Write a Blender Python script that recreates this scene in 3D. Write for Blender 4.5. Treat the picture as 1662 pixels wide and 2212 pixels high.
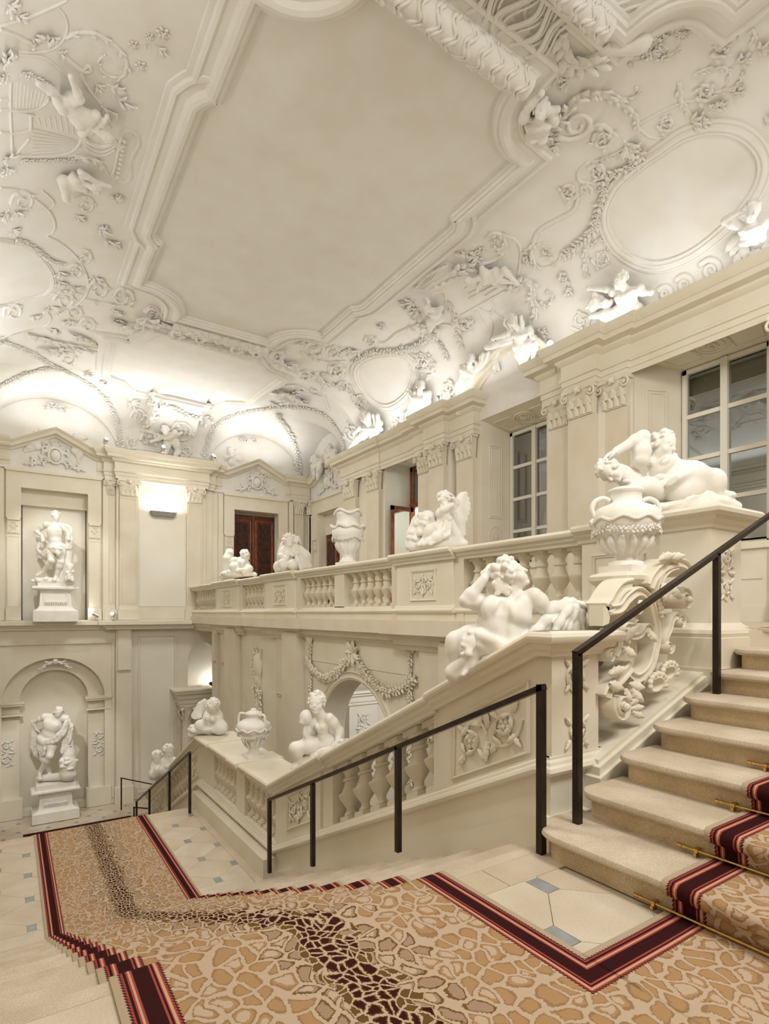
import bpy, bmesh, math, random
import numpy as np
from mathutils import Vector, Matrix
random.seed(7)
for _o in list(bpy.data.objects): bpy.data.objects.remove(_o)
SC = bpy.context.scene
COL = SC.collection
# ---------------------------------------------------------------- camera
FPX, TH, YH, HC, CX = 1230.0, math.radians(33.4), 1325.0, 1.40, 831.0
FW = np.array([math.sin(TH), math.cos(TH), 0.0]); RT = np.array([math.cos(TH), -math.sin(TH), 0.0]); UP = np.array([0, 0, 1.0])
CAMP = np.array([0, 0, HC])
cam_d = bpy.data.cameras.new('camera'); cam = bpy.data.objects.new('camera', cam_d); COL.objects.link(cam)
cam.location = (0, 0, HC); cam.rotation_euler = (math.radians(90), 0, -TH)
cam_d.sensor_fit = 'HORIZONTAL'; cam_d.sensor_width = 36.0; cam_d.lens = FPX / 1662 * 36
cam_d.shift_y = (YH - 1106) / 1662; cam_d.clip_end = 200
SC.camera = cam
# ---------------------------------------------------------------- world, light, exposure
w = bpy.data.worlds.new('world'); SC.world = w; w.use_nodes = True
w.node_tree.nodes['Background'].inputs[0].default_value = (0.75, 0.82, 1.0, 1); w.node_tree.nodes['Background'].inputs[1].default_value = 0.25
SC.view_settings.view_transform = 'Standard'; SC.view_settings.look = 'None'
SC.view_settings.exposure = 0.36; SC.view_settings.gamma = 1.0; SC.view_settings.use_curve_mapping = False
WARM = (1.0, 0.975, 0.935); NEUT = (1.0, 0.995, 0.985)
def area(name, loc, target, size, power, col=WARM, sy=None, spread=None):
    d = bpy.data.lights.new(name, 'AREA'); d.energy = power; d.color = col
    d.shape = 'RECTANGLE' if sy else 'DISK'; d.size = size
    if sy: d.size_y = sy
    if spread: d.spread = math.radians(spread)
    o = bpy.data.objects.new(name, d); COL.objects.link(o); o.location = loc
    o.rotation_euler = (Vector(target) - Vector(loc)).to_track_quat('-Z', 'Y').to_euler()
    return o
def spot(name, loc, target, power, ang=60, blend=.6, rad=.06, col=WARM):
    d = bpy.data.lights.new(name, 'SPOT'); d.energy = power; d.color = col; d.spot_size = math.radians(ang); d.spot_blend = blend; d.shadow_soft_size = rad
    o = bpy.data.objects.new(name, d); COL.objects.link(o); o.location = loc
    o.rotation_euler = (Vector(target) - Vector(loc)).to_track_quat('-Z', 'Y').to_euler()
    return o
# light strips lying on the cornices, washing the vault
def strip_light(name, c, axis, aim, length, power, width=.16, col=NEUT):
    d = bpy.data.lights.new(name, 'AREA'); d.energy = power; d.color = col; d.shape = 'RECTANGLE'; d.size = width; d.size_y = length
    o = bpy.data.objects.new(name, d); COL.objects.link(o)
    z = -Vector(aim).normalized(); y = Vector(axis).normalized(); x = y.cross(z).normalized(); z = x.cross(y)
    o.matrix_world = Matrix(((x.x, y.x, z.x, c[0]), (x.y, y.y, z.y, c[1]), (x.z, y.z, z.z, c[2]), (0, 0, 0, 1)))
    return o
strip_light('cornice_light_right', (8.56, 4.5, 6.40), (0, 1, 0), (-.25, 0, 1), 14, 32)
strip_light('cornice_light_right_far', (8.56, 13.0, 6.40), (0, 1, 0), (-.25, 0, 1), 5, 20)
strip_light('cornice_light_left', (-0.32, 5.0, 6.40), (0, 1, 0), (.22, 0, 1), 15, 42)
strip_light('cornice_light_left_far', (-0.32, 14.2, 6.40), (0, 1, 0), (.22, 0, 1), 4, 18)
strip_light('cornice_light_far', (4.1, 17.9, 6.45), (1, 0, 0), (0, -.8, 1), 4.6, 44)
strip_light('cornice_light_far_right', (7.2, 18.25, 6.75), (1, 0, 0), (0, .15, 1), 2.4, 13)
strip_light('cornice_light_far_left', (1.12, 18.25, 6.75), (1, 0, 0), (0, .15, 1), 2.4, 13)
# area lights added as general fill, no lamps hang there; statue spots follow
area('fill_light_near', (3.0, -1.6, 6.4), (3.4, 3.6, 0.0), 2.2, 228, WARM)
area('fill_light_left', (0.3, 6.5, 6.2), (3.6, 8.2, 0.0), 1.6, 112, WARM)
area('fill_light_gallery', (7.1, 1.6, 5.2), (6.6, 5.6, 2.6), .8, 40, WARM)
area('fill_light_lower', (4.0, 14.4, 6.9), (2.6, 15.6, -3.5), 1.6, 140, WARM)
spot('statue_spot_upper', (-0.2, 15.2, 6.0), (1.1, 18.6, 3.2), 300, 40, .6, .04)
spot('statue_spot_lower', (0.1, 15.0, 1.0), (1.1, 18.5, -2.4), 260, 44, .6, .04)
spot('sculpture_spot_near', (1.0, 0.4, 5.6), (3.9, 2.8, 1.7), 110, 42)
# ---------------------------------------------------------------- pixel helpers (survey of the photograph)
def ray(px, py): return FW + RT * ((px - CX) / FPX) + UP * ((YH - py) / FPX)
def at(px, py, x=None, y=None, z=None, d=None):
    r = ray(px, py)
    if x is not None: t = (x - CAMP[0]) / r[0]
    elif y is not None: t = (y - CAMP[1]) / r[1]
    elif z is not None: t = (z - CAMP[2]) / r[2]
    else: t = d
    return CAMP + r * t
# ---------------------------------------------------------------- materials
MATS = {}
def mat(name, base, rough=.6, spec=.3, metal=0.0, var=0.06, vscale=3.0, bump=0.0, bscale=40.0, spk=0.0, spkscale=180.0, warm=None):
    m = bpy.data.materials.new(name); m.use_nodes = True; nt = m.node_tree; N = nt.nodes; Lk = nt.links
    b = N['Principled BSDF']; b.inputs['Roughness'].default_value = rough; b.inputs['Metallic'].default_value = metal
    b.inputs['Specular IOR Level'].default_value = spec
    geo = N.new('ShaderNodeNewGeometry')
    n1 = N.new('ShaderNodeTexNoise'); n1.inputs['Scale'].default_value = vscale; n1.inputs['Detail'].default_value = 5
    Lk.new(geo.outputs['Position'], n1.inputs['Vector'])
    mx = N.new('ShaderNodeMix'); mx.data_type = 'RGBA'
    c = np.array(base); w2 = np.array(warm) if warm is not None else np.array([1.0, .97, .9])
    mx.inputs['A'].default_value = (*np.clip(c * (1 + var), 0, 1), 1); mx.inputs['B'].default_value = (*np.clip(c * (1 - var) * w2, 0, 1), 1)
    cr = N.new('ShaderNodeMapRange'); cr.inputs['From Min'].default_value = .3; cr.inputs['From Max'].default_value = .7
    Lk.new(n1.outputs['Fac'], cr.inputs['Value']); Lk.new(cr.outputs['Result'], mx.inputs['Factor'])
    out = mx.outputs['Result']
    if spk:
        n2 = N.new('ShaderNodeTexNoise'); n2.inputs['Scale'].default_value = spkscale; n2.inputs['Detail'].default_value = 3
        Lk.new(geo.outputs['Position'], n2.inputs['Vector'])
        r2 = N.new('ShaderNodeMapRange'); r2.inputs['From Min'].default_value = .35; r2.inputs['From Max'].default_value = .65
        r2.inputs['To Min'].default_value = 1 - spk; r2.inputs['To Max'].default_value = 1 + spk
        Lk.new(n2.outputs['Fac'], r2.inputs['Value'])
        vm = N.new('ShaderNodeVectorMath'); vm.operation = 'SCALE'; Lk.new(out, vm.inputs[0]); Lk.new(r2.outputs['Result'], vm.inputs['Scale']); out = vm.outputs['Vector']
    Lk.new(out, b.inputs['Base Color'])
    if bump:
        n3 = N.new('ShaderNodeTexNoise'); n3.inputs['Scale'].default_value = bscale; n3.inputs['Detail'].default_value = 4
        Lk.new(geo.outputs['Position'], n3.inputs['Vector'])
        bp = N.new('ShaderNodeBump'); bp.inputs['Strength'].default_value = bump; bp.inputs['Distance'].default_value = .01
        Lk.new(n3.outputs['Fac'], bp.inputs['Height']); Lk.new(bp.outputs['Normal'], b.inputs['Normal'])
    MATS[name] = m; return m
mat('cream', (.77, .725, .62), .62, .25, var=.035, vscale=1.6, bump=.12, bscale=30)
mat('cream2', (.72, .66, .55), .62, .25, var=.04, vscale=2.0, bump=.12, bscale=30)
mat('panelw', (.82, .79, .72), .65, .2, var=.02, vscale=1.2)
mat('stucco', (.80, .79, .772), .7, .2, var=.025, vscale=2.0, bump=.05, bscale=60)
mat('marble', (.85, .835, .80), .5, .3, var=.03, vscale=6.0, bump=.05, bscale=50)
mat('stonestep', (.60, .515, .405), .75, .2, var=.12, vscale=4.0, bump=.35, bscale=120, spk=.14, spkscale=160)
mat('riser', (.58, .46, .30), .75, .2, var=.15, vscale=5.0, bump=.3, bscale=120, spk=.16, spkscale=140)
mat('paver', (.60, .515, .40), .38, .45, var=.09, vscale=2.5, spk=.05, spkscale=90)
mat('paver2', (.63, .56, .455), .38, .45, var=.08, vscale=3.5, spk=.05, spkscale=90)
mat('greytile', (.30, .32, .32), .35, .5, var=.15, vscale=12, spk=.08)
mat('joint', (.60, .54, .44), .8, .1)
mat('bronze', (.035, .024, .017), .34, .5, metal=.55, var=.3, vscale=9)
mat('brass', (.62, .42, .16), .25, .5, metal=1.0, var=.1, vscale=20)
mat('wood', (.10, .022, .008), .28, .5, var=.35, vscale=7, warm=(.55, .5, .5))
mat('woodlight', (.24, .065, .022), .3, .5, var=.3, vscale=6, warm=(.6, .55, .5))
mat('wooddark', (.045, .012, .006), .22, .5, var=.4, vscale=9, warm=(.5, .5, .5))
mat('whitepaint', (.82, .79, .73), .4, .4, var=.01)
mat('lampgrey', (.33, .32, .31), .45, .4, var=.05)
mat('steel', (.75, .73, .70), .22, .5, metal=.9, var=.05)
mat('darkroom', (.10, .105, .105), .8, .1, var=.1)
mat('niche_inner', (.80, .79, .76), .7, .2, var=.01)
def glass(name, tint, rough=0.0, mixf=.5):
    m = bpy.data.materials.new(name); m.use_nodes = True; nt = m.node_tree; N = nt.nodes; Lk = nt.links
    N.remove(N['Principled BSDF']); g = N.new('ShaderNodeBsdfGlossy'); g.inputs['Roughness'].default_value = rough; g.inputs['Color'].default_value = (.92, .95, .95, 1)
    t = N.new('ShaderNodeBsdfTransparent'); t.inputs['Color'].default_value = (*tint, 1)
    mx = N.new('ShaderNodeMixShader'); fr = N.new('ShaderNodeFresnel'); fr.inputs['IOR'].default_value = 1.5
    mr = N.new('ShaderNodeMapRange'); mr.inputs['To Min'].default_value = mixf; mr.inputs['To Max'].default_value = 1.0
    Lk.new(fr.outputs[0], mr.inputs['Value'])
    Lk.new(mr.outputs['Result'], mx.inputs['Fac']); Lk.new(t.outputs[0], mx.inputs[1]); Lk.new(g.outputs[0], mx.inputs[2])
    Lk.new(mx.outputs[0], N['Material Output'].inputs['Surface']); MATS[name] = m
glass('pane_glass', (.62, .70, .70), 0.0, .28)
def emit(name, col, s):
    m = bpy.data.materials.new(name); m.use_nodes = True; b = m.node_tree.nodes['Principled BSDF']
    b.inputs['Base Color'].default_value = (*col, 1); b.inputs['Emission Color'].default_value = (*col, 1); b.inputs['Emission Strength'].default_value = s; MATS[name] = m
emit('bulb', (1, .95, .85), 45.0)
# ---------------------------------------------------------------- object helpers
def tag(o, label=None, cat=None, group=None, kind=None):
    if label: o['label'] = label
    if cat: o['category'] = cat
    if group: o['group'] = group
    if kind: o['kind'] = kind
    return o
def empty(name, loc, label=None, cat=None, group=None, kind=None, parent=None):
    o = bpy.data.objects.new(name, None); COL.objects.link(o); o.location = loc; o.empty_display_size = .1
    if parent:
        o.parent = parent; o.location = Vector(loc) - wloc(parent)
    return tag(o, label, cat, group, kind)
def wloc(o):
    v = Vector(o.location)
    while o.parent: o = o.parent; v += Vector(o.location)
    return v
def mkobj(name, V, Fc, m, parent=None, loc=None, smooth=35, keepmesh=None):
    V = np.asarray(V, float)
    base = np.array(wloc(parent)) if parent else np.zeros(3)
    if loc is None:
        if parent: loc = base
        else: loc = np.array([(V[:, 0].min() + V[:, 0].max()) / 2, (V[:, 1].min() + V[:, 1].max()) / 2, V[:, 2].min()])
    loc = np.asarray(loc, float)
    me = bpy.data.meshes.new(name)
    me.from_pydata((V - loc).tolist(), [], Fc)
    me.materials.append(MATS[m] if isinstance(m, str) else m)
    if smooth:
        me.polygons.foreach_set('use_smooth', [True] * len(me.polygons))
        me.set_sharp_from_angle(angle=math.radians(smooth))
    o = bpy.data.objects.new(name, me); COL.objects.link(o)
    if parent: o.parent = parent
    o.location = Vector(loc - base)
    return o
def clone(o, name, off, parent):
    c = o.copy(); COL.objects.link(c); c.parent = parent; c.name = name
    return c
class MB:
    def __init__(s): s.V = []; s.F = []
    def add(s, V, F):
        n = len(s.V); s.V += [tuple(float(a) for a in v) for v in V]; s.F += [[i + n for i in f] for f in F]; return s
    def box(s, x0, x1, y0, y1, z0, z1):
        return s.add([(x0, y0, z0), (x1, y0, z0), (x1, y1, z0), (x0, y1, z0), (x0, y0, z1), (x1, y0, z1), (x1, y1, z1), (x0, y1, z1)],
                     [(0, 3, 2, 1), (4, 5, 6, 7), (0, 1, 5, 4), (1, 2, 6, 5), (2, 3, 7, 6), (3, 0, 4, 7)])
    def hexa(s, bot, top):
        return s.add(list(bot) + list(top), [(3, 2, 1, 0), (4, 5, 6, 7), (0, 1, 5, 4), (1, 2, 6, 5), (2, 3, 7, 6), (3, 0, 4, 7)])
    def loft(s, rings, closed=True, caps=True, loop=False):
        n = len(rings[0]); V = [p for r in rings for p in r]; F = []
        R = len(rings)
        for i in range(R if loop else R - 1):
            a = i * n; b = ((i + 1) % R) * n
            for j in range(n if closed else n - 1):
                k = (j + 1) % n; F.append((a + j, a + k, b + k, b + j))
        if caps and closed and not loop: F.append(tuple(range(n - 1, -1, -1))); F.append(tuple(range((R - 1) * n, R * n)))
        return s.add(V, F)
    def prism(s, poly, f0, f1):   # poly of 2d points; f0,f1 map 2d->3d
        return s.loft([[f0(p) for p in poly], [f1(p) for p in poly]])
    def lathe(s, prof, c, n=20, sx=1, sy=1, shear=0.0, square=0):
        rings = []
        for r, z in prof:
            ring = []
            for k in range(n):
                a = 2 * math.pi * k / n; x, y = r * math.cos(a) * sx, r * math.sin(a) * sy
                ring.append((c[0] + x, c[1] + y, c[2] + z + shear * y))
            rings.append(ring)
        return s.loft(rings)
    def sweep(s, path, prof, closed=False, flip=1, caps=True):
        P = [np.array(p, float) for p in path]; n = len(P); rings = []
        for i in range(n):
            a = P[(i - 1) % n] if (closed or i > 0) else None; b = P[(i + 1) % n] if (closed or i < n - 1) else None
            def nrm(u, v):
                d = (v - u)[:2]; l = np.hypot(*d) + 1e-9; return np.array([d[1], -d[0]]) / l
            ns = [nrm(a, P[i])] if a is not None else []
            if b is not None: ns.append(nrm(P[i], b))
            m = sum(ns) / len(ns); l2 = m @ m; m = m / max(l2, .25)
            rings.append([(P[i][0] + m[0] * o * flip, P[i][1] + m[1] * o * flip, P[i][2] + h) for o, h in prof])
        return s.loft(rings, True, caps, closed)
    def tube(s, pts, rad, n=8, nrm=None, flat=1.0, caps=True):
        P = np.array(pts, float); m = len(P)
        R = rad if hasattr(rad, '__len__') else [rad] * m
        T = np.gradient(P, axis=0); T /= np.linalg.norm(T, axis=1)[:, None] + 1e-9
        rings = []; up = np.array([0, 0, 1.0]) if nrm is None else None
        prev = None
        for i in range(m):
            if nrm is not None: u = np.array(nrm[i] if len(np.shape(nrm)) > 1 else nrm, float)
            else: u = prev if prev is not None else (up if abs(T[i][2]) < .9 else np.array([1.0, 0, 0]))
            u = u - T[i] * (u @ T[i]); u /= np.linalg.norm(u) + 1e-9; prev = u; v = np.cross(T[i], u)
            rings.append([P[i] + (u * math.cos(2 * math.pi * k / n) * flat + v * math.sin(2 * math.pi * k / n)) * R[i] for k in range(n)])
        return s.loft(rings, True, caps)
    def ball(s, c, r, n=8, m=6):
        r = np.array([r, r, r]) if np.isscalar(r) else np.array(r)
        rings = [[np.array(c) + r * np.array([math.sin(t) * math.cos(p), math.sin(t) * math.sin(p), math.cos(t)]) for p in [2 * math.pi * k / n for k in range(n)]] for t in [math.pi * (j + .15) / (m + .3 - 1 + 0) if False else math.pi * min(max(j / (m - 1), .03), .97) for j in range(m)]]
        return s.loft(rings[::-1])
    def build(s, name, m, parent=None, loc=None, smooth=35):
        return mkobj(name, s.V, s.F, m, parent, loc, smooth)
def arc(cx, cy, r, a0, a1, n, ry=None):
    ry = r if ry is None else ry
    return [(cx + r * math.cos(math.radians(a0 + (a1 - a0) * i / n)), cy + ry * math.sin(math.radians(a0 + (a1 - a0) * i / n))) for i in range(n + 1)]
# ---------------------------------------------------------------- ornament helpers
HI = [False]
def leafq(m, p, d, n, L, w, curl=.25):
    """acanthus-like lobed leaf lying on a surface: p base, d direction, n normal"""
    p, d, n = np.array(p, float), np.array(d, float), np.array(n, float)
    n = n / (np.linalg.norm(n) + 1e-9); d = d - n * (d @ n); d /= np.linalg.norm(d) + 1e-9; s = np.cross(n, d)
    if HI[0]: prof = ((0, .16), (.08, .42), (.16, .56), (.22, .44), (.30, .70), (.38, .86), (.45, .62), (.53, .70), (.62, .74), (.69, .46), (.77, .46), (.86, .42), (.93, .24), (1, .04)); cols = (-1, -.55, 0, .55, 1)
    else: prof = ((0, .16), (.14, .52), (.26, .46), (.4, .82), (.54, .62), (.68, .68), (.8, .42), (.91, .3), (1, 0.05)); cols = (-1, 0, 1)
    V = []
    for j, (t, wd) in enumerate(prof):
        h = L * (curl * math.sin(t * 2.4) * t * .9 + .06 * math.sin(t * 3.1)) + w * .12; b = .04 * L if (j // (2 if HI[0] else 1)) % 2 else -.02 * L
        for c in cols: V.append(p + d * (L * t - b * abs(c)) + s * w * wd * c + n * (h + w * (.22 - .5 * c * c)))
    k = len(cols); m.add(V, [(i * k + j, i * k + k + j, i * k + k + j + 1, i * k + j + 1) for i in range(len(prof) - 1) for j in range(k - 1)])
def rosette(m, p, n, r, k=6):
    p, n = np.array(p, float), np.array(n, float); n /= np.linalg.norm(n)
    u = np.cross(n, [0.3, .2, 1.0]); u /= np.linalg.norm(u); v = np.cross(n, u)
    for i in range(k):
        a = 2 * math.pi * i / k; d = u * math.cos(a) + v * math.sin(a)
        leafq(m, p + d * r * .15, d, n, r * .85, r * .42, .05)
    m.ball(p + n * r * .18, r * .26, 6, 5)
def spiral2(cx, cy, r0, r1, a0, turns, n=26):
    return [(cx + (r0 + (r1 - r0) * (i / n) ** .8) * math.cos(a0 + turns * 2 * math.pi * i / n), cy + (r0 + (r1 - r0) * (i / n) ** .8) * math.sin(a0 + turns * 2 * math.pi * i / n)) for i in range(n + 1)]
def rinceau(m, f, nrm, hw, hh, seed=0, scale=1.0, rad=.018):
    """foliate scroll panel filling a half-width/half-height field; f maps local xy to world"""
    rng = random.Random(seed); n = np.array(nrm, float); horiz = hw >= hh
    a, b = (hw, hh) if horiz else (hh, hw)          # a = long half axis
    R = b * .88; rows = max(1, int(round(a / R))); R = min(R, a / rows * 1.06)
    G = (lambda t, w: f(t, w)) if horiz else (lambda t, w: f(w, t))
    F_ = lambda t, w: np.array(G(t, w), float)
    rd0 = R * .062; HI[0] = True
    for i in range(rows):
        t = (i + .5) / rows * 2 * a - a; sg = 1 if (i + seed) % 2 else -1
        sp = spiral2(t, 0, R * .92, R * .16, math.pi * (1 if i % 2 == 0 else 1), sg * 1.6, 34)
        pts = [F_(*q) + n * rd0 * .5 for q in sp]
        m.tube(pts, [rd0 * (1.25 - .65 * k / 34) for k in range(35)], 5, nrm=n)
        rosette(m, F_(t, 0) + n * rd0 * .3, n, R * .40, 6)
        for k in (2, 6, 10, 14, 18, 22, 26):
            p0 = F_(*sp[k]); dq = F_(*sp[k + 1]) - p0; inw = F_(t, 0) - p0
            leafq(m, p0 + n * rd0 * .3, dq * 3 + inw * (.5 if k % 4 == 2 else -.5) * rng.uniform(.6, 1.1), n, R * rng.uniform(.46, .66), R * .17, .25)
        for q in (-1, 1):
            for e in (-1, 1):
                c0 = F_(t + e * R * .72, q * b * .72); leafq(m, c0 + n * .002 - (F_(t + e * R, q * b) - c0) * 1.2, F_(t + e * R, q * b) - c0, n, R * .62, R * .2, .15)
    for i in range(rows - 1):
        t = (i + 1) / rows * 2 * a - a
        for q in (-1, 1): leafq(m, F_(t, q * b * .2) + n * .002, F_(t, q * b) - F_(t, 0), n, b * .75, b * .22, .2)
    HI[0] = False
def garland(m, pts, nrm, r, seed=0, dens=1.0, flowers=True):
    """rope of leaves and blossoms along 3d points; nrm normal per point"""
    rng = random.Random(seed); P = np.array(pts, float); Nn = np.array(nrm, float)
    if Nn.ndim == 1: Nn = np.tile(Nn, (len(P), 1))
    seg = np.linalg.norm(np.diff(P, axis=0), axis=1); S = np.concatenate([[0], np.cumsum(seg)]); tot = S[-1]
    k = max(3, int(tot / (r * .95) * dens))
    for i in range(k):
        s = tot * (i + .5) / k
        p = np.array([np.interp(s, S, P[:, a]) for a in range(3)]); n = np.array([np.interp(s, S, Nn[:, a]) for a in range(3)]); n /= np.linalg.norm(n) + 1e-9
        q = np.array([np.interp(min(s + r * .5, tot), S, P[:, a]) for a in range(3)]) - np.array([np.interp(max(s - r * .5, 0), S, P[:, a]) for a in range(3)])
        q /= np.linalg.norm(q) + 1e-9; sd = np.cross(n, q)
        for sg in (-1, 1):
            leafq(m, p + n * r * .15, q * rng.uniform(.4, 1) + sd * sg * rng.uniform(.6, 1), n, r * rng.uniform(.9, 1.4), r * .42, rng.uniform(.1, .4))
        if flowers and rng.random() < .55: rosette(m, p + n * r * .45, n + sd * rng.uniform(-.3, .3), r * rng.uniform(.45, .7), 5)
        else: m.ball(p + n * r * .4, r * rng.uniform(.3, .42), 6, 4)
# ================================================================ SCULPTURE KIT: smooth-blended solids meshed with surface nets
def nrmz(v): v = np.asarray(v, float); return v / (np.linalg.norm(v) + 1e-12)
class Sculpt:
    def __init__(s, k=.02): s.P = []; s.k = k
    def cap(s, a, b, ra, rb=None, k=None, op=1): s.P.append(('c', np.array(a, float), np.array(b, float), ra, ra if rb is None else rb, s.k if k is None else k, op)); return s
    def ell(s, c, r, ax=None, k=None, op=1):
        r = np.array([r] * 3 if np.isscalar(r) else r, float); A = np.eye(3) if ax is None else np.array([nrmz(v) for v in ax])
        s.P.append(('e', np.array(c, float), r, A, None, s.k if k is None else k, op)); return s
    def chain(s, pts, rs, k=None, op=1):
        rs = [rs] * len(pts) if np.isscalar(rs) else rs
        for i in range(len(pts) - 1): s.cap(pts[i], pts[i + 1], rs[i], rs[i + 1], k, op)
        return s
    def bounds(s):
        lo, hi = [], []
        for p in s.P:
            if p[6] < 0: continue
            if p[0] == 'c': m = max(p[3], p[4]); lo.append(np.minimum(p[1], p[2]) - m); hi.append(np.maximum(p[1], p[2]) + m)
            else: m = np.max(p[2]); lo.append(p[1] - m); hi.append(p[1] + m)
        return np.min(lo, 0), np.max(hi, 0)
    def mesh(s, h):
        lo, hi = s.bounds(); lo = lo - 2.5 * h; hi = hi + 2.5 * h; n = np.ceil((hi - lo) / h).astype(int) + 1
        D = np.full(n, 1e3, np.float32)
        axs = [lo[i] + h * np.arange(n[i]) for i in range(3)]
        for p in s.P:
            k = max(p[5], 1e-4)
            if p[0] == 'c': m = max(p[3], p[4]); a, b = np.minimum(p[1], p[2]) - m, np.maximum(p[1], p[2]) + m
            else: m = np.max(p[2]); a, b = p[1] - m, p[1] + m
            mg = 1.5 * k + 3 * h
            i0 = np.clip(((a - mg - lo) / h).astype(int), 0, n - 1); i1 = np.clip(((b + mg - lo) / h).astype(int) + 2, 1, n)
            if np.any(i1 <= i0): continue
            X, Y, Z = np.meshgrid(axs[0][i0[0]:i1[0]], axs[1][i0[1]:i1[1]], axs[2][i0[2]:i1[2]], indexing='ij', sparse=True)
            if p[0] == 'c':
                A, B = p[1], p[2]; ba = B - A; L2 = max(ba @ ba, 1e-9)
                px, py, pz = X - A[0], Y - A[1], Z - A[2]
                t = np.clip((px * ba[0] + py * ba[1] + pz * ba[2]) / L2, 0, 1)
                d = np.sqrt((px - ba[0] * t) ** 2 + (py - ba[1] * t) ** 2 + (pz - ba[2] * t) ** 2) - (p[3] + (p[4] - p[3]) * t)
            else:
                c, r, A = p[1], p[2], p[3]; px, py, pz = X - c[0], Y - c[1], Z - c[2]
                q = [(A[i][0] * px + A[i][1] * py + A[i][2] * pz) / r[i] for i in range(3)]
                k0 = np.sqrt(q[0] ** 2 + q[1] ** 2 + q[2] ** 2) + 1e-6; k1 = np.sqrt((q[0] / r[0]) ** 2 + (q[1] / r[1]) ** 2 + (q[2] / r[2]) ** 2) + 1e-6
                d = k0 * (k0 - 1) / k1
            sl = tuple(slice(i0[i], i1[i]) for i in range(3)); E = D[sl]
            if p[6] > 0:
                hh = np.clip(.5 + .5 * (E - d) / k, 0, 1); D[sl] = (E * (1 - hh) + d * hh - k * hh * (1 - hh))
            else:
                d = -d; hh = np.clip(.5 - .5 * (E - d) / k, 0, 1); D[sl] = (E * (1 - hh) + d * hh + k * hh * (1 - hh))
        return surface_nets(D, lo, h)
def surface_nets(D, lo, h):
    S = D < 0; nx, ny, nz = D.shape
    cs = [S[i:nx - 1 + i, j:ny - 1 + j, k:nz - 1 + k] for i in (0, 1) for j in (0, 1) for k in (0, 1)]
    al = np.logical_and.reduce(cs); an = np.logical_or.reduce(cs); mk = an & ~al
    I = np.argwhere(mk); idx = np.full(mk.shape, -1, np.int64); idx[tuple(I.T)] = np.arange(len(I))
    acc = np.zeros((len(I), 3)); cnt = np.zeros(len(I))
    C = [(a, b, c) for a in (0, 1) for b in (0, 1) for c in (0, 1)]
    val = {c: D[I[:, 0] + c[0], I[:, 1] + c[1], I[:, 2] + c[2]] for c in C}
    for c in C:
        for ax in range(3):
            if c[ax]: continue
            e = list(c); e[ax] = 1; e = tuple(e); v0, v1 = val[c], val[e]; cr = (v0 < 0) != (v1 < 0)
            t = np.where(cr, v0 / np.where(cr, v0 - v1, 1), 0); p = np.tile(np.array(c, float), (len(I), 1)); p[:, ax] += t
            acc += p * cr[:, None]; cnt += cr
    V = lo + h * (I + acc / np.maximum(cnt, 1)[:, None]); Q = []
    for ax in range(3):
        a = [slice(None)] * 3; b = [slice(None)] * 3; a[ax] = slice(0, -1); b[ax] = slice(1, None)
        df = S[tuple(a)] != S[tuple(b)]; E = np.argwhere(df); o1, o2 = [i for i in range(3) if i != ax]
        ok = (E[:, o1] > 0) & (E[:, o2] > 0) & (E[:, o1] < D.shape[o1] - 1) & (E[:, o2] < D.shape[o2] - 1); E = E[ok]
        q = []
        for d1, d2 in ((-1, -1), (0, -1), (0, 0), (-1, 0)):
            e = E.copy(); e[:, o1] += d1; e[:, o2] += d2; q.append(idx[tuple(e.T)])
        q = np.stack(q, 1); fl = S[tuple(E.T)]
        if ax == 1: fl = ~fl
        q[~fl] = q[~fl][:, ::-1]; Q.append(q)
    return V, np.concatenate(Q)
def sculpt_obj(name, S, h, m, parent):
    V, Q = S.mesh(h); me = bpy.data.meshes.new(name); b = np.array(wloc(parent)); V = V - b
    me.vertices.add(len(V)); me.vertices.foreach_set('co', V.ravel().astype(np.float32)); me.loops.add(Q.size); me.polygons.add(len(Q))
    me.loops.foreach_set('vertex_index', Q.ravel().astype(np.int32)); me.polygons.foreach_set('loop_start', np.arange(0, Q.size, 4, dtype=np.int32)); me.polygons.foreach_set('loop_total', np.full(len(Q), 4, np.int32))
    me.polygons.foreach_set('use_smooth', np.ones(len(Q), bool)); me.update(calc_edges=True); me.validate()
    me.materials.append(MATS[m]); o = bpy.data.objects.new(name, me); COL.objects.link(o); o.parent = parent; return o
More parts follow.
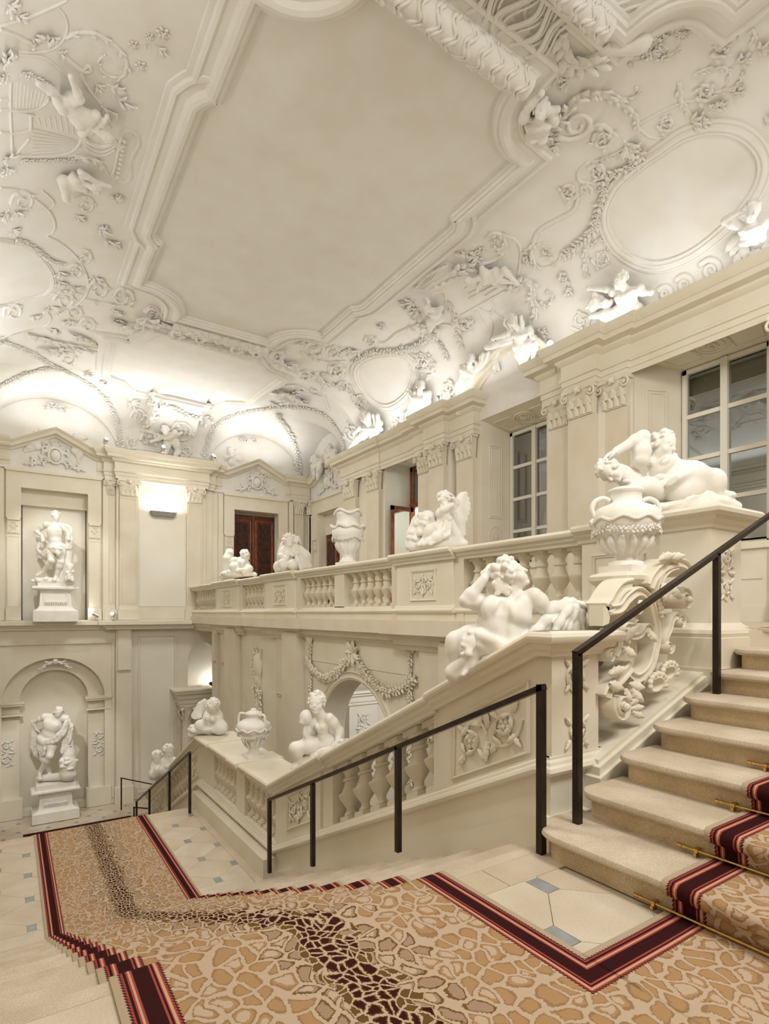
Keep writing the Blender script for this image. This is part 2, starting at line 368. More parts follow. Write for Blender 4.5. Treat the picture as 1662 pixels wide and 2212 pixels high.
# ---- anatomy -------------------------------------------------------------
def head(S, c, f, u, s, hair='curls', seed=1, beard=False, k=None, face=True):
    """s = head height; f face direction; u crown direction"""
    f = nrmz(f); u = nrmz(np.asarray(u, float) - f * (np.asarray(u, float) @ f)); r = np.cross(f, u); ax = (r, f, u); c = np.array(c, float)
    P = lambda x, y, z: c + (r * x + f * y + u * z) * s
    kk = .05 * s
    S.ell(P(0, -.04, .12), np.array([.33, .39, .36]) * s, ax, kk); S.ell(P(0, .12, -.14), np.array([.255, .25, .34]) * s, ax, .08 * s)
    if face:
        S.ell(P(0, .27, -.40), np.array([.10, .09, .08]) * s, ax, .06 * s)
        for g in (-1, 1):
            S.ell(P(g * .15, .22, -.16), np.array([.12, .11, .13]) * s, ax, .06 * s)
            S.ell(P(g * .34, -.02, -.06), np.array([.05, .09, .13]) * s, ax, .02 * s)
            S.ell(P(g * .125, .395, -.01), np.array([.075, .05, .045]) * s, ax, .05 * s, -1)
            S.ell(P(g * .125, .318, -.01), np.array([.062, .045, .04]) * s, ax, .015 * s)
            S.cap(P(g * .05, .335, .075), P(g * .20, .28, .07), .03 * s, .025 * s, .05 * s)
        S.cap(P(0, .345, .05), P(0, .425, -.13), .028 * s, .048 * s, .035 * s)
        S.cap(P(-.075, .355, -.235), P(.075, .355, -.235), .028 * s, None, .015 * s); S.cap(P(-.06, .345, -.295), P(.06, .345, -.295), .032 * s, None, .015 * s)
    rng = random.Random(seed)
    if hair:
        n = 70 if hair == 'curls' else 40
        for i in range(n):
            a = rng.uniform(0, 6.283); z = rng.uniform(-.55, 1); q = math.sqrt(max(0, 1 - z * z)); x, y = q * math.cos(a), q * math.sin(a)
            if y > .45 and z < .62: continue
            if z < -.3 and y > -.1: continue
            p = P(x * .36, y * .41 - .05, z * .40 + .10); R = rng.uniform(.055, .10) * s
            if hair == 'long': S.cap(p, p + (u * -.22 - f * .08 + r * x * .1) * s, R, R * .6, .015 * s)
            else: S.ell(p, R, None, .012 * s)
    if beard:
        for i in range(26): x, z = rng.uniform(-.2, .2), rng.uniform(-.62, -.30); S.ell(P(x, .24 - abs(x) * .6 + rng.uniform(-.03, .05), z), rng.uniform(.05, .08) * s, None, .015 * s)
def torso(S, hL, hR, sL, sR, fw, D, back=False, g=1.0):
    hL, hR, sL, sR = [np.array(v, float) for v in (hL, hR, sL, sR)]
    pc, sc = (hL + hR) / 2, (sL + sR) / 2; up = nrmz(sc - pc); rt = nrmz((sR - sL)); rt = nrmz(rt - up * (rt @ up)); fw = np.asarray(fw, float); fw = nrmz(np.cross(up, rt) if np.cross(up, rt) @ fw > 0 else np.cross(rt, up)); ax = (rt, fw, up)
    W = np.linalg.norm(sR - sL); L = np.linalg.norm(sc - pc); HW = max(np.linalg.norm(hR - hL), W * .5); rt2 = nrmz(hR - hL)
    kk = .07 * L
    S.ell(pc, (HW * .55 * g + D * .25, D * .98 * g, L * .27), (rt2, fw, up), kk); S.ell(pc + up * L * .32, (W * .35 * g, D * .86 * g, L * .30), ax, kk)
    S.ell(pc + up * L * .68, (W * .43 * g, D * 1.02 * g, L * .36), ax, kk); S.cap(sL, sR, L * .15, None, kk)
    for q in (-1, 1):
        S.ell(pc + up * L * .76 + rt * W * .19 * q + fw * D * .62, (W * .20, D * .42, L * .15), ax, .04 * L)
        S.ell(pc + up * L * .80 + rt * W * .24 * q - fw * D * .62, (W * .15, D * .42, L * .18), ax, .04 * L)
        S.ell(pc - up * L * .12 + rt2 * HW * .28 * q - fw * D * .55, (HW * .33, D * .6, L * .2), ax, .04 * L)
    S.cap(pc + up * L * .05 - fw * D * 1.12 * g, pc + up * L * .95 - fw * D * 1.10, D * .17, None, .05 * L, -1)
    S.ell(pc + up * L * .2 + fw * D * .98 * g, D * .07, None, .03 * L, -1)
    return pc, sc, up, rt, fw
def limb(S, a, b, c, r0, r1, r2, k=None):
    a, b, c = [np.array(v, float) for v in (a, b, c)]; k = r0 * .32 if k is None else k
    S.cap(a, b, r0, r1 * 1.02, k); S.ell(a + (b - a) * .38, r0 * 1.08, None, k); S.ell(b, r1 * 1.03, None, k * .6); S.cap(b, c, r1, r2, k * .6); S.ell(b + (c - b) * .28, r1 * 1.1, None, k)
def hand(S, w, d, n, s, curl=.5, side=1):
    """w wrist, d pointing direction, n palm normal; s = hand length"""
    w = np.array(w, float); d = nrmz(d); n = nrmz(np.asarray(n, float) - d * (np.asarray(n, float) @ d)); t = np.cross(d, n) * side
    S.ell(w + d * s * .28, (s * .24, s * .13, s * .30), (t, n, d), .05 * s)
    for i, (o, L) in enumerate(((.17, .40), (.06, .46), (-.06, .43), (-.16, .34))):
        a = w + d * s * .48 + t * o * s; b = a + (d * math.cos(curl * .5) + n * math.sin(curl * .5) + t * o * .3) * L * s * .5; e = b + (d * math.cos(curl * 1.3) + n * math.sin(curl * 1.3)) * L * s * .55
        S.cap(a, b, .062 * s, .055 * s, .02 * s); S.cap(b, e, .055 * s, .042 * s, .015 * s)
    a = w + d * s * .15 + t * s * .18; b = a + (d * .55 + t * .6 + n * .3) * s * .28; S.cap(a, b, .08 * s, .06 * s, .03 * s); S.cap(b, b + (d * .9 + n * .3) * s * .22, .058 * s, .045 * s, .02 * s)
def foot(S, a, toe, r, up=(0, 0, 1)):
    a, toe = np.array(a, float), np.array(toe, float); d = nrmz(toe - a); up = np.array(up, float); sd = nrmz(np.cross(d, up)); L = np.linalg.norm(toe - a)
    S.cap(a, toe - d * L * .25, r * 1.0, r * .78, r * .5); S.ell(a - d * r * .5 - up * r * .2, r * 1.0, None, r * .4)
    for i in range(5): o = (i - 2) * r * .42; S.cap(toe - d * L * .3 + sd * o * .8, toe + sd * o - d * abs(i - 1) * r * .25, r * .36, r * .3, r * .12)
def drape(S, A, B, n, r, k=None, wob=.3, seed=0):
    """cloth between two polylines, with n fold ridges"""
    rng = random.Random(seed); A = np.array(A, float); B = np.array(B, float); m = 9
    def rs(P): q = np.linspace(0, len(P) - 1, m); i = np.clip(q.astype(int), 0, len(P) - 2); t = (q - i)[:, None]; return P[i] * (1 - t) + P[i + 1] * t
    A, B = rs(A), rs(B)
    for j in range(n):
        t = j / max(n - 1, 1); off = np.array([rng.uniform(-1, 1), rng.uniform(-1, 1), rng.uniform(-1, 1)]) * r * wob
        P = A * (1 - t) + B * t + off * np.sin(np.linspace(0, 3.1, m))[:, None]
        R = r * (1.15 if j % 2 else .7); S.chain(list(P), [R * (1 + .2 * math.sin(i * 1.7 + j)) for i in range(m)], r * .55 if k is None else k)
def rock(S, c, r, n, seed=0):
    rng = random.Random(seed); c = np.array(c, float); r = np.array(r, float)
    S.ell(c, r * .85, None, .03)
    for i in range(n):
        v = nrmz([rng.uniform(-1, 1), rng.uniform(-1, 1), rng.uniform(-.2, 1)]); q = rng.uniform(.16, .34) * min(r[0], r[1]); S.ell(c + v * r * .85, (q, q * rng.uniform(.6, 1.1), q * rng.uniform(.5, .9)), None, q * .25)
class Px:
    def __init__(s, d0, ox, oy, sc): s.d, s.ox, s.oy, s.s = d0, ox, oy, sc; s.m = d0 / FPX / sc     # metres per crop pixel
    def __call__(s, zx, zy, dd=0.0): return at(s.ox + zx / s.s, s.oy + zy / s.s, d=s.d + dd)
IM = lambda x, y, away=0.0: RT * x + UP * y + FW * away     # direction given as seen in the picture (right, up, away)
def figure(S, p, hips, shs, arms, legs, hd, fw, D, g=1.0, fat=1.0, back=False, hair='curls', beard=False, seed=1, hnd=True, face=True):
    """p pixel frame; hips/shs two points each; arms [(elbow, wrist, handdir)], legs [(knee, ankle, toe)]; hd (centre, f, u, height)"""
    pc, sc, up, rt, f2 = torso(S, hips[0], hips[1], shs[0], shs[1], fw, D, back, g)
    s = hd[3]
    S.cap(sc + up * s * .02, np.array(hd[0]) - nrmz(hd[2]) * s * .25, s * .23 * fat, s * .20 * fat, s * .1)
    for sh, a in zip(shs, arms):
        if a is None: continue
        limb(S, sh, a[0], a[1], s * .215 * fat, s * .165 * fat, s * .12 * fat)
        if hnd and len(a) > 2: hand(S, a[1], a[2], a[3] if len(a) > 3 else (0, 0, -1), s * .72, .6, 1)
        else: S.ell(np.array(a[1]), s * .17, None, s * .05)
    for hp, l in zip(hips, legs):
        if l is None: continue
        limb(S, hp, l[0], l[1], s * .345 * fat, s * .25 * fat, s * .16 * fat)
        if len(l) > 2: foot(S, l[1], l[2], s * .175)
    head(S, hd[0], hd[1], hd[2], s, hair, seed, beard, face=face)
# ================================================================ THE SETTING
XL, XR, YF, YN = -0.6, 9.0, 19.1, -4.0
ZG, Z2, Z3 = 1.28, -2.03, -4.40           # gallery, lower landing, bottom landing
ZS, ZC = 6.33, 8.0                        # spring of the cove, crown of the ceiling
def clip_rect(poly, x0, x1, y0, y1):
    def cl(P, f, ins):
        o = []
        for i in range(len(P)):
            a, b = P[i], P[(i + 1) % len(P)]
            if ins(a): o.append(a)
            if ins(a) != ins(b): o.append(f(a, b))
        return o
    def ix(x): return lambda a, b: (x, a[1] + (b[1] - a[1]) * (x - a[0]) / (b[0] - a[0]))
    def iy(y): return lambda a, b: (a[0] + (b[0] - a[0]) * (y - a[1]) / (b[1] - a[1]), y)
    for f, ins in ((ix(x0), lambda p: p[0] >= x0), (ix(x1), lambda p: p[0] <= x1), (iy(y0), lambda p: p[1] >= y0), (iy(y1), lambda p: p[1] <= y1)):
        poly = cl(poly, f, ins)
        if len(poly) < 3: return []
    return poly
def shrink(poly, g):
    c = np.mean(poly, axis=0); return [tuple(c + (np.array(p) - c) * (1 - g / max(np.linalg.norm(np.array(p) - c), .02))) for p in poly]
def tilefield(par, z, x0, x1, y0, y1, ox, oy, px, py, hx=.044, hy=.075, skip=None):
    for i in range(-14, 15):
        for j in range(-14, 15):
            if (i + j) % 2 == 0:
                c = (ox + i * px, oy + j * py)
                poly = [(c[0] - hx, c[1] - hy), (c[0] + hx, c[1] - hy), (c[0] + hx, c[1] + hy), (c[0] - hx, c[1] + hy)]; nm, m = 'grey_paver', 'greytile'
            else:
                c = (ox + i * px, oy + j * py)
                poly = [(c[0] + px - hx, c[1] - hy), (c[0] + px - hx, c[1] + hy), (c[0] + hx, c[1] + py - hy), (c[0] - hx, c[1] + py - hy), (c[0] - px + hx, c[1] + hy), (c[0] - px + hx, c[1] - hy), (c[0] - hx, c[1] - py + hy), (c[0] + hx, c[1] - py + hy)]
                nm, m = 'stone_paver', ('paver' if random.random() < .6 else 'paver2')
            poly = clip_rect(poly, x0, x1, y0, y1)
            if len(poly) < 3 or (skip and skip(c)): continue
            poly = shrink(poly, .002)
            MB().prism(poly, lambda p: (p[0], p[1], z - .03), lambda p: (p[0], p[1], z)).build(nm, m, par, smooth=0)
def slab(par, name, m, x0, x1, y0, y1, z, t=.03):
    MB().box(x0 + .002, x1 - .002, y0 + .002, y1 - .002, z - t, z).build(name, m, par, smooth=0)
# floors -------------------------------------------------------------------
floor1 = empty('floor', (1.0, 0.5, -.3), kind='structure')
MB().box(XL, 3.4, YN, 2.36, -.4, -.012).box(2.92, 3.6, 2.3, 2.6, -.4, -.012).build('floor_bed', 'joint', floor1, smooth=0)
tilefield(floor1, 0, XL, 2.52, -1.6, 2.085, 2.293, 2.0, .298, .36)
for a, b in ((XL, .9), (.9, 2.15), (2.15, 3.3)): slab(floor1, 'border_slab', 'paver', a, b, 2.085, 2.30, 0)
slab(floor1, 'border_slab', 'paver', XL, 3.3, -4, -1.6, 0)
floor2 = empty('floor', (1.0, 8.6, Z2 - .3), kind='structure')
MB().box(XL, 3.4, 6.9, 10.22, -4.6, Z2 - .012).build('floor_bed', 'joint', floor2, smooth=0)
tilefield(floor2, Z2, -.2, 2.62, 7.2, 10.0, 2.245, 8.79, .34, .372)
for a, b in ((6.95, 7.9), (7.9, 9.0), (9.0, 10.0)):
    slab(floor2, 'border_slab', 'paver', 2.62, 2.9, a, b, Z2); slab(floor2, 'border_slab', 'paver2', XL, -.2, a, b, Z2)
for a, b in ((XL, 1.2), (1.2, 2.9)): slab(floor2, 'border_slab', 'paver', a, b, 10.0, 10.228, Z2)
for a, b in ((-.2, 1.3), (1.3, 2.62)): slab(floor2, 'border_slab', 'paver2', a, b, 6.95, 7.2, Z2)
floor3 = empty('floor', (4.0, 12, Z3 - .3), kind='structure')
MB().box(XL, 9.3, 2.3, 19.4, -4.8, Z3 - .012).build('floor_bed', 'joint', floor3, smooth=0)
tilefield(floor3, Z3, XL, 3.0, 15.4, 18.9, 2.245, 17.9, .34, .372)
slab(floor3, 'border_slab', 'paver', 3.0, 9.2, 2.4, 18.9, Z3)
floor4 = empty('floor', (7, 8, 1.0), kind='structure')
MB().box(4.98, 9.9, 2.36, 19.1, .98, ZG - .02).box(5.2, 9.9, YN, 2.36, .98, ZG - .02).build('floor_bed', 'cream2', floor4, smooth=0)
for k in range(12): slab(floor4, 'gallery_slab', 'paver', 5.25, 9.0, -3.9 + k * 1.9, -3.9 + (k + 1) * 1.9 if k < 11 else 19.1, ZG, .02)
# stair flights -------------------------------------------------------------
def flight_down(label, y0, z0, n, t, r, x0=XL + .003, x1=2.88):
    e = empty('stair_flight', ((x0 + x1) / 2, y0, z0 - n * r), label, 'staircase')
    for k in range(n):
        y, z = y0 + k * t, z0 - k * r; yb = y - t - .04 if k else y - .1
        pf = [(yb, z - .06), (yb, z), (y - .016, z), (y - .004, z - .006), (y, z - .02), (y - .006, z - .036), (y - .02, z - .044), (y - .034, z - .046), (y - .036, z - r - .003), (yb + .02, z - r - .003)]
        MB().prism(pf, lambda p: (x0, p[0], p[1]), lambda p: (x1, p[0], p[1])).build('step', 'stonestep', e)
    MB().prism([(y0 - .12, z0 - .06), (y0 + (n - 1) * t - .06, z0 - (n - 1) * r - .06), (y0 + (n - 1) * t - .06, z0 - n * r - .3), (y0 - .12, z0 - n * r - .3)], lambda p: (x0, p[0], p[1]), lambda p: (3.4, p[0], p[1])).build('stair_core', 'cream', e)
    return e
flight_down('worn limestone stair flight running down from the upper landing to the middle landing', 2.40, 0.0, 12, .385, .1692)
flight_down('stair flight dropping out of sight beyond the middle landing', 10.33, Z2, 14, .36, .1693)
fl = empty('stair_flight', (4, 1.0, 0), 'limestone stair flight climbing to the gallery beside the scrolled cartouche', 'staircase')
def outl(xk, d, r=.26, xe=None, y0=-1.6, y1=2.30):
    xe = xk + .48 if xe is None else xe
    pts = [(xe, y0), (xk + d, y0), (xk + d, y1 - r)]
    pts += [(xk + r - (r - d) * math.cos(a), y1 - r + (r - d) * math.sin(a)) for a in [math.pi / 2 * i / 8 for i in range(1, 9)]]
    pts.append((xe, y1 - d)); return pts
for k in range(1, 9):
    xk, z = 2.524 + .38 * (k - 1), .16 * k; r = .26 if k == 1 else .16; xe = xk + .5
    y1 = 2.36 if k == 1 else 2.30
    m = MB()
    m.loft([[(*p, z - h) for p in outl(xk, d, r, xe, y1=y1)] for d, h in ((.055, .056), (.03, .052), (.012, .046), (.0, .032), (.0, .018), (.006, .006), (.02, .0))])
    st = m.build('step', 'stonestep', fl, smooth=40)
    MB().loft([[(*p, z - h) for p in outl(xk, .05, r, xe, y1=y1)] for h in (.162, .05)]).build('riser', 'riser', st, smooth=40)
MB().prism([(2.9, -.05), (5.3, 1.0), (5.3, -.05)], lambda p: (p[0], -1.6, p[1]), lambda p: (p[0], 2.3, p[1])).build('stair_core', 'cream', fl)
# plain shell ---------------------------------------------------------------
tag(MB().box(-1.3, XL, YN, 19.6, -4.8, 8.6).build('wall_left', 'cream', smooth=0), kind='structure')
tag(MB().box(-1.3, 10.2, YN - .4, YN, -1, 8.6).build('wall_near', 'cream', smooth=0), kind='structure')
# wall-relative mesh builder: u along the wall, v out of the wall, z up
class WMB(MB):
    def __init__(s, kind, base): super().__init__(); s.k = kind; s.b = base
    def m(s, u, v, z): return (u, s.b - v, z) if s.k == 'far' else (s.b - v, u, z)
    def wbox(s, u0, u1, v0, v1, z0, z1):
        return s.hexa([s.m(u0, v0, z0), s.m(u1, v0, z0), s.m(u1, v1, z0), s.m(u0, v1, z0)], [s.m(u0, v0, z1), s.m(u1, v0, z1), s.m(u1, v1, z1), s.m(u0, v1, z1)])
    def wprism(s, poly, v0, v1): return s.prism(poly, lambda p: s.m(p[0], v0, p[1]), lambda p: s.m(p[0], v1, p[1]))
    def wsweep(s, path, prof, closed=False, flip=1):
        t = MB().sweep([(a, b, 0) for a, b in path], prof, closed, flip)
        return s.add([s.m(p[0], p[2], p[1]) for p in t.V], t.F)
FARW = lambda: WMB('far', YF)
RGTW = lambda: WMB('right', XR)
RECW = lambda: WMB('right', 9.25)
def capital(wm, par, u0, u1, v, ztop, h=.5, wrap=True):
    """composite capital on a pilaster face: bell, two leaf rows, volutes, abacus"""
    uc = (u0 + u1) / 2; hw = (u1 - u0) / 2; zb = ztop - h
    m = wm(); m.wbox(u0, u1, v - .1, v + .012, zb, zb + .03)
    m.hexa([m.m(u0 + .01, v - .1, zb), m.m(u1 - .01, v - .1, zb), m.m(u1 - .01, v + .02, zb), m.m(u0 + .01, v + .02, zb)], [m.m(u0 - .03, v - .1, ztop - .06), m.m(u1 + .03, v - .1, ztop - .06), m.m(u1 + .03, v + .07, ztop - .06), m.m(u0 - .03, v + .07, ztop - .06)])
    # concave abacus
    ab = [(u0 - .07, v - .1), (u0 - .07, v + .12), (uc - hw * .5, v + .085), (uc + hw * .5, v + .085), (u1 + .07, v + .12), (u1 + .07, v - .1)]
    m.loft([[m.m(p[0], p[1], z) for p in ab] for z in (ztop - .06, ztop)])
    for row, (zz, hh, cnt, off) in enumerate(((zb + .02, h * .34, 4, .0), (zb + .03 + h * .28, h * .3, 3, .015))):
        for i in range(cnt):
            u = u0 + (u1 - u0) * (i + .5) / cnt; ww = (u1 - u0) / cnt * .46; o = v + .03 + off
            pts = [(u - ww, o, zz), (u + ww, o, zz), (u + ww * .9, o + .012, zz + hh * .6), (u + ww * .45, o + .05, zz + hh * .95), (u, o + .075, zz + hh * .85), (u - ww * .45, o + .05, zz + hh * .95), (u - ww * .9, o + .012, zz + hh * .6), (u, o + .035, zz + hh * .55), (u, o + .02, zz)]
            m.add([m.m(*p) for p in pts], [(8, 1, 2, 7), (0, 8, 7, 6), (7, 2, 3, 4), (7, 4, 5, 6)])
    for sgn in (-1, 1):
        cu = uc + sgn * (hw + .01); cz = ztop - .06 - h * .16; R = h * .17
        path = []; 
        for i in range(22):
            a = math.radians(90 - sgn * 0) - sgn * i / 21 * 2.6 * math.pi; rr = R * (1 - .8 * i / 21)
            path.append(m.m(cu + rr * math.cos(a) * 1.0, v + .10 + .012 * i / 21, cz + rr * math.sin(a)))
        nn = np.array(m.m(0, 1, 0)) - np.array(m.m(0, 0, 0))
        m.tube(path, [R * .26 * (1 - .5 * i / 21) for i in range(22)], 5, nrm=nn)
        m.ball(m.m(cu, v + .115, cz), R * .3, 6, 5)
    m.ball(m.m(uc, v + .12, ztop - .05), (hw * .25,) * 3, 7, 5)
    for i in range(5):
        a = i / 5 * 6.28; m.ball(m.m(uc + hw * .2 * math.cos(a), v + .12, ztop - .05 + hw * .2 * math.sin(a)), hw * .14, 5, 4)
    return m.build('capital', 'cream', par, smooth=50)
def pilaster(wm, par, u0, u1, v, z0, ztop, caph=.5, panel=True):
    m = wm(); m.wbox(u0, u1, -.05, v, z0 + .42, ztop - caph)
    if panel: m.wsweep([(u0 + .06, z0 + .52), (u1 - .06, z0 + .52), (u1 - .06, ztop - caph - .08), (u0 + .06, ztop - caph - .08)], [(0, v - .01), (0, v + .012), (-.022, v + .004), (-.022, v - .01)], True, -1)
    ps = m.build('pilaster', 'cream2', par)
    m = wm(); m.wbox(u0 - .05, u1 + .05, -.05, v + .05, z0, z0 + .32); m.wbox(u0 - .03, u1 + .03, -.05, v + .03, z0 + .32, z0 + .37); m.wbox(u0 - .015, u1 + .015, -.05, v + .015, z0 + .37, z0 + .42)
    m.build('pilaster_base', 'cream', ps)
    capital(wm, ps, u0 + .01, u1 - .01, v, ztop, caph)
ENT = [(0, 0), (.02, 0), (.02, .09), (.04, .095), (.04, .19), (.07, .2), (.08, .24), (.05, .26), (.05, .48), (.09, .5), (.13, .54), (.13, .58), (.27, .6), (.28, .68), (.30, .69), (.33, .73), (.36, .80), (.36, .83), (0, .86)]
def entab(name, par, path, z, flip, m='cream'):
    return MB().sweep([(a, b, z) for a, b in path], ENT, False, flip).build(name, m, par, smooth=25)
# ---------------------------------------------------------------- far wall
FX = lambda px, Y=19.1: at(px, 1300, y=Y)[0]
wall_far = empty('wall_far', (4.2, YF, -4.4), kind='structure')
CB = (1.12, 7.22)           # centre lines of the two bays
m = FARW()
# back skin with a recess for the statue and the door opening
m.wbox(XL, 9.6, -.75, -.45, -4.8, 8.6)
for a, b in ((XL, CB[0] - .84), (CB[0] + .84, CB[1] - .80), (CB[1] + .80, 9.6)): m.wbox(a, b, -.46, 0, 1.2, 4.95)
m.wbox(XL, 9.6, -.46, 0, 4.95, 8.6)
m.wbox(CB[0] - .84, CB[0] + .84, -.46, -.18, 4.52, 4.95)
m.wbox(CB[0] - .84, CB[0] + .84, -.46, -.16, 4.50, 4.54)
m.build('wall_skin', 'cream', wall_far, smooth=0)
FARW().wbox(CB[0] - .80, CB[0] + .80, -.44, -.30, 1.15, 4.5).build('niche_panel', 'panelw', wall_far, smooth=0)
def bay(wm, par, c, half, zsill, zop, reveal):
    # eared architrave around the opening
    m = wm(); zt = zop + .48
    m.wprism([(c - half - .36, 4.08), (c - half, 4.08), (c - half, zop), (c + half, zop), (c + half, 4.08), (c + half + .36, 4.08), (c + half + .36, zt), (c - half - .36, zt)], -.02, .07)
    m.wprism([(c - half - .36, zt - .03), (c + half + .36, zt - .03), (c + half + .42, zt + .05), (c - half - .42, zt + .05)], -.02, .12)
    for sg in (-1, 1):
        a, b = sorted((c + sg * (half + .02), c + sg * (half + .34)))
        m.wbox(a, b, -.02, .045, zsill, 4.08)
        m.wsweep([(a + .03, zsill + .4), (b - .03, zsill + .4), (b - .03, 3.55), (a + .03, 3.55)], [(0, .04), (0, .058), (-.02, .05), (-.02, .04)], True, -1)
        m.wbox(a - .02, b + .02, -.02, .065, zsill, zsill + .36)
        m.wbox(a + .01, b - .01, .04, .11, 4.02, 4.08)
        a2, b2 = sorted((c + sg * (half + .40), c + sg * (half + .56)))
        m.wbox(a2, b2, -.02, .10, zsill, zt + .0)
        for q in range(5): m.ball(m.m(a + .05 + q * (b - a - .1) / 4, .075, 3.68), .022, 6, 4)
        m.wbox(a + .01, b - .01, .04, .07, 3.64, 4.02)
    m.build('architrave', 'cream', par)
    for sg in (-1, 1):
        m = wm(); u = c + sg * (half + .18)
        rinceau(m, lambda x, y: m.m(u + x, .07, 3.86 + y), np.array(m.m(0, 1, 0)) - np.array(m.m(0, 0, 0)), .11, .15, seed=3, scale=.55)
        m.build('console_relief', 'cream', par)
def pediment(wm, par, c, hw, zlow, zap, v=.0):
    m = wm()
    pf = [(0, v - .02), (0, v + .10), (.05, v + .12), (.07, v + .24), (.15, v + .26), (.18, v + .30), (.22, v + .33), (.22, v - .02)]
    m.wsweep([(c - hw - .75, zlow), (c - hw, zlow), (c, zap), (c + hw, zlow), (c + hw + .75, zlow)], pf, False, -1)
    m.build('pediment_cornice', 'cream', par, smooth=25)
    m = wm(); m.wprism([(c - hw - .7, zlow - .5), (c + hw + .7, zlow - .5), (c + hw + .7, zlow), (c + hw, zlow), (c, zap), (c - hw, zlow), (c - hw - .7, zlow)], -.02, v + .03)
    m.build('tympanum', 'stucco', par, smooth=0)
bay(FARW, wall_far, CB[0], .84, 1.2, 4.95, .35)
bay(FARW, wall_far, CB[1], .80, 1.28, 4.95, .35)
pediment(FARW, wall_far, CB[0], 1.05, 5.98, 6.5)
pediment(FARW, wall_far, CB[1], 1.05, 5.98, 6.5)
FARW().wbox(XL, 9.6, -.01, .006, 6.0, 8.6).build('lunette_wall', 'stucco', wall_far, smooth=0)
# middle pier with its two pilasters and the lamp panel between them
PU0, PU1 = 2.72, 5.42
FARW().wbox(PU0, PU1, -.05, .16, 1.2, 5.5).wbox(2.45, 2.74, -.05, .06, 1.2, 5.5).wbox(5.4, 5.66, -.05, .06, 1.28, 5.5).build('pier', 'cream', wall_far, smooth=0)
FARW().wbox(3.36, 4.74, .15, .17, 1.62, 5.5).build('pier_panel', 'panelw', wall_far, smooth=0)
for a, b, v in ((2.46, 2.68, .09), (2.80, 3.32, .26), (4.78, 5.28, .26), (8.62, 8.98, .12)): pilaster(FARW, wall_far, a, b, v, 1.2, 5.48, .5)
entab('entablature', wall_far, [(2.2, YF), (2.42, YF), (2.42, 18.98), (2.70, 18.98), (2.70, 18.80), (5.44, 18.80), (5.44, 18.98), (5.70, 18.98), (5.70, YF), (6.0, YF)], 5.48, 1)
entab('entablature', wall_far, [(8.3, YF), (8.5, YF), (8.5, 18.95), (9.2, 18.95)], 5.48, 1)
entab('entablature', wall_far, [(XL, YF), (.02, YF)], 5.48, 1)
FARW().wbox(3.36, 4.74, .16, .30, 5.48, 5.7).build('frieze_panel', 'panelw', wall_far, smooth=0)
# ledge at gallery level
LED = [(0, -.26), (.08, -.26), (.10, -.2), (.16, -.17), (.17, -.12), (.30, -.11), (.30, .0), (0, .03)]
tag(MB().sweep([(XL, YF, 1.17), (2.5, YF, 1.17), (2.5, 18.9, 1.17), (5.0, 18.9, 1.17)], LED).build('trim_1', 'cream', smooth=25), kind='structure')
# lower part: blind arch with statue, piers, panels
def archpoly(c, hw, zs, zb, u0, u1, zt, n=24, rise=None):
    rise = hw if rise is None else rise
    return [(u0, zb), (c - hw, zb), (c - hw, zs)] + [(c - hw * math.cos(math.pi * i / n), zs + rise * math.sin(math.pi * i / n)) for i in range(1, n)] + [(c + hw, zs), (c + hw, zb), (u1, zb), (u1, zt), (u0, zt)]
c = CB[0]
m = FARW(); m.wprism(archpoly(c, 1.30, -1.12, Z3, XL - .2, 3.02, 1.0, rise=1.22), -.46, -.0)
m.wprism(archpoly(c, .87, -1.12, Z3, XL - .2, 3.02, 1.0, rise=.86), -.46, -.22)
m.wbox(2.99, 4.72, -.46, -.0, Z3, 1.2); m.wbox(6.3, 9.6, -.46, 0, Z3, 1.2); m.wbox(4.7, 6.32, -.46, -.003, Z3, -1.0); m.wprism(archpoly(5.36, .48, -.12, -1.01, 4.71, 6.31, 1.2, rise=.56), -.46, -.001)
m.build('lower_skin', 'cream', wall_far, smooth=0)
m = FARW(); m.wsweep([(c - 1.9, .55), (c + 1.55, .55), (c + 1.55, -4.2)], [(0, -.01), (0, .05), (.05, .05), (.05, -.01)], False, 1)
for sg in (-1, 1):
    a, b = sorted((c + sg * .80, c + sg * 1.48))
    m.wbox(a, b, -.25, .02, -1.22, -1.16); m.wbox(a - .03, b + .03, -.25, .05, -1.16, -1.09); m.wbox(a, b, -.25, .014, -1.5, -1.46)
    m.wbox(a, b, -.25, .03, Z3, Z3 + .55)
m.wbox(c - .87, c + .87, -.4, -.1, Z3, Z3 + .18)
m.build('impost', 'cream', wall_far)
for sg in (-1, 1):
    m = FARW(); u = c + sg * 1.19
    rinceau(m, lambda x, y: m.m(u + x, -.2, -2.55 + y), (0, -1, 0), .22, .42, seed=4, scale=1.0)
    m.build('pier_relief', 'stucco', wall_far)
m = FARW(); 
for sg in (-1, 1):
    m.tube([np.array(m.m(c + sg * (q), -.01, -.02 - .9 * q * q)) for q in np.linspace(.02, .32, 9)], [.05 - .03 * q / 8 for q in range(9)], 6, nrm=(0, -1, 0))
    for q in range(4): leafq(m, m.m(c + sg * (.06 + q * .08), 0, -.03 - .08 * q * q * .3), (sg, 0, .5 if q % 2 else -.4), (0, -1, 0), .16, .05)
m.ball(m.m(c, .02, 0), .08); m.build('keystone_relief', 'stucco', wall_far)
m = FARW(); m.wbox(2.72, 3.16, -.02, .14, Z3, .92); m.wbox(2.76, 3.12, .1, .19, -.30, .92); m.wbox(2.74, 3.14, .1, .2, -.33, -.30)
for q in range(7): m.ball(m.m(2.78 + q * .055, .17, -.36), .025, 6, 4)
m.wsweep([(3.36, -4.2), (4.5, -4.2), (4.5, .72), (3.36, .72)], [(0, -.01), (0, .04), (.05, .04), (.05, -.01)], True, -1)
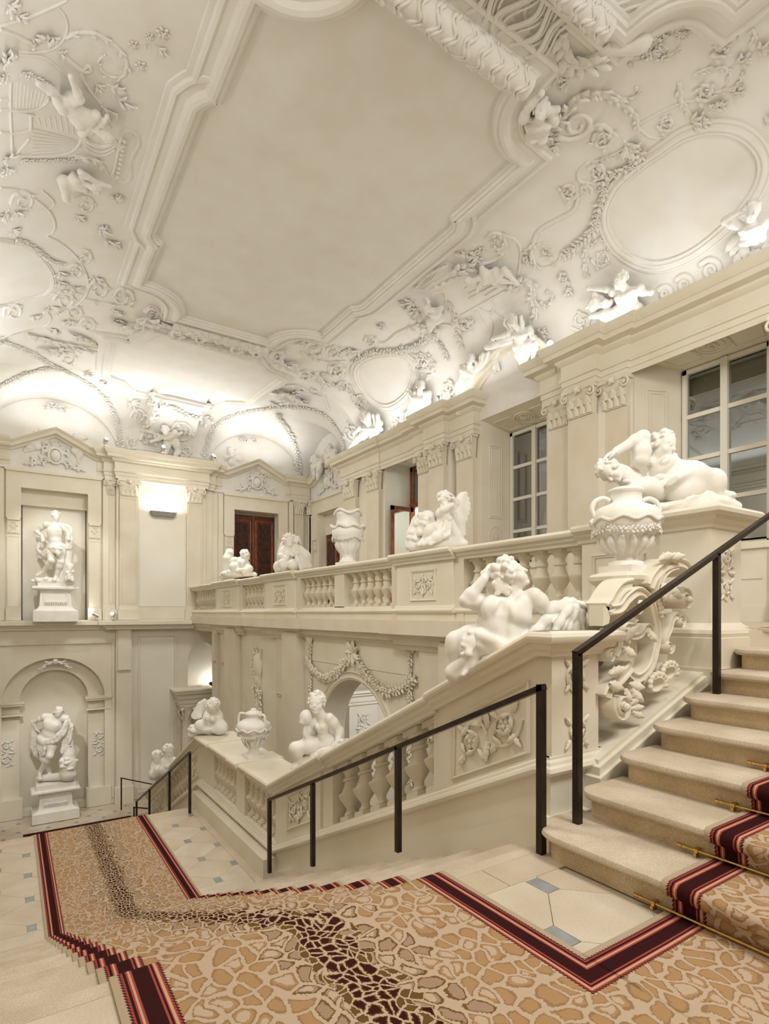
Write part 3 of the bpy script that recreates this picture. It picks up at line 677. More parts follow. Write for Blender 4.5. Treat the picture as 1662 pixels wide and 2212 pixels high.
m.wbox(2.68, 3.2, -.02, .2, Z3, Z3 + .5)
m.build('lower_pilaster', 'cream', wall_far)
FARW().wbox(3.42, 4.44, -.01, .012, -4.1, .66).build('lower_panel', 'panelw', wall_far, smooth=0)
# pediment reliefs (cartouche with scrolls and leaves)
def cartouche(m, f, n, s, seed=0):
    n = np.array(n, float)
    P = lambda x, y, h=0: np.array(f(x * s, y * s)) + n * h * s
    ring = [P(.28 * math.cos(a), .05 + .36 * math.sin(a), .08) for a in np.linspace(0, 6.283, 25)]
    m.tube(ring, .055 * s, 6, nrm=n)
    m.ball(P(0, .05, .02), (.24 * s, .24 * s, .30 * s) if abs(n[2]) < .5 else .24 * s, 12, 8)
    for sg in (-1, 1):
        for (x, y, r, a0, tn) in ((.42, .32, .17, 2.6, 1.5), (.46, -.22, .2, 3.4, -1.5), (.85, -.32, .16, 2.8, 1.4), (.2, .52, .12, 3.4, 1.4)):
            sp = [P(sg * q[0], q[1], .05) for q in spiral2(x, y, r, r * .2, a0, tn, 20)]
            m.tube(sp, [.05 * s * (1.2 - .6 * k / 20) for k in range(21)], 5, nrm=n)
            for k in (1, 6, 11): leafq(m, sp[k], (sp[k] - P(sg * x, y)) + (sp[k] - sp[k + 1]) * 2, n, .2 * s, .07 * s, .3)
        for k in range(4): leafq(m, P(sg * (.55 + .16 * k), -.42, .03), P(sg, .35 - .25 * k) - P(0, 0), n, .24 * s, .09 * s, .2)
    for k in range(5): leafq(m, P(0, .42, .06), P(-.8 + .4 * k, 1) - P(0, 0), n, .28 * s, .1 * s, .3)
for cc in CB:
    m = FARW(); cartouche(m, lambda x, y: m.m(cc + x, .04, 5.93 + y), (0, -1, 0), .62); m.build('pediment_relief', 'stucco', wall_far)
# ---------------------------------------------------------------- right wall
tag(MB().sweep([(XL, YN, 5.5), (XL, 15.9, 5.5)], ENT, False, 1).build('trim_3', 'cream', smooth=25), kind='structure')
wall_right = empty('wall_right', (XR, 8, 1.28), kind='structure')
OPN = [(-1.2, 1.0), (3.72, 5.82), (7.74, 9.62), (12.0, 13.62)]
m = RGTW(); ys = [YN] + [v for o in OPN for v in o] + [15.9]
for a, b in zip(ys[0::2], ys[1::2]): m.wbox(a, b, -.95, 0, 1.0, 5.82)
m.wbox(YN, 15.9, -.95, 0, 5.8, 8.6)
m.build('wall_skin', 'cream', wall_right, smooth=0)
RECW().wbox(15.85, 19.5, -.95, -.6, 1.0, 8.6).wbox(15.85, 16.72, -.61, 0, 1, 8.6).wbox(18.28, 19.5, -.61, 0, 1, 8.6).wbox(16.7, 18.3, -.61, 0, 4.95, 8.6).build('recess_skin', 'cream', wall_right, smooth=0)
RECW().wbox(15.9, 19.2, -.01, .006, 6.0, 8.6).build('lunette_wall', 'stucco', wall_right, smooth=0)
bay(RECW, wall_right, 17.5, .80, 1.28, 4.95, .35)
pediment(RECW, wall_right, 17.5, 1.0, 5.98, 6.5)
m = RECW(); cartouche(m, lambda x, y: m.m(17.5 + x, .04, 5.93 + y), (-1, 0, 0), .62); m.build('pediment_relief', 'stucco', wall_right)
pilaster(RECW, wall_right, 18.66, 19.0, .10, 1.28, 5.48, .5)
for u0, u1, v in ((7.08, 7.58, .14), (6.42, 6.98, .30), (5.86, 6.36, .14), (11.36, 11.86, .14), (10.62, 11.2, .30), (9.76, 10.34, .14), (15.06, 15.8, .14), (13.74, 14.4, .14), (2.9, 3.6, .14), (1.2, 1.9, .14)):
    pilaster(RGTW, wall_right, u0, u1, v, 1.28, 5.50, .52, False)
RGTW().wbox(6.3, 7.06, -.02, .16, 1.28, 5.5).wbox(10.5, 11.3, -.02, .16, 1.28, 5.5).build('pilaster_backing', 'panelw', wall_right, smooth=0)
entab('entablature', wall_right, [(XR, YN), (8.88, YN), (8.88, 5.84), (8.82, 5.84), (8.82, 6.36), (8.66, 6.36), (8.66, 7.02), (8.82, 7.02), (8.82, 7.66), (9.1, 7.66)], 5.50, -1)
entab('entablature', wall_right, [(9.1, 9.70), (8.82, 9.70), (8.82, 10.56), (8.66, 10.56), (8.66, 11.26), (8.82, 11.26), (8.82, 11.92), (8.88, 11.92), (8.88, 13.68), (8.84, 13.68), (8.84, 15.86), (9.3, 15.86)], 5.50, -1)
# segmental arch above the second window
A2 = [(8.68 + 1.16 * math.cos(a), 5.98 + .86 * math.sin(a)) for a in np.linspace(math.pi, 0, 25)]
m = RGTW(); m.wsweep(A2, [(0, -.02), (0, .08), (.06, .10), (.08, .2), (.16, .22), (.20, .3), (.28, .34), (.28, -.02)], False, -1)
m.build('arched_pediment', 'cream', wall_right, smooth=25)
m = RGTW(); m.wprism([(8.68 - 1.16, 5.8)] + A2 + [(8.68 + 1.16, 5.8)], -.02, .03); m.build('arch_tympanum', 'stucco', wall_right, smooth=0)
# reveals and windows
def window(n, y0, y1, yb0, yb1, zs, zt, dep=.88):
    X0, X1 = XR, XR + dep; zb = zt - .2
    e = empty('window_%d' % n, (X1, (y0 + y1) / 2, zs), kind='structure')
    m = MB(); q = lambda a, b, c_, d: m.add([a, b, c_, d], [(0, 1, 2, 3)])
    q((X0, y1, zs), (X0, y1, zt), (X1, yb1, zb), (X1, yb1, zs)); q((X0, y0, zs), (X1, yb0, zs), (X1, yb0, zb), (X0, y0, zt)); q((X0, y0, zt), (X1, yb0, zb), (X1, yb1, zb), (X0, y1, zt)); q((X0, y0, zs), (X0, y1, zs), (X1, yb1, zs), (X1, yb0, zs))
    m.build('reveal', 'cream', e, smooth=0)
    # moulded panels on the visible reveal and the soffit
    def fr(a, b, z0, z1, t=0): # interpolate on left reveal, s 0..1 depth
        P = lambda s, z: np.array([X0 + (X1 - X0) * s, y1 + (yb1 - y1) * s - .004, z]); return [P(a, z0), P(b, z0), P(b, z1), P(a, z1)]
    m = MB(); nr = np.cross(np.array([X1 - X0, yb1 - y1, 0]), [0, 0, 1.0]); nr /= np.linalg.norm(nr); nr = nr if nr[1] < 0 else -nr
    for (a, b, z0, z1) in ((.24, .62, zs + 1.15, zb - .35), (.24, .62, zs + .1, zs + .28)):
        R4 = fr(a, b, z0, z1); m.tube(R4 + [R4[0]], .014, 4, nrm=nr); R4 = fr(a + .06, b - .06, z0 + .05, z1 - .05); m.tube(R4 + [R4[0]], .01, 4, nrm=nr)
    for rr in (.21, .16, .1): m.tube([np.array([X0 + (X1 - X0) * (.43 + rr * 1.05 * math.cos(a)), y1 + (yb1 - y1) * (.43 + rr * math.cos(a)) - .006, zs + .72 + rr * 1.15 * math.sin(a)]) for a in np.linspace(0, 6.283, 25)], .014, 5, nrm=nr)
    rosette(m, (X0 + dep * .43, y1 + (yb1 - y1) * .43 - .01, zs + .72), nr, .09, 7)
    ns = np.array([-.2, 0, -1.0])
    SP = lambda s, t: np.array([X0 + dep * s, (y0 + (yb0 - y0) * s) * (1 - t) + (y1 + (yb1 - y1) * s) * t, zt + (zb - zt) * s - .006])
    for t0, t1 in ((.08, .34), (.66, .92)): R4 = [SP(.25, t0), SP(.75, t0), SP(.75, t1), SP(.25, t1)]; m.tube(R4 + [R4[0]], .014, 4, nrm=ns)
    for rr in (.24, .17): m.tube([SP(.5 + rr * 1.0 * math.cos(a), .5 + rr * .62 * math.sin(a)) for a in np.linspace(0, 6.283, 25)], .016, 5, nrm=ns)
    rosette(m, SP(.5, .5), ns, .11, 8)
    m.build('reveal_panel', 'cream', e)
    m = MB(); m.sweep([(X0 - .0, y1 + .0, 0)] * 0 + [(XR, y1 + .02, 0), (XR, y1 + .021, 0)], [(0, 0), (0, .01), (.01, .01)]) if False else None
    # casement: frame, mullion, three transoms, eight panes
    f = MB(); yc = (yb0 + yb1) / 2; w = .075
    f.box(X1 - .1, X1, yb0, yb0 + w, zs, zb).box(X1 - .1, X1, yb1 - w, yb1, zs, zb).box(X1 - .1, X1, yb0, yb1, zb - w, zb).box(X1 - .1, X1, yb0, yb1, zs, zs + .12).box(X1 - .12, X1, yc - .055, yc + .055, zs, zb)
    zz = [zs + .12 + (zb - w - zs - .12) * k / 4 for k in range(5)]
    for z in zz[1:4]: f.box(X1 - .09, X1 - .02, yb0, yb1, z - .035, z + .035)
    f.build('window_frame', 'whitepaint', e, smooth=0)
    for k in range(4):
        for a, b in ((yb0 + w, yc - .055), (yc + .055, yb1 - w)): MB().box(X1 - .055, X1 - .05, a, b, zz[k] + .035, zz[k + 1] - .035).build('pane', 'pane_glass', e, smooth=0)
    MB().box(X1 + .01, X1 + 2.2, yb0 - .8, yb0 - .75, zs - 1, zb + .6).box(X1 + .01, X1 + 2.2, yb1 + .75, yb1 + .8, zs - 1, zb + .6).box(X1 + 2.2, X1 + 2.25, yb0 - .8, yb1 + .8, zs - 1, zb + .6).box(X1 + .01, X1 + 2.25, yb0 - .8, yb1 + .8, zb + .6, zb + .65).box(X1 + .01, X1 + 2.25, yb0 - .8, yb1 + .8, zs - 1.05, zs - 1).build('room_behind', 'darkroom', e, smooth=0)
    MB().box(XR - .005, X1, y0 - .02, y1 + .02, 1.28, zs - .02).box(XR - .05, XR + .1, y0 - .02, y1 + .02, zs - .1, zs).box(XR - .03, XR + .1, y0, y1, 1.28, 1.5).box(XR - .02, XR + .1, y0 + .1, y1 - .1, 1.9, 1.94).build('apron', 'cream', e, smooth=0)
    return e
window(1, 3.72, 5.82, 4.02, 5.42, 2.44, 5.80)
window(2, 7.74, 9.62, 8.04, 9.50, 2.44, 5.80)
window(3, -1.2, 1.0, -.9, .7, 2.44, 5.80)
# outer casing around the nearer windows
m = RGTW()
for y0, y1 in ((3.72, 5.82), (7.74, 9.62)):
    if y0 < 5: m.wsweep([(y0, 1.3), (y0, 5.8), (y1, 5.8), (y1, 1.3)], [(0, -.01), (0, .05), (.05, .06), (.09, .03), (.09, -.01)], False, -1)
m.build('window_casing', 'cream', wall_right)
# French door standing open in the third opening
e = empty('door_3', (9.85, 12.8, 1.28), kind='structure')
m = MB(); X1 = 9.9
m.add([(XR, 13.62, 1.28), (XR, 13.62, 5.8), (X1, 13.5, 5.65), (X1, 13.5, 1.28)], [(0, 1, 2, 3)]); m.add([(XR, 12.0, 1.28), (X1, 12.1, 1.28), (X1, 12.1, 5.65), (XR, 12.0, 5.8)], [(0, 1, 2, 3)]); m.add([(XR, 12.0, 5.8), (X1, 12.1, 5.65), (X1, 13.5, 5.65), (XR, 13.62, 5.8)], [(0, 1, 2, 3)])
m.build('reveal', 'panelw', e, smooth=0)
m = MB(); rosette(m, (9.45, 12.8, 5.72), (0, 0, -1), .2, 8); m.tube([(9.45 + .28 * math.cos(a), 12.8 + .4 * math.sin(a), 5.715) for a in np.linspace(0, 6.28, 25)], .02, 5, nrm=(0, 0, -1)); m.build('soffit_relief', 'cream', e)
MB().box(9.8, 9.9, 12.1, 12.22, 1.28, 5.65).box(9.8, 9.9, 13.38, 13.5, 1.28, 5.65).box(9.8, 9.9, 12.1, 13.5, 5.53, 5.65).box(9.78, 9.9, 12.1, 13.5, 4.46, 4.6).box(9.8, 9.9, 12.75, 12.85, 4.6, 5.6).build('door_frame', 'woodlight', e)
MB().box(9.84, 9.845, 12.22, 12.75, 4.6, 5.53).box(9.84, 9.845, 12.85, 13.38, 4.6, 5.53).build('transom_pane', 'pane_glass', e, smooth=0)
def leaf_door(px0, px1, py0, py1, par):
    MB().box(px0, px0 + .11, py0, py1, 1.3, 4.46).box(px1 - .11, px1, py0, py1, 1.3, 4.46).box(px0, px1, py0, py1, 4.34, 4.46).box(px0, px1, py0, py1, 1.3, 1.75).box(px0 + .1, px1 - .1, py0 + .01, py1 - .01, 2.35, 2.42).build('door_leaf', 'woodlight', par)
    MB().box(px0 + .11, px1 - .11, (py0 + py1) / 2 - .002, (py0 + py1) / 2 + .002, 1.75, 4.34).build('pane', 'pane_glass', par, smooth=0)
leaf_door(9.02, 9.80, 13.33, 13.38, e); leaf_door(9.25, 9.80, 12.22, 12.27, e)
MB().box(9.95, 12.5, 11.0, 14.6, 1.2, 1.25).box(9.95, 12.5, 14.6, 14.7, 1.2, 6).box(12.5, 12.6, 11, 14.7, 1.2, 6).box(9.95, 12.6, 11, 14.7, 6, 6.1).box(9.95, 12.5, 10.9, 11.0, 1.2, 6).build('room_behind', 'panelw', e, smooth=0)
area('room_lamp', (11.2, 12.8, 5.6), (10.4, 13.2, 2.0), .8, 110, NEUT)
# wooden double doors
def double_door(n, wm, c, half, z0, zt, v):
    e = empty('door_%d' % n, wm().m(c, v, z0), kind='structure')
    for sg in (-1, 1):
        m = wm(); a, b = sorted((c + sg * .004, c + sg * half)); m.wbox(a, b, v - .05, v, z0, zt); o = m.build('door_leaf', 'wood', e, smooth=0)
        for zz0, zz1 in ((z0 + .2, z0 + 1.05), (z0 + 1.2, zt - .22)):
            m = wm(); m.wsweep([(a + .12, zz0), (b - .12, zz0), (b - .12, zz1), (a + .12, zz1)], [(0, v - .01), (0, v + .022), (.02, v + .03), (.05, v + .012), (.07, v - .01)], True, 1); m.build('panel_moulding', 'woodlight', o, smooth=25)
            wm().wbox(a + .19, b - .19, v - .01, v + .015, zz0 + .07, zz1 - .07).build('door_panel', 'wooddark', o, smooth=0)
    wm().wbox(c - .03, c + .03, v, v + .02, z0, zt).build('astragal', 'woodlight', e)
double_door(1, FARW, CB[1], .80, 1.28, 4.86, -.30)
double_door(2, RECW, 17.5, .80, 1.28, 4.2, -.30)
RECW().wbox(16.7, 18.3, -.5, -.25, 4.2, 4.95).build('door_header', 'cream', wall_right, smooth=0)
# ---------------------------------------------------------------- wall below the gallery
wall_g = empty('wall_gallery', (5.1, 10, -4.4), kind='structure')
GW = lambda: WMB('right', 5.12)
AC, AH, AS = 8.72, 1.28, -1.05
m = GW(); m.wprism(archpoly(AC, AH, AS, Z3, 2.36, 16.9, 1.02, rise=1.28), -.5, 0)
m.build('wall_skin', 'cream', wall_g, smooth=0)
APATH = [(AC - AH, -3.2), (AC - AH, AS)] + [(AC - AH * math.cos(math.pi * i / 28), AS + 1.28 * math.sin(math.pi * i / 28)) for i in range(1, 28)] + [(AC + AH, AS), (AC + AH, -3.2)]
GW().wsweep(APATH, [(-.01, -.5), (-.01, .03), (.03, .05), (.06, .03), (.10, .03), (.13, .06), (.15, .02), (.15, -.02)], False, -1).build('arch_moulding', 'cream2', wall_g, smooth=25)
m = GW()
for a, b in ((16.45, 16.9), (15.4, 16.05), (11.45, 12.05), (6.1, 6.7)):
    m.wbox(a, b, -.02, .10, Z3, 1.0); m.wbox(a + .08, b - .08, .08, .13, -.35 if b < 14 else .05, .8)
    m.wbox(a + .06, b - .06, .08, .145, -.38 if b < 14 else .02, -.35 if b < 14 else .05)
    for q in range(6): m.ball(m.m(a + .12 + q * (b - a - .24) / 5, .12, (-.41 if b < 14 else -.01)), .028, 6, 4)
m.wbox(14.6, 15.4, -.02, .22, Z3, 1.0).wbox(10.75, 11.45, -.02, .22, Z3, 1.0).wbox(5.4, 6.1, -.02, .22, Z3, 1.0)
m.build('lower_pilaster', 'cream2', wall_g)
GW().wbox(12.1, 14.55, -.01, .02, Z3, .86).wbox(6.75, 10.7, -.01, .012, 0.45, .86).build('wall_panel', 'cream', wall_g, smooth=0)
# lower base moulding
MB().sweep([(5.12, 16.9, -1.95), (4.9, 15.4, -1.95), (4.9, 14.6, -1.95), (5.0, 14.5, -1.95), (5.0, 11.5, -1.95), (4.85, 11.45, -1.95), (4.85, 10.7, -1.95), (5.1, 10.6, -1.95)], [(-.3, -.35), (.05, -.35), (.05, -.25), (.12, -.2), (.12, -.1), (.16, -.06), (.16, .0), (-.3, .03)], False, 1).build('base_moulding', 'cream2', wall_g, smooth=25)
# reliefs: trophy and festoons
m = GW(); F = lambda u, z: np.array(m.m(u, .02, z)); nx = np.array([-1.0, 0, 0])
for sg in (-1, 1):
    c0 = F(AC, .78); pts = [F(AC + sg * t * 1.85, .72 - .62 * math.sin(t * math.pi * .92) * .75 - .18 * t) for t in np.linspace(.03, 1, 22)]
    garland(m, pts, nx, .11, 3 + sg, 1.2)
    garland(m, [F(AC + sg * 1.72, .82 - t * 2.0) for t in np.linspace(0, 1, 14)], nx, .075, 8 + sg, 1.0)
    for q in range(4): leafq(m, F(AC + sg * 1.72, .78), (0, sg * (q - 1.5) * .6, 1), nx, .22, .06, .2)
for q in range(7): leafq(m, F(AC, .7), (0, math.cos(q * .9), math.sin(q * .9)), nx, .24, .08, .3)
rosette(m, F(AC, .74), nx, .12, 7)
m.build('festoon_relief', 'cream', wall_g, smooth=50)
m = GW(); u0 = 13.35
for (du, dz, L, an) in ((0, -.9, 1.5, 75), (.05, -.95, 1.6, 110), (-.1, -1.0, 1.3, 60), (.1, -.9, 1.1, 125)):
    a = math.radians(an); m.tube([F(u0 + du + math.cos(a) * L * t * .55, dz + math.sin(a) * L * t) + nx * .03 for t in (0, .5, 1)], [.03, .025, .02], 6, nrm=nx)
m.ball(F(u0, .1) + nx * .02, (.08, .26, .34), 12, 8); m.ball(F(u0, -.22), (.09, .2, .26), 12, 8)
m.tube([F(u0 + .22 * math.cos(a), .13 + .3 * math.sin(a)) for a in np.linspace(0, 6.28, 21)], .03, 5, nrm=nx)
garland(m, [F(u0 + .25 * math.sin(t * 7), .6 - t * 2.2) for t in np.linspace(0, 1, 18)], nx, .12, 21, .8)
garland(m, [F(u0 - .3 + .6 * t, -.7 + .25 * math.cos(t * 6.28)) for t in np.linspace(0, 1, 10)], nx, .09, 5, .8)
m.build('trophy_relief', 'cream', wall_g, smooth=50)
# arched light above the side doorway, bright behind, on an entablature with a column
FARW().wbox(4.8, 5.9, -.452, -.44, -1.05, .5).build('niche_back', 'niche_inner', wall_far, smooth=0)
MB().box(6.3, 6.4, 16.9, 19.1, -4.4, 1.0).build('return_wall', 'cream', wall_g, smooth=0)
MB().sweep([(4.52, 19.1, -1.02), (4.52, 18.62, -1.02), (5.62, 18.62, -1.02), (5.62, 19.1, -1.02)], [(-.3, -.55), (.0, -.55), (.0, -.46), (.03, -.45), (.03, -.34), (.07, -.30), (.08, -.2), (.12, -.17), (.17, -.13), (.18, -.06), (.22, -.04), (.22, .0), (-.3, .02)], False, 1).build('impost_entablature', 'cream', wall_far, smooth=25)
d_ = bpy.data.lights.new('niche_lamp', 'POINT'); d_.energy = 9; d_.color = (1, .98, .95); d_.shadow_soft_size = .04; o_ = bpy.data.objects.new('niche_lamp', d_); COL.objects.link(o_); o_.location = (5.82, 19.25, -.9)
m = MB(); m.lathe([(.2, -4.4), (.2, -4.2), (.17, -4.15), (.165, -2.4), (.15, -2.05), (.18, -2.0)], (4.80, 18.86, 0), 16); m.build('column_shaft', 'cream', wall_far)
m = MB(); m.lathe([(.16, -2.02), (.19, -1.95), (.18, -1.82), (.25, -1.62), (.27, -1.57)], (4.80, 18.86, 0), 16)
for q in range(8): a = q / 8 * 6.283; d = np.array([math.cos(a), math.sin(a), 0]); leafq(m, np.array([4.80, 18.86, -2.0]) + d * .17, (0, 0, 1), d, .3, .07, .4)
for q in range(4): a = q / 4 * 6.283 + .78; m.ball((4.80 + .26 * math.cos(a), 18.86 + .26 * math.sin(a), -1.66), .075)
m.build('column_capital', 'cream', wall_far)
# vestibule seen through the arch
MB().box(5.6, 9.2, 2.4, 2.5, -4.4, 1.0).box(9.1, 9.2, 2.4, 17, -4.4, 1.0).box(5.6, 9.2, 12.6, 12.7, -4.4, 1.0).build('vestibule_wall', 'panelw', wall_g, smooth=0)
m = MB(); m.box(6.72, 7.5, 11.7, 12.1, -4.4, -.78).box(6.66, 7.56, 11.64, 12.1, -.78, -.70).box(6.6, 9.0, 11.6, 12.1, -.70, -.55).box(6.52, 9.0, 11.52, 12.1, -.55, -.48).box(6.44, 9.0, 11.44, 12.1, -.48, -.42).box(7.5, 9.0, 11.9, 12.1, -4.4, -.7); m.build('vestibule_pier', 'panelw', wall_g, smooth=0)
m = MB(); rinceau(m, lambda x, y: (7.11 + x, 11.695, -1.35 + y), (0, -1, 0), .22, .42, seed=2, scale=1.3); m.build('vestibule_relief', 'stucco', wall_g, smooth=85)
area('vestibule_lamp', (7.4, 8.6, .85), (7.2, 10.6, -2), 1.0, 70, NEUT)
# gallery edge (slab face with mouldings), breaking forward under the pedestals
SE = [(-.25, -.42), (.0, -.42), (.02, -.36), (.06, -.34), (.06, -.27), (.1, -.22), (.13, -.2), (.20, -.19), (.22, -.18), (.22, .03), (-.25, .03)]
pth = [(5.1, 19.1)]
for a, b in ((16.3, 14.2), (12.6, 10.75), (7.2, 5.75)): pth += [(5.1, a), (5.0, a), (5.0, b), (5.1, b)]
pth += [(5.1, 3.0), (5.1, 2.4)]
tag(MB().sweep([(a, b, 1.27) for a, b in pth], SE, False, 1).build('trim_2', 'cream2', smooth=25), kind='structure')
# ---------------------------------------------------------------- ceiling: cove, groined corner lunettes, flat crown
AFAR, ASD = 2.9, 2.25
def cl(v): return np.clip(v, 0, 1)
def ceil_z(x, y):
    x = np.asarray(x, float); y = np.asarray(y, float)
    ux = np.maximum(cl((x - (XR - ASD)) / ASD), cl(((XL + ASD) - x) / ASD)); uy = cl((y - (YF - AFAR)) / AFAR)
    cv = ZS + (ZC - ZS) * np.minimum(np.sqrt(1 - ux ** 2), np.sqrt(1 - uy ** 2))
    dist = np.maximum(YF - y, 0)
    for c in CB:
        u = (x - c) / 1.66
        b = np.where(np.abs(u) < 1, 6.25 + 1.36 * np.sqrt(np.maximum(1 - u ** 2, 0)) + .13 * dist, 0)
        b = np.where(dist < 4.2, b, 0)
        cv = np.maximum(cv, np.minimum(b, ZC))
    v = (y - 17.5) / 1.56
    for side in (0, 1):
        dx = np.maximum(9.25 - x, 0) if side else np.maximum(x - XL, 0)
        b = np.where(np.abs(v) < 1, 6.25 + 1.36 * np.sqrt(np.maximum(1 - v ** 2, 0)) + .13 * dx, 0)
        b = np.where(dx < 4.2, b, 0); cv = np.maximum(cv, np.minimum(b, ZC))
    return cv
ceiling = empty('ceiling', (4.2, 8, ZS), kind='structure')
tq = np.sin(np.linspace(0, math.pi / 2, 26))
xs = np.concatenate([XL + ASD - ASD * tq[::-1], np.linspace(XL + ASD, XR - ASD, 60)[1:-1], XR - ASD + ASD * tq, [9.1, 9.25]])
ys = np.concatenate([np.linspace(YN, 14.8, 40), np.linspace(14.9, YF - .02, 110)])
GX, GY = np.meshgrid(xs, ys); GZ = ceil_z(GX, GY)
far = GX > XR + .01; GZ = np.where(far & (np.abs((GY - 17.5) / 1.56) >= 1), np.minimum(GZ, ZS), GZ)
V = np.stack([GX, GY, GZ], -1).reshape(-1, 3); nx_ = len(xs); Fc = []
for j in range(len(ys) - 1):
    for i in range(nx_ - 1): a = j * nx_ + i; Fc.append((a, a + 1, a + nx_ + 1, a + nx_))
mkobj('vault', V, Fc, 'stucco', ceiling, smooth=40)
MB().box(-1.3, 10.2, YN - .4, 19.8, 8.5, 8.7).build('roof_slab', 'stucco', ceiling, smooth=0)
def csurf(px, py):
    """where the sight line through a pixel meets the vault, and the vault normal there"""
    r = ray(px, py); lo = None; ts = np.linspace(3, 24, 400); P = CAMP + r[None] * ts[:, None]
    zc = ceil_z(P[:, 0], np.minimum(P[:, 1], YF)); bad = (P[:, 2] > zc) | (P[:, 0] > XR) | (P[:, 0] < XL) | (P[:, 1] > YF)
    k = int(np.argmax(bad)) if bad.any() else 399
    a, b = ts[max(k - 1, 0)], ts[k]
    for _ in range(18):
        mid = (a + b) / 2; p = CAMP + r * mid
        if p[2] > ceil_z(p[0], min(p[1], YF)) or p[0] > XR or p[0] < XL or p[1] > YF: b = mid
        else: a = mid
    p = CAMP + r * a; h = .03
    gx = (ceil_z(p[0] + h, p[1]) - ceil_z(p[0] - h, p[1])) / (2 * h); gy = (ceil_z(p[0], min(p[1] + h, YF)) - ceil_z(p[0], p[1] - h)) / (2 * h)
    n = np.array([float(gx), float(gy), -1.0]); n /= np.linalg.norm(n); return p, n
def smoothpath(pts, n=8):
    P = np.array(pts, float); m = len(P); out = []
    for i in range(m - 1):
        p0, p1, p2, p3 = P[max(i - 1, 0)], P[i], P[i + 1], P[min(i + 2, m - 1)]
        for k in range(n):
            t = k / n; out.append(.5 * ((2 * p1) + (-p0 + p2) * t + (2 * p0 - 5 * p1 + 4 * p2 - p3) * t * t + (-p0 + 3 * p1 - 3 * p2 + p3) * t ** 3))
    out.append(P[-1]); return out
def ctrace(pts, n=6):
    q = [csurf(*p) for p in smoothpath(pts, n)]
    return np.array([a for a, _ in q]), np.array([b for _, b in q])
# framed main panel: concave corners, stepped sides
def panel_outline(cx, cy, hx, hy, r, bump, by):
    pts = []
    def q(sx, sy):   # one quadrant from the side middle to the end middle
        o = [(hx + bump, 0), (hx + bump, by)]
        o += [(hx + bump - bump * t, by + .18 * t + .06 * math.sin(t * math.pi)) for t in (.3, .6, .85)] + [(hx + .0, by + .2), (hx, hy - r)]
        o += [(hx - r + r - r * math.sin(a), hy - r * math.cos(a)) for a in [math.pi / 2 * i / 9 for i in range(0, 10)]]
        o += [(hx - r, hy)]
        return [(cx + sx * a, cy + sy * b) for a, b in o]
    a = q(1, 1); b = q(-1, 1)[::-1]; c_ = q(-1, -1); d = q(1, -1)[::-1]
    out = []
    for p in a + b + c_ + d:
        if not out or np.hypot(p[0] - out[-1][0], p[1] - out[-1][1]) > 1e-3: out.append(p)
    return out[:-1] if np.hypot(out[0][0] - out[-1][0], out[0][1] - out[-1][1]) < 1e-3 else out
FR = [(0, .02), (0, -.05), (.03, -.06), (.05, -.09), (.09, -.09), (.10, -.12), (.15, -.13), (.2, -.11), (.24, -.06), (.33, -.05), (.36, -.08), (.40, -.07), (.42, -.03), (.48, -.025), (.50, .02)]
mp = panel_outline(4.2, 8.95, 1.92, 4.0, .95, .16, 1.45)
m = MB(); m.sweep([(a, b, ZC) for a, b in mp], FR, True, 1); m.build('main_frame', 'stucco', ceiling, smooth=28)
# wall under the lunettes (shows above the cornices)
# ================================================================ BALUSTRADES
BPROF = [(.30, .10), (.46, .10), (.50, .125), (.46, .15), (.36, .17), (.33, .22), (.42, .26), (.66, .33), (.86, .40), (.96, .455), (1.0, .47), (.99, .49), (.80, .50), (.70, .53), (.56, .60), (.47, .665), (.46, .68), (.60, .69), (.62, .71), (.60, .73), (.46, .74), (.46, .79), (.55, .84), (.74, .885), (.78, .90), (.78, .915)]
def baluster_mesh(R, H, slope):
    m = MB(); m.lathe([(r * R, z * H) for r, z in BPROF], (0, 0, 0), 16, shear=slope)
    for z0, z1, h in ((0, .105, .62), (.91, 1.0, .80)):
        h *= R; q = lambda z: [(-h, -h, z * H - slope * h), (h, -h, z * H - slope * h), (h, h, z * H + slope * h), (-h, h, z * H + slope * h)]
        m.hexa(q(z0), q(z1))
    me = mkobj('baluster', np.array(m.V), m.F, 'cream2', None, (0, 0, 0), 40); d = me.data; bpy.data.objects.remove(me); return d
def put_baluster(me, par, x, y, z):
    o = bpy.data.objects.new('baluster', me); COL.objects.link(o); o.parent = par; o.location = Vector((x, y, z)) - wloc(par); return o
RAILP = [(-.3, -.16), (.02, -.16), (.03, -.13), (.06, -.11), (.07, -.075), (.10, -.07), (.115, -.05), (.118, -.03), (.105, -.008), (.09, 0), (-.3, 0)]
BASEP = [(-.3, -.12), (.0, -.12), (.035, -.11), (.05, -.085), (.04, -.06), (.02, -.05), (.015, -.03), (.0, -.015), (.0, 0), (-.3, 0)]
def raised_panel(m, f, n, corners, w=.03):
    """moulded frame around a quadrilateral field; f maps (a,z) to world, n outward normal"""
    C4 = [np.array(c_, float) for c_ in corners]; ctr = sum(C4) / 4; n = np.array(n, float)
    rings = []
    for k, (ins, h) in enumerate(((0, -.005), (0, .018), (.3, .024), (.65, .012), (1, .012), (1, -.012))):
        rings.append([np.array(f(*(c_ + (ctr - c_) / np.linalg.norm(ctr - c_) * w * ins * 1.4))) + n * h for c_ in C4])
    V = [p for r in rings for p in r]; F = []
    for i in range(len(rings) - 1):
        for j in range(4): k = (j + 1) % 4; F.append((i * 4 + j, i * 4 + k, i * 4 + 4 + k, i * 4 + 4 + j))
    m.add(V, F)
XA, XB = 2.93, 3.41          # faces of the stair balustrade
def zr1(y): return 1.27 if y < 2.56 else (-.83 + .47 * (7.03 - y) if y < 7.03 else (-.83 if y < 10.55 else -.83 - .485 * (y - 10.55)))
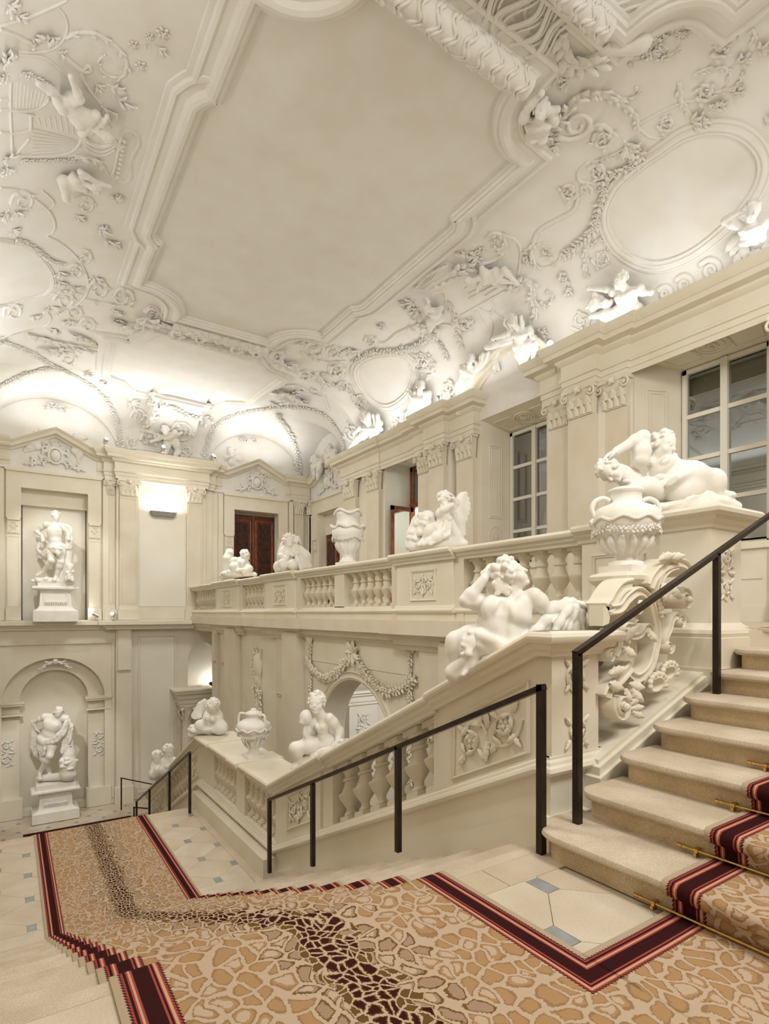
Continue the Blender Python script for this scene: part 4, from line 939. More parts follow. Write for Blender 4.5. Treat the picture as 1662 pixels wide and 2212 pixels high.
def rail_run(par, ys, nm='rail_cap', prof=RAILP, dz=0.0, wide=0.0, zf=zr1, cap0=False, m='cream'):
    mm = MB(); prof = [(o if o > -.2 else -.24 - wide, h) for o, h in prof]
    L = [(XA - wide, y, zf(y) + dz) for y in ys]; Rr = [(XB + wide, y, zf(y) + dz) for y in ys]
    if cap0: path = [(p[0], p[1], p[2]) for p in Rr[::-1]] + L; mm.sweep(path, prof, False, -1)
    else: mm.sweep(L, prof, False, -1); mm.sweep(Rr, prof, False, 1)
    return mm.build(nm, m, par, smooth=30)
def solid(par, nm, ys, zt, zb, x0, x1, m='cream'):
    """solid wall piece between two profile lines"""
    poly = [(y, zt(y)) for y in ys] + [(y, zb(y)) for y in ys[::-1]]
    return MB().prism(poly, lambda p: (x0, p[0], p[1]), lambda p: (x1, p[0], p[1])).build(nm, m, par, smooth=0)
def relief_panel(par, cs, x, seed, sc=1.0):
    """framed field with foliate scrolls on a face looking to -X; cs = corners (y,z)"""
    m = MB(); f = lambda a, z: (x, a, z); raised_panel(m, f, (-1, 0, 0), cs, .035); m.build('panel_frame', 'cream', par, smooth=25)
    cs = np.array(cs); c = cs.mean(0); hw = (abs(cs[1][0] - cs[0][0])) / 2 * .86; hh = abs(cs[0][1] - cs[3][1]) / 2 * .86; sl = (cs[1][1] - cs[0][1]) / (cs[1][0] - cs[0][0])
    m = MB(); rinceau(m, lambda a, b: (x - .002, c[0] + a, c[1] + b + sl * a), (-1, 0, 0), hw, hh, seed, sc, .02)
    m.build('scroll_relief', 'cream', par, smooth=85)
b1 = empty('balustrade', (3.17, 4.7, -2.03), 'sloping cream stone balustrade beside the nearest flight, carrying the figure seen from behind', 'balustrade')
b2 = empty('balustrade', (3.17, 8.8, -2.03), 'level cream stone balustrade along the middle landing with the garlanded urn on it', 'balustrade')
b3 = empty('balustrade', (3.17, 12.8, -4.4), 'sloping stone balustrade of the far lower flight below the putto pair', 'balustrade')
off = lambda d: (lambda y: zr1(y) + d)
rail_run(b1, [2.47, 2.56, 3.66], cap0=True, wide=.03, dz=.012)
rail_run(b1, [3.66, 5.55]); rail_run(b1, [5.55, 7.03], wide=.03, dz=.012)
rail_run(b1, [2.47, 2.56, 7.03], 'base_moulding', BASEP, -.80, .03, cap0=True)
pd1 = solid(b1, 'pedestal', [2.478, 2.56, 3.64], off(-.1), off(-.86), XA, XB)
pd2 = solid(b1, 'pedestal', [5.76, 7.05], off(-.1), off(-.86), XA, XB)
solid(b1, 'pier', [5.52, 5.78], off(-.1), off(-.86), XA + .03, XB - .03); solid(b1, 'pier', [3.6, 3.74], off(-.1), off(-.86), XA + .03, XB - .03)
solid(b1, 'plinth', [2.482, 2.56, 7.05], off(-.86), lambda y: -2.2, XA - .01, XB + .024)
solid(b1, 'lower_plinth', [2.42, 2.56, 7.05], off(-1.18), lambda y: -2.2, XA - .05, XB + .05)
relief_panel(pd1, [(3.47, .565), (2.66, .95), (2.66, .46), (3.47, .085)], XA, 1, 1.25)
relief_panel(pd2, [(6.68, -.90), (5.93, -.55), (5.93, -.99), (6.68, -1.34)], XA, 2, 1.1)
# front face of the big pedestal with its relief, looking to the camera
m = MB(); fz = lambda a, b: (3.17 + a, 2.476, .80 + b); rinceau(m, lambda a, b: fz(a, b + .19), (0, -1, 0), .15, .17, 3, 1.1); m.build('front_relief', 'cream', pd1, smooth=85); m = MB(); rinceau(m, lambda a, b: fz(a, b - .19), (0, -1, 0), .15, .18, 6, 1.1); m.build('front_relief', 'cream', pd1, smooth=85)
bm = baluster_mesh(.135, .645, -.47)
for y in (5.37, 5.06, 4.75, 4.44, 4.13, 3.84): put_baluster(bm, b1, 3.10, y, zr1(y) - .81)
# landing section
rail_run(b2, [7.03, 10.55]); rail_run(b2, [8.22, 8.66], wide=.035, dz=.012); rail_run(b2, [9.75, 10.55], wide=.03, dz=.012)
rail_run(b2, [7.03, 10.55], 'base_moulding', BASEP, -.80, .03)
solid(b2, 'plinth', [7.03, 10.55], off(-.86), lambda y: -2.2, XA - .01, XB + .03); solid(b2, 'bench', [6.98, 10.4], lambda y: -1.78, lambda y: -2.2, XA - .20, XA + .1)
for a, b in ((8.26, 8.62), (9.8, 10.55)): solid(b2, 'pier', [a, b], off(-.1), off(-.86), XA + .01, XB - .01)
bm2 = baluster_mesh(.112, .645, 0)
for y in [7.14 + .205 * k for k in range(6)] + [8.72 + .2 * k for k in range(6)]: put_baluster(bm2, b2, 3.045, y, zr1(y) - .81)
# far lower flight
rail_run(b3, [10.55, 15.3]); rail_run(b3, [10.55, 15.3], 'base_moulding', BASEP, -.80, .03)
solid(b3, 'plinth', [10.55, 15.3], off(-.86), lambda y: -4.4, XA - .01, XB + .03)
pd3, pd4 = [solid(b3, 'pedestal', [a, b], off(-.1), off(-.86), XA, XB) for a, b in ((10.55, 11.3), (13.3, 15.3))]
relief_panel(pd3, [(11.2, -1.43), (10.7, -1.19), (10.7, -1.62), (11.2, -1.86)], XA, 4, 1.0); relief_panel(pd4, [(15.0, -3.27), (13.5, -2.55), (13.5, -2.98), (15.0, -3.70)], XA, 2, 1.2)
bm3 = baluster_mesh(.112, .645, -.485)
for y in [11.5 + .27 * k for k in range(7)]: put_baluster(bm3, b3, 3.08, y, zr1(y) - .81)
# gallery balustrade
XA2, XB2 = 4.98, 5.34
g = empty('balustrade', (5.16, 10, 1.28), 'long cream stone balustrade edging the gallery, crowned with sculpture groups', 'balustrade')
def grun(ys, nm, prof, z, wide=0, m='cream'):
    prof = [(o if o > -.2 else -.18 - wide, h) for o, h in prof]; mm = MB(); mm.sweep([(XA2 - wide, y, z) for y in ys], prof, False, -1); mm.sweep([(XB2 + wide, y, z) for y in ys], prof, False, 1); return mm.build(nm, m, g, smooth=30)
PED = [(5.76, 7.2), (10.78, 12.5), (14.25, 16.25)]
grun([3.72, 19.05], 'rail_cap', RAILP, 2.27); grun([2.95, 19.05], 'base_moulding', BASEP, 1.52)
MB().box(XA2 - .01, XB2 + .01, 2.95, 19.05, 1.28, 1.42).build('plinth', 'cream', g, smooth=0)
for i, (a, b) in enumerate(PED):
    grun([a, b], 'pedestal_cap', RAILP, 2.285, .07); 
    pg = MB().box(XA2 - .044, XB2 + .044, a + .06, b - .06, 1.3, 2.2).build('pedestal', 'cream', g, smooth=0)
    grun([a + .03, b - .03], 'pedestal_foot', BASEP, 1.525, .05)
    MB().box(XA2 - .02, XB2 + .02, a - .12, b + .12, 1.3, 2.2).build('pier', 'cream2', g, smooth=0)
    c = (a + b) / 2; w = .3 if i < 1 else .36
    m = MB(); f = lambda u, z: (XA2 - .044, u, z); raised_panel(m, f, (-1, 0, 0), [(c - w, 1.58), (c + w, 1.58), (c + w, 2.02), (c - w, 2.02)], .035); m.build('panel_frame', 'cream', pg, smooth=25)
    m = MB(); rinceau(m, lambda u, v: (XA2 - .046, c + u, 1.8 + v), (-1, 0, 0), w * .8, .17, i, 1.0); m.build('scroll_relief', 'cream', pg, smooth=85)
MB().box(XA2, XB2, 8.86, 9.22, 1.3, 2.2).build('pier', 'cream', g, smooth=0); MB().box(XA2, XB2, 18.85, 19.05, 1.3, 2.2).build('pier', 'cream', g, smooth=0)
bm4 = baluster_mesh(.118, .63, 0)
for a, n, s in ((3.95, 7, .262), (7.42, 6, .245), (9.34, 6, .245), (12.74, 6, .255), (16.5, 9, .265)):
    for k in range(n): put_baluster(bm4, g, 5.12, a + s * k, 1.50)
# ---------------------------------------------------------------- tall newel pedestal at the head of the stair
nw = empty('pedestal', (5.03, 2.9, 1.0), 'tall stone newel pedestal at the stair head under the reclining putto', 'pedestal')
MB().box(4.80, 5.30, 2.42, 2.86, 1.25, 2.12).box(4.88, 5.30, 2.84, 3.74, 1.25, 2.12).build('body', 'cream', nw, smooth=0)
def outring(d): return [(5.30 + d, 2.42 - d), (4.80 - d, 2.42 - d), (4.80 - d, 2.86 + d), (4.88 - d, 2.86 + d), (4.88 - d, 3.78), (5.30 + d, 3.78)]
MB().loft([[(*p, z) for p in outring(d)] for d, z in ((0, 2.10), (.02, 2.11), (.03, 2.14), (.07, 2.17), (.08, 2.20), (.11, 2.205), (.13, 2.22), (.135, 2.25), (.12, 2.272), (.1, 2.28))]).build('cap', 'cream', nw, smooth=30)
MB().loft([[(*p, z) for p in outring(d)] for d, z in ((.12, .96), (.12, 1.20), (.10, 1.205), (.11, 1.235), (.10, 1.265), (.05, 1.28), (.02, 1.30), (0, 1.32))]).build('base', 'cream', nw, smooth=30)
MB().loft([[(*p, z) for p in outring(d)] for d, z in ((.16, -.1), (.16, .96))]).build('footing', 'cream', nw, smooth=0)
m = MB(); raised_panel(m, lambda a, b: (4.88, a, b), (-1, 0, 0), [(3.05, 1.5), (3.62, 1.5), (3.62, 1.98), (3.05, 1.98)], .035); m.build('panel_frame', 'cream', nw, smooth=25)
m = MB(); rinceau(m, lambda a, b: (5.05 + a, 2.418, 1.74 + b), (0, -1, 0), .13, .26, 5, 1.0); m.build('relief', 'cream', nw, smooth=85)
# ---------------------------------------------------------------- scrolled cartouche on the stair string
sb = empty('scroll_buttress', (4.0, 2.5, .3), 'carved cartouche of stone volutes and shells on the string of the upper flight', 'stone carving')
U = lambda zx, zy, y=2.44: at(1200 + zx / 4.81, 1180 + zy / 4.81, y=y)
def band(pts, w, y0, y1, n=6, taper=None, m=None):
    """scroll band: a moulded strip following a curve in the X-Z plane, deep along Y"""
    P = np.array(smoothpath(pts, n)); m = m or MB(); T = np.gradient(P, axis=0); T /= np.linalg.norm(T, axis=1)[:, None]; rings = []
    N_ = len(P)
    for i in range(N_):
        nn = np.array([-T[i][1], T[i][0]]); k = w if taper is None else w * (1 + (taper - 1) * i / (N_ - 1))
        sec = [(-.5, y1), (-.5, y0 + .012), (-.36, y0), (-.24, y0 + .004), (-.18, y0 + .02), (.18, y0 + .02), (.24, y0 + .004), (.36, y0), (.5, y0 + .012), (.5, y1)]
        rings.append([(P[i][0] + nn[0] * a * k, yy, P[i][1] + nn[1] * a * k) for a, yy in sec])
    m.loft(rings); return m
def bx(*q): return [(lambda p: (p[0], p[2]))(U(*a)) for a in q]
def volute(cz, r0, a0, turns, w, y0, y1, m=None, n=34):
    c = bx(cz)[0]; s = r0 / 4.81 * .00325
    pts = spiral2(c[0], c[1], s, s * .12, a0, turns, n); return band(pts, w, y0, y1, 1, .35, m), c, s
# sloping string with fillets
m = MB()
sl = lambda x, d=0: .46 + (x - 3.42) * .385 + d
for x0, y, t in ((3.42, 2.345, -.085), (3.42, 2.37, -.03), (3.42, 2.40, 0)):
    xs0 = 3.25 + y - 2.345; m.prism([(xs0, sl(xs0, t)), (4.72 + t, sl(4.72 + t, t)), (4.72 + t, -.1 + t), (xs0, -.1 + t)], lambda p: (p[0], y, p[1]), lambda p: (p[0], 3.0 + t, p[1]))
m.build('string', 'cream', sb, smooth=0)
m = MB().prism([(3.42, .3), (3.42, 1.0), (3.75, 1.5), (4.75, 1.5), (4.75, .6)], lambda p: (p[0], 2.72, p[1]), lambda p: (p[0], 2.95, p[1])).build('core', 'cream', sb, smooth=0)
# oval shield frame
m = band(bx((590, 660), (690, 640), (770, 540), (880, 470), (985, 545), (1045, 720), (1070, 900), (1050, 1080), (990, 1270), (880, 1370), (790, 1330), (745, 1240)), .075, 2.43, 2.64)
band(bx((850, 790), (800, 830), (740, 830), (720, 880), (790, 940), (880, 920), (940, 840), (985, 850), (1000, 930)), .05, 2.42, 2.56, m=m)
m.build('shield_frame', 'cream', sb, smooth=40)
c = bx((880, 1040))[0]; m = MB(); m.add([(c[0] + .21 * r * math.cos(a), 2.53 + .09 * r * r - .02, c[1] - .02 + .30 * r * math.sin(a)) for r in (0.02, .35, .7, 1.0) for a in np.linspace(0, 6.283, 24, endpoint=False)], [(i * 24 + j, i * 24 + (j + 1) % 24, i * 24 + 24 + (j + 1) % 24, i * 24 + 24 + j) for i in range(3) for j in range(24)]); m.build('shield', 'cream', sb)
# console from the urn foot down to the left block
m = band(bx((830, 395), (740, 420), (670, 500), (620, 590), (570, 650)), .10, 2.44, 2.62); m.build('console', 'cream', sb, smooth=40)
q0, q1, q2, q3 = [U(*a, 2.46) for a in ((500, 612), (588, 640), (560, 800), (500, 830))]
yb = at(1200 + 352 / 4.81, 1300, x=q0[0])[1]
MB().hexa([(q[0], 2.46, q[2]) for q in (q0, q1, q2, q3)], [(q[0], yb, q[2]) for q in (q0, q1, q2, q3)]).build('side_block', 'cream', sb, smooth=0)
# upper right C-scroll with volute
m = band(bx((960, 420), (1000, 330), (1090, 230), (1210, 175), (1320, 195), (1380, 270)), .085, 2.40, 2.62)
band(bx((1075, 620), (1040, 480), (1080, 330), (1160, 240), (1240, 215)), .05, 2.40, 2.56, m=m)
v, c, s = volute((1300, 555), 105, 1.9, -1.75, .062, 2.38, 2.58, m); m.ball((c[0], 2.37, c[1]), .028)
m.build('upper_scroll', 'cream', sb, smooth=40)
m = band(bx((1150, 1080), (1140, 960), (1180, 860), (1210, 760), (1260, 715)), .06, 2.42, 2.6)
v, c, s = volute((1290, 790), 62, 1.6, -1.6, .04, 2.41, 2.62, m); v, c, s = volute((1150, 1045), 70, 0.3, -1.7, .045, 2.40, 2.62, m); m.build('side_scroll', 'cream', sb, smooth=40)
# lower left S-scroll
m = band(bx((760, 1240), (690, 1330), (600, 1420), (530, 1490), (505, 1560)), .09, 2.40, 2.60)
v, c, s = volute((630, 1655), 130, 2.4, 1.9, .075, 2.37, 2.58, m); m.ball((c[0], 2.36, c[1]), (.03, .03, .03))
v, c, s = volute((545, 1140), 62, 0.4, 1.7, .045, 2.40, 2.56, m)
band(bx((600, 1120), (640, 1050), (640, 960), (600, 890)), .07, 2.41, 2.56, m=m); m.build('lower_scroll', 'cream', sb, smooth=40)
# shells, acanthus and bead drops
m = MB(); HI[0] = True
for (a, b, L, W, dr) in ((770, 1440, .13, .05, (1, 0, -.2)), (780, 1470, .14, .05, (.8, 0, -.9)), (730, 1470, .10, .04, (.2, 0, -1)), (775, 1690, .12, .04, (1, 0, .1)), (785, 1710, .12, .04, (1, 0, -.5)), (770, 1650, .10, .04, (1, 0, .6)), (720, 980, .12, .05, (.7, 0, .9)), (700, 1060, .12, .05, (.9, 0, -.5)), (560, 1330, .14, .05, (1, 0, .3)), (560, 1430, .12, .05, (.9, 0, -.3)), (890, 560, .12, .045, (-.6, 0, -1)), (960, 860, .11, .045, (.6, 0, -1)), (1180, 130, .15, .05, (1, 0, .2)), (1080, 140, .14, .05, (1, 0, .35)), (1130, 380, .14, .06, (-.3, 0, -1)), (1180, 400, .14, .06, (.6, 0, -.7))):
    m = MB(); leafq(m, U(a, b, 2.40), dr, (0, -1, 0), L, W, .35); m.build('acanthus_leaf', 'cream', sb, smooth=85)
m = MB()
for a, b, r in ((1085, 600, .022), (1095, 640, .026), (1100, 690, .024), (1105, 730, .018), (760, 1000, .02), (740, 1110, .018)): m.ball(U(a, b, 2.42), r)
m.build('bead_drop', 'cream', sb)
for a, b, r in ((1000, 1420, .10), (1125, 1300, .095)):      # cupped shells
    c = U(a, b, 2.44); S = Sculpt(.015); S.ell(c, (r, .09, r * .72), None, .01)
    for q in range(9): an = math.radians(-15 + q * 26); S.cap(c + np.array([0, .03, -.02]), c + np.array([math.cos(an) * r * 1.02, -.05, math.sin(an) * r * .74]), .02, .022, .008)
    S.ell(c + np.array([-.005, -.085, -.012]), (r * .8, .075, r * .52), None, .015, -1)
    sculpt_obj('shell', S, .006, 'cream', sb)
HI[0] = False
# small pedestal carrying the urn
m = MB(); c0 = (4.0, 2.66)
def sqr(h, k=.25): return [(-h, -h * (1 - k)), (-h * (1 - k), -h), (h * (1 - k), -h), (h, -h * (1 - k)), (h, h * (1 - k)), (h * (1 - k), h), (-h * (1 - k), h), (-h, h * (1 - k))]
m.loft([[(c0[0] + a * .64, c0[1] + b * .60, z) for a, b in sqr(h)] for h, z in ((.17, 1.34), (.18, 1.45), (.22, 1.54), (.27, 1.60), (.29, 1.615), (.31, 1.62), (.355, 1.65), (.36, 1.68), (.33, 1.70), (.24, 1.715))])
m.build('urn_pedestal', 'cream', sb, smooth=30)
# ================================================================ HANDRAILS, CARPET, STAIR RODS
def bar(m, a, b, w=.04, h=.04):
    a, b = np.array(a, float), np.array(b, float); d = b - a; d /= np.linalg.norm(d)
    s = np.cross(d, [0, 0, 1.0]); s = s / np.linalg.norm(s) if np.linalg.norm(s) > .01 else np.array([1.0, 0, 0]); u = np.cross(s, d)
    q = [(-w / 2, -h / 2), (w / 2, -h / 2), (w / 2, h / 2), (-w / 2, h / 2)]
    return m.hexa([a + s * i + u * j for i, j in q], [b + s * i + u * j for i, j in q])
def handrail(label, top, posts, w=.042):
    e = empty('handrail', (top[0][0], top[0][1], min(p[0][2] for p in posts)), label, 'handrail')
    m = MB()
    for a, b in zip(top, top[1:]): bar(m, a, b, w, w * .8)
    m.build('top_bar', 'bronze', e, smooth=0)
    for a, b in posts:
        mm = MB(); mm.box(a[0] - w / 2, a[0] + w / 2, a[1] - w / 2, a[1] + w / 2, a[2], b[2]); mm.build('post', 'bronze', e, smooth=0)
    return e
P4 = [((2.59, 2.268, 0), (2.59, 2.268, .985)), ((2.59, 3.73, -.50), (2.59, 3.73, .335)), ((2.59, 5.26, -1.18), (2.59, 5.26, -.34)), ((2.59, 6.42, -1.69), (2.59, 6.42, -.835))]
handrail('square bronze handrail standing on the nearest descending flight', [(2.59, 2.247, .975), (2.59, 6.44, -.83)], P4)
tp = at(1248, 1412, y=2.18); q5 = at(1549, 1196, y=2.18); dx = (q5[2] - tp[2]) / (q5[0] - tp[0])
handrail('dark bronze handrail rising beside the steps up to the gallery', [(tp[0] - .02, 2.18, tp[2]), (6.2, 2.18, tp[2] + dx * (6.2 - tp[0]))], [((tp[0], 2.18, .16), (tp[0], 2.18, tp[2])), ((4.406, 2.18, .80), (4.406, 2.18, tp[2] + dx * (4.406 - tp[0]))), ((6.2, 2.18, ZG), (6.2, 2.18, tp[2] + dx * (6.2 - tp[0])))])
F2P = [(10.01, -2.03, -.985), (11.5, -2.6, -1.66), (13.38, -3.45, -2.5), (14.91, -4.2, -3.18)]
handrail('thin dark handrail of the far lower flight past the middle landing', [(2.59, 9.99, -.985), (2.59, 14.93, -3.19)], [((2.59, y, a), (2.59, y, b)) for y, a, b in F2P])
handrail('dark handrail against the far wall on the bottom landing', [(2.74, 18.3, -3.45), (4.2, 18.3, -4.0)], [((2.76, 18.3, -4.4), (2.76, 18.3, -3.45))], .035)
handrail('low dark handrail stub at the foot of the far flight', [(2.75, 16.3, -3.75), (3.5, 16.3, -3.95)], [((2.77, 16.3, -4.4), (2.77, 16.3, -3.75))], .035)
# carpet material ------------------------------------------------------------
def carpet_mat():
    m = bpy.data.materials.new('leopard_carpet'); m.use_nodes = True; nt = m.node_tree; N = nt.nodes; Lk = nt.links; b = N['Principled BSDF']
    b.inputs['Roughness'].default_value = .95; b.inputs['Specular IOR Level'].default_value = .05
    def mth(op, a, c=None, d=None, clamp=False):
        n = N.new('ShaderNodeMath'); n.operation = op; n.use_clamp = clamp
        for i, v in enumerate((a, c, d)):
            if v is None: continue
            if isinstance(v, (int, float)): n.inputs[i].default_value = v
            else: Lk.new(v, n.inputs[i])
        return n.outputs[0]
    def mix(f, a, c):
        n = N.new('ShaderNodeMix'); n.data_type = 'RGBA'
        if isinstance(f, (int, float)): n.inputs['Factor'].default_value = f
        else: Lk.new(f, n.inputs['Factor'])
        for k, v in (('A', a), ('B', c)):
            if isinstance(v, tuple): n.inputs[k].default_value = (*v, 1)
            else: Lk.new(v, n.inputs[k])
        return n.outputs['Result']
    g = N.new('ShaderNodeNewGeometry'); sp = N.new('ShaderNodeSeparateXYZ'); Lk.new(g.outputs['Position'], sp.inputs[0]); X, Y, Z = sp.outputs
    u = mth('ADD', X, mth('MAXIMUM', Z, 0.0)); v = mth('SUBTRACT', Y, mth('MINIMUM', Z, 0.0))
    cb = N.new('ShaderNodeCombineXYZ'); Lk.new(u, cb.inputs[0]); Lk.new(v, cb.inputs[1])
    ns = N.new('ShaderNodeTexNoise'); ns.inputs['Scale'].default_value = 5.0; ns.inputs['Detail'].default_value = 2; Lk.new(cb.outputs[0], ns.inputs['Vector'])
    nf = N.new('ShaderNodeTexNoise'); nf.inputs['Scale'].default_value = 95.0; nf.inputs['Detail'].default_value = 1; Lk.new(cb.outputs[0], nf.inputs['Vector'])
    w1 = N.new('ShaderNodeVectorMath'); w1.operation = 'MULTIPLY_ADD'; Lk.new(ns.outputs['Color'], w1.inputs[0]); w1.inputs[1].default_value = (.16, .16, 0); Lk.new(cb.outputs[0], w1.inputs[2])
    w2 = N.new('ShaderNodeVectorMath'); w2.operation = 'MULTIPLY_ADD'; Lk.new(nf.outputs['Color'], w2.inputs[0]); w2.inputs[1].default_value = (.014, .014, 0); Lk.new(w1.outputs[0], w2.inputs[2])
    sc = N.new('ShaderNodeVectorMath'); sc.operation = 'MULTIPLY'; Lk.new(w2.outputs[0], sc.inputs[0]); sc.inputs[1].default_value = (1.0, .80, 0)
    
    # small rosettes towards the middle, larger spots outside
    def spots(scale, t0, ring, seed):
        of = N.new('ShaderNodeVectorMath'); of.operation = 'ADD'; Lk.new(sc.outputs[0], of.inputs[0]); of.inputs[1].default_value = (seed, seed * .7, 0)
        v1 = N.new('ShaderNodeTexVoronoi'); v1.voronoi_dimensions = '2D'; v1.feature = 'DISTANCE_TO_EDGE'; v1.inputs['Scale'].default_value = scale; v1.inputs['Randomness'].default_value = .85
        v2 = N.new('ShaderNodeTexVoronoi'); v2.voronoi_dimensions = '2D'; v2.inputs['Scale'].default_value = scale; v2.inputs['Randomness'].default_value = .85
        Lk.new(of.outputs[0], v1.inputs['Vector']); Lk.new(of.outputs[0], v2.inputs['Vector'])
        e = mth('ADD', v1.outputs['Distance'], mth('MULTIPLY', mth('SUBTRACT', nf.outputs['Fac'], .5), .10))
        return mth('GREATER_THAN', e, t0), mth('GREATER_THAN', e, ring), v2.outputs['Color'], v2.outputs['Distance'], v2.outputs['Position']
    body, core, rnd, dc, cpos = spots(13.2, .10, .17, 3.1); body = mth('MULTIPLY', body, mth('LESS_THAN', dc, .60)); core = mth('MULTIPLY', core, mth('LESS_THAN', dc, .46))
    rs = N.new('ShaderNodeSeparateXYZ'); Lk.new(rnd, rs.inputs[0])
    nb = N.new('ShaderNodeTexNoise'); nb.inputs['Scale'].default_value = 260; Lk.new(cb.outputs[0], nb.inputs['Vector'])
    BASE = mix(mth('MULTIPLY', nb.outputs['Fac'], .5), (.56, .425, .305), (.45, .335, .235))
    ps = N.new('ShaderNodeSeparateXYZ'); Lk.new(cpos, ps.inputs[0]); sdist = mth('ABSOLUTE', mth('SUBTRACT', ps.outputs[0], 1.137 + 3.1 + .087))
    sj = mth('ADD', sdist, mth('MULTIPLY', mth('SUBTRACT', rs.outputs[0], .5), .14))
    near = mth('LESS_THAN', sj, .27); cen = mth('LESS_THAN', sj, .09)
    ringc = mix(near, (.32, .195, .095), (.17, .10, .03)); fillc = mix(near, (.42, .255, .125), (.38, .255, .17))
    hole = mth('MULTIPLY', mth('GREATER_THAN', rs.outputs[1], .66), mth('LESS_THAN', dc, .3))
    fillc = mix(hole, fillc, BASE)
    sp_col = mix(core, ringc, fillc)
    col = mix(body, BASE, sp_col)
    b2, c2, rn2, dc2, cp2 = spots(25.0, .10, .19, 7.7)
    p2 = N.new('ShaderNodeSeparateXYZ'); Lk.new(cp2, p2.inputs[0]); r2 = N.new('ShaderNodeSeparateXYZ'); Lk.new(rn2, r2.inputs[0])
    sd2 = mth('ADD', mth('ABSOLUTE', mth('SUBTRACT', p2.outputs[0], 1.137 + 7.7 + .087)), mth('MULTIPLY', mth('SUBTRACT', r2.outputs[0], .5), .05))
    scol = mix(b2, BASE, mix(c2, (.13, .07, .02), mix(mth('LESS_THAN', sd2, .075), (.15, .085, .025), (.05, .010, .009))))
    col = mix(mth('LESS_THAN', sd2, .115), col, scol)
    # border: distance to the carpet edge, mitred at the inner corner
    bd = mth('MINIMUM', mth('SUBTRACT', X, .317), mth('MAXIMUM', mth('SUBTRACT', 1.957, X), mth('SUBTRACT', 1.494, Y)))
    tri = mth('PINGPONG', mth('ADD', u, v), .009)
    k1 = mth('ADD', bd, 0.0)
    tooth1 = mth('LESS_THAN', mth('ABSOLUTE', mth('SUBTRACT', bd, mth('ADD', .034, 0.0))), mth('MULTIPLY', tri, .9))
    tooth2 = mth('LESS_THAN', mth('ABSOLUTE', mth('SUBTRACT', bd, .178)), mth('MULTIPLY', tri, .9))
    rp = N.new('ShaderNodeValToRGB'); rp.color_ramp.interpolation = 'CONSTANT'
    D, Rd, T, B = (.040, .010, .010), (.36, .075, .062), (.60, .36, .22), (.46, .36, .25)
    st = [(0, B), (.034, Rd), (.045, D), (.055, Rd), (.062, T), (.070, Rd), (.078, D), (.137, Rd), (.145, D), (.152, Rd), (.156, T), (.166, Rd), (.178, D)]
    el = rp.color_ramp.elements
    for i, (p, c_) in enumerate(st):
        e = el[i] if i < 2 else el.new(p / .2)
        e.position = p / .2; e.color = (*c_, 1)
    Lk.new(mth('DIVIDE', k1, .2), rp.inputs['Fac'])
    col = mix(mth('LESS_THAN', bd, .178), col, rp.outputs['Color'])
    col = mix(mth('MAXIMUM', tooth1, tooth2), col, (.09, .02, .018))
    Lk.new(col, b.inputs['Base Color'])
    bp = N.new('ShaderNodeBump'); bp.inputs['Strength'].default_value = .35; bp.inputs['Distance'].default_value = .004; nh = N.new('ShaderNodeTexNoise'); nh.inputs['Scale'].default_value = 420; Lk.new(g.outputs['Position'], nh.inputs['Vector']); Lk.new(nh.outputs['Fac'], bp.inputs['Height']); Lk.new(bp.outputs['Normal'], b.inputs['Normal'])
    MATS['carpet'] = m
carpet_mat()
ct = MB(); TK = .012
def strip(path, a0, a1, f):
    """thick ribbon: path of (s,z) with outward normals; f(s,a,z) -> world"""
    P = np.array(path); T = np.gradient(P, axis=0); T /= np.linalg.norm(T, axis=1)[:, None] + 1e-9; Nn = np.stack([-T[:, 1], T[:, 0]], 1)
    O = P + Nn * TK; rings = [[f(P[i][0], a0, P[i][1]), f(O[i][0], a0, O[i][1]), f(O[i][0], a1, O[i][1]), f(P[i][0], a1, P[i][1])] for i in range(len(P))]
    ct.loft(rings)
# landing plus flights downwards
path = [(-2.5, .001), (-1, .001), (1.494, .001)]
def down(y0, z0, n, t, r):
    o = []
    for k in range(n):
        y, z = y0 + k * t, z0 - k * r; o += [(y - .03, z + .001), (y - .008, z - .002), (y + .001, z - .014), (y + .001, z - .03), (y - .01, z - .046), (y - .032, z - .06), (y - .034, z - r + .03), (y - .03, z - r + .008)]
    return o
path += down(2.40, 0, 12, .385, .1692) + [(6.75, Z2 + .001), (8.5, Z2 + .001)] + down(10.33, Z2, 14, .36, .1693) + [(15.1, Z3 + .002), (17.6, Z3 + .002)]
strip(path, .317, 1.957, lambda s, a, z: (a, s, z))
# turning piece and flight upwards
pu = [(1.94, .001), (2.3, .001)]
for k in range(1, 9):
    x, z = 2.524 + .38 * (k - 1), .16 * k; pu += [(x + .045, z - .155), (x + .046, z - .07), (x + .03, z - .058), (x + .006, z - .046), (x - .002, z - .03), (x - .001, z - .012), (x + .012, z), (x + .04, z + .001)]
pu += [(5.6, ZG + .001)]
strip(pu, -.146, 1.494, lambda s, a, z: (s, a, z))
# turning piece on the bottom landing
strip([(1.9, Z3 + .003), (3.0, Z3 + .003), (6, Z3 + .003)], 15.96, 17.6, lambda s, a, z: (s, a, z))
cp = ct.build('stair_carpet', 'carpet', loc=(1.137, 2.0, 0), smooth=50)
tag(cp, 'leopard patterned stair carpet with dark red striped border', 'carpet')
MB().box(.3, 2.9, 17.45, 17.6, Z3 + .016, Z3 + .02).build('far_border', 'carpet', cp, smooth=0).data.materials[0] = None
fb = bpy.data.objects['far_border']; fb.data.materials.clear(); mat('carpet_red', (.05, .012, .012), .95, .05, var=.3, vscale=60); fb.data.materials.append(MATS['carpet_red'])
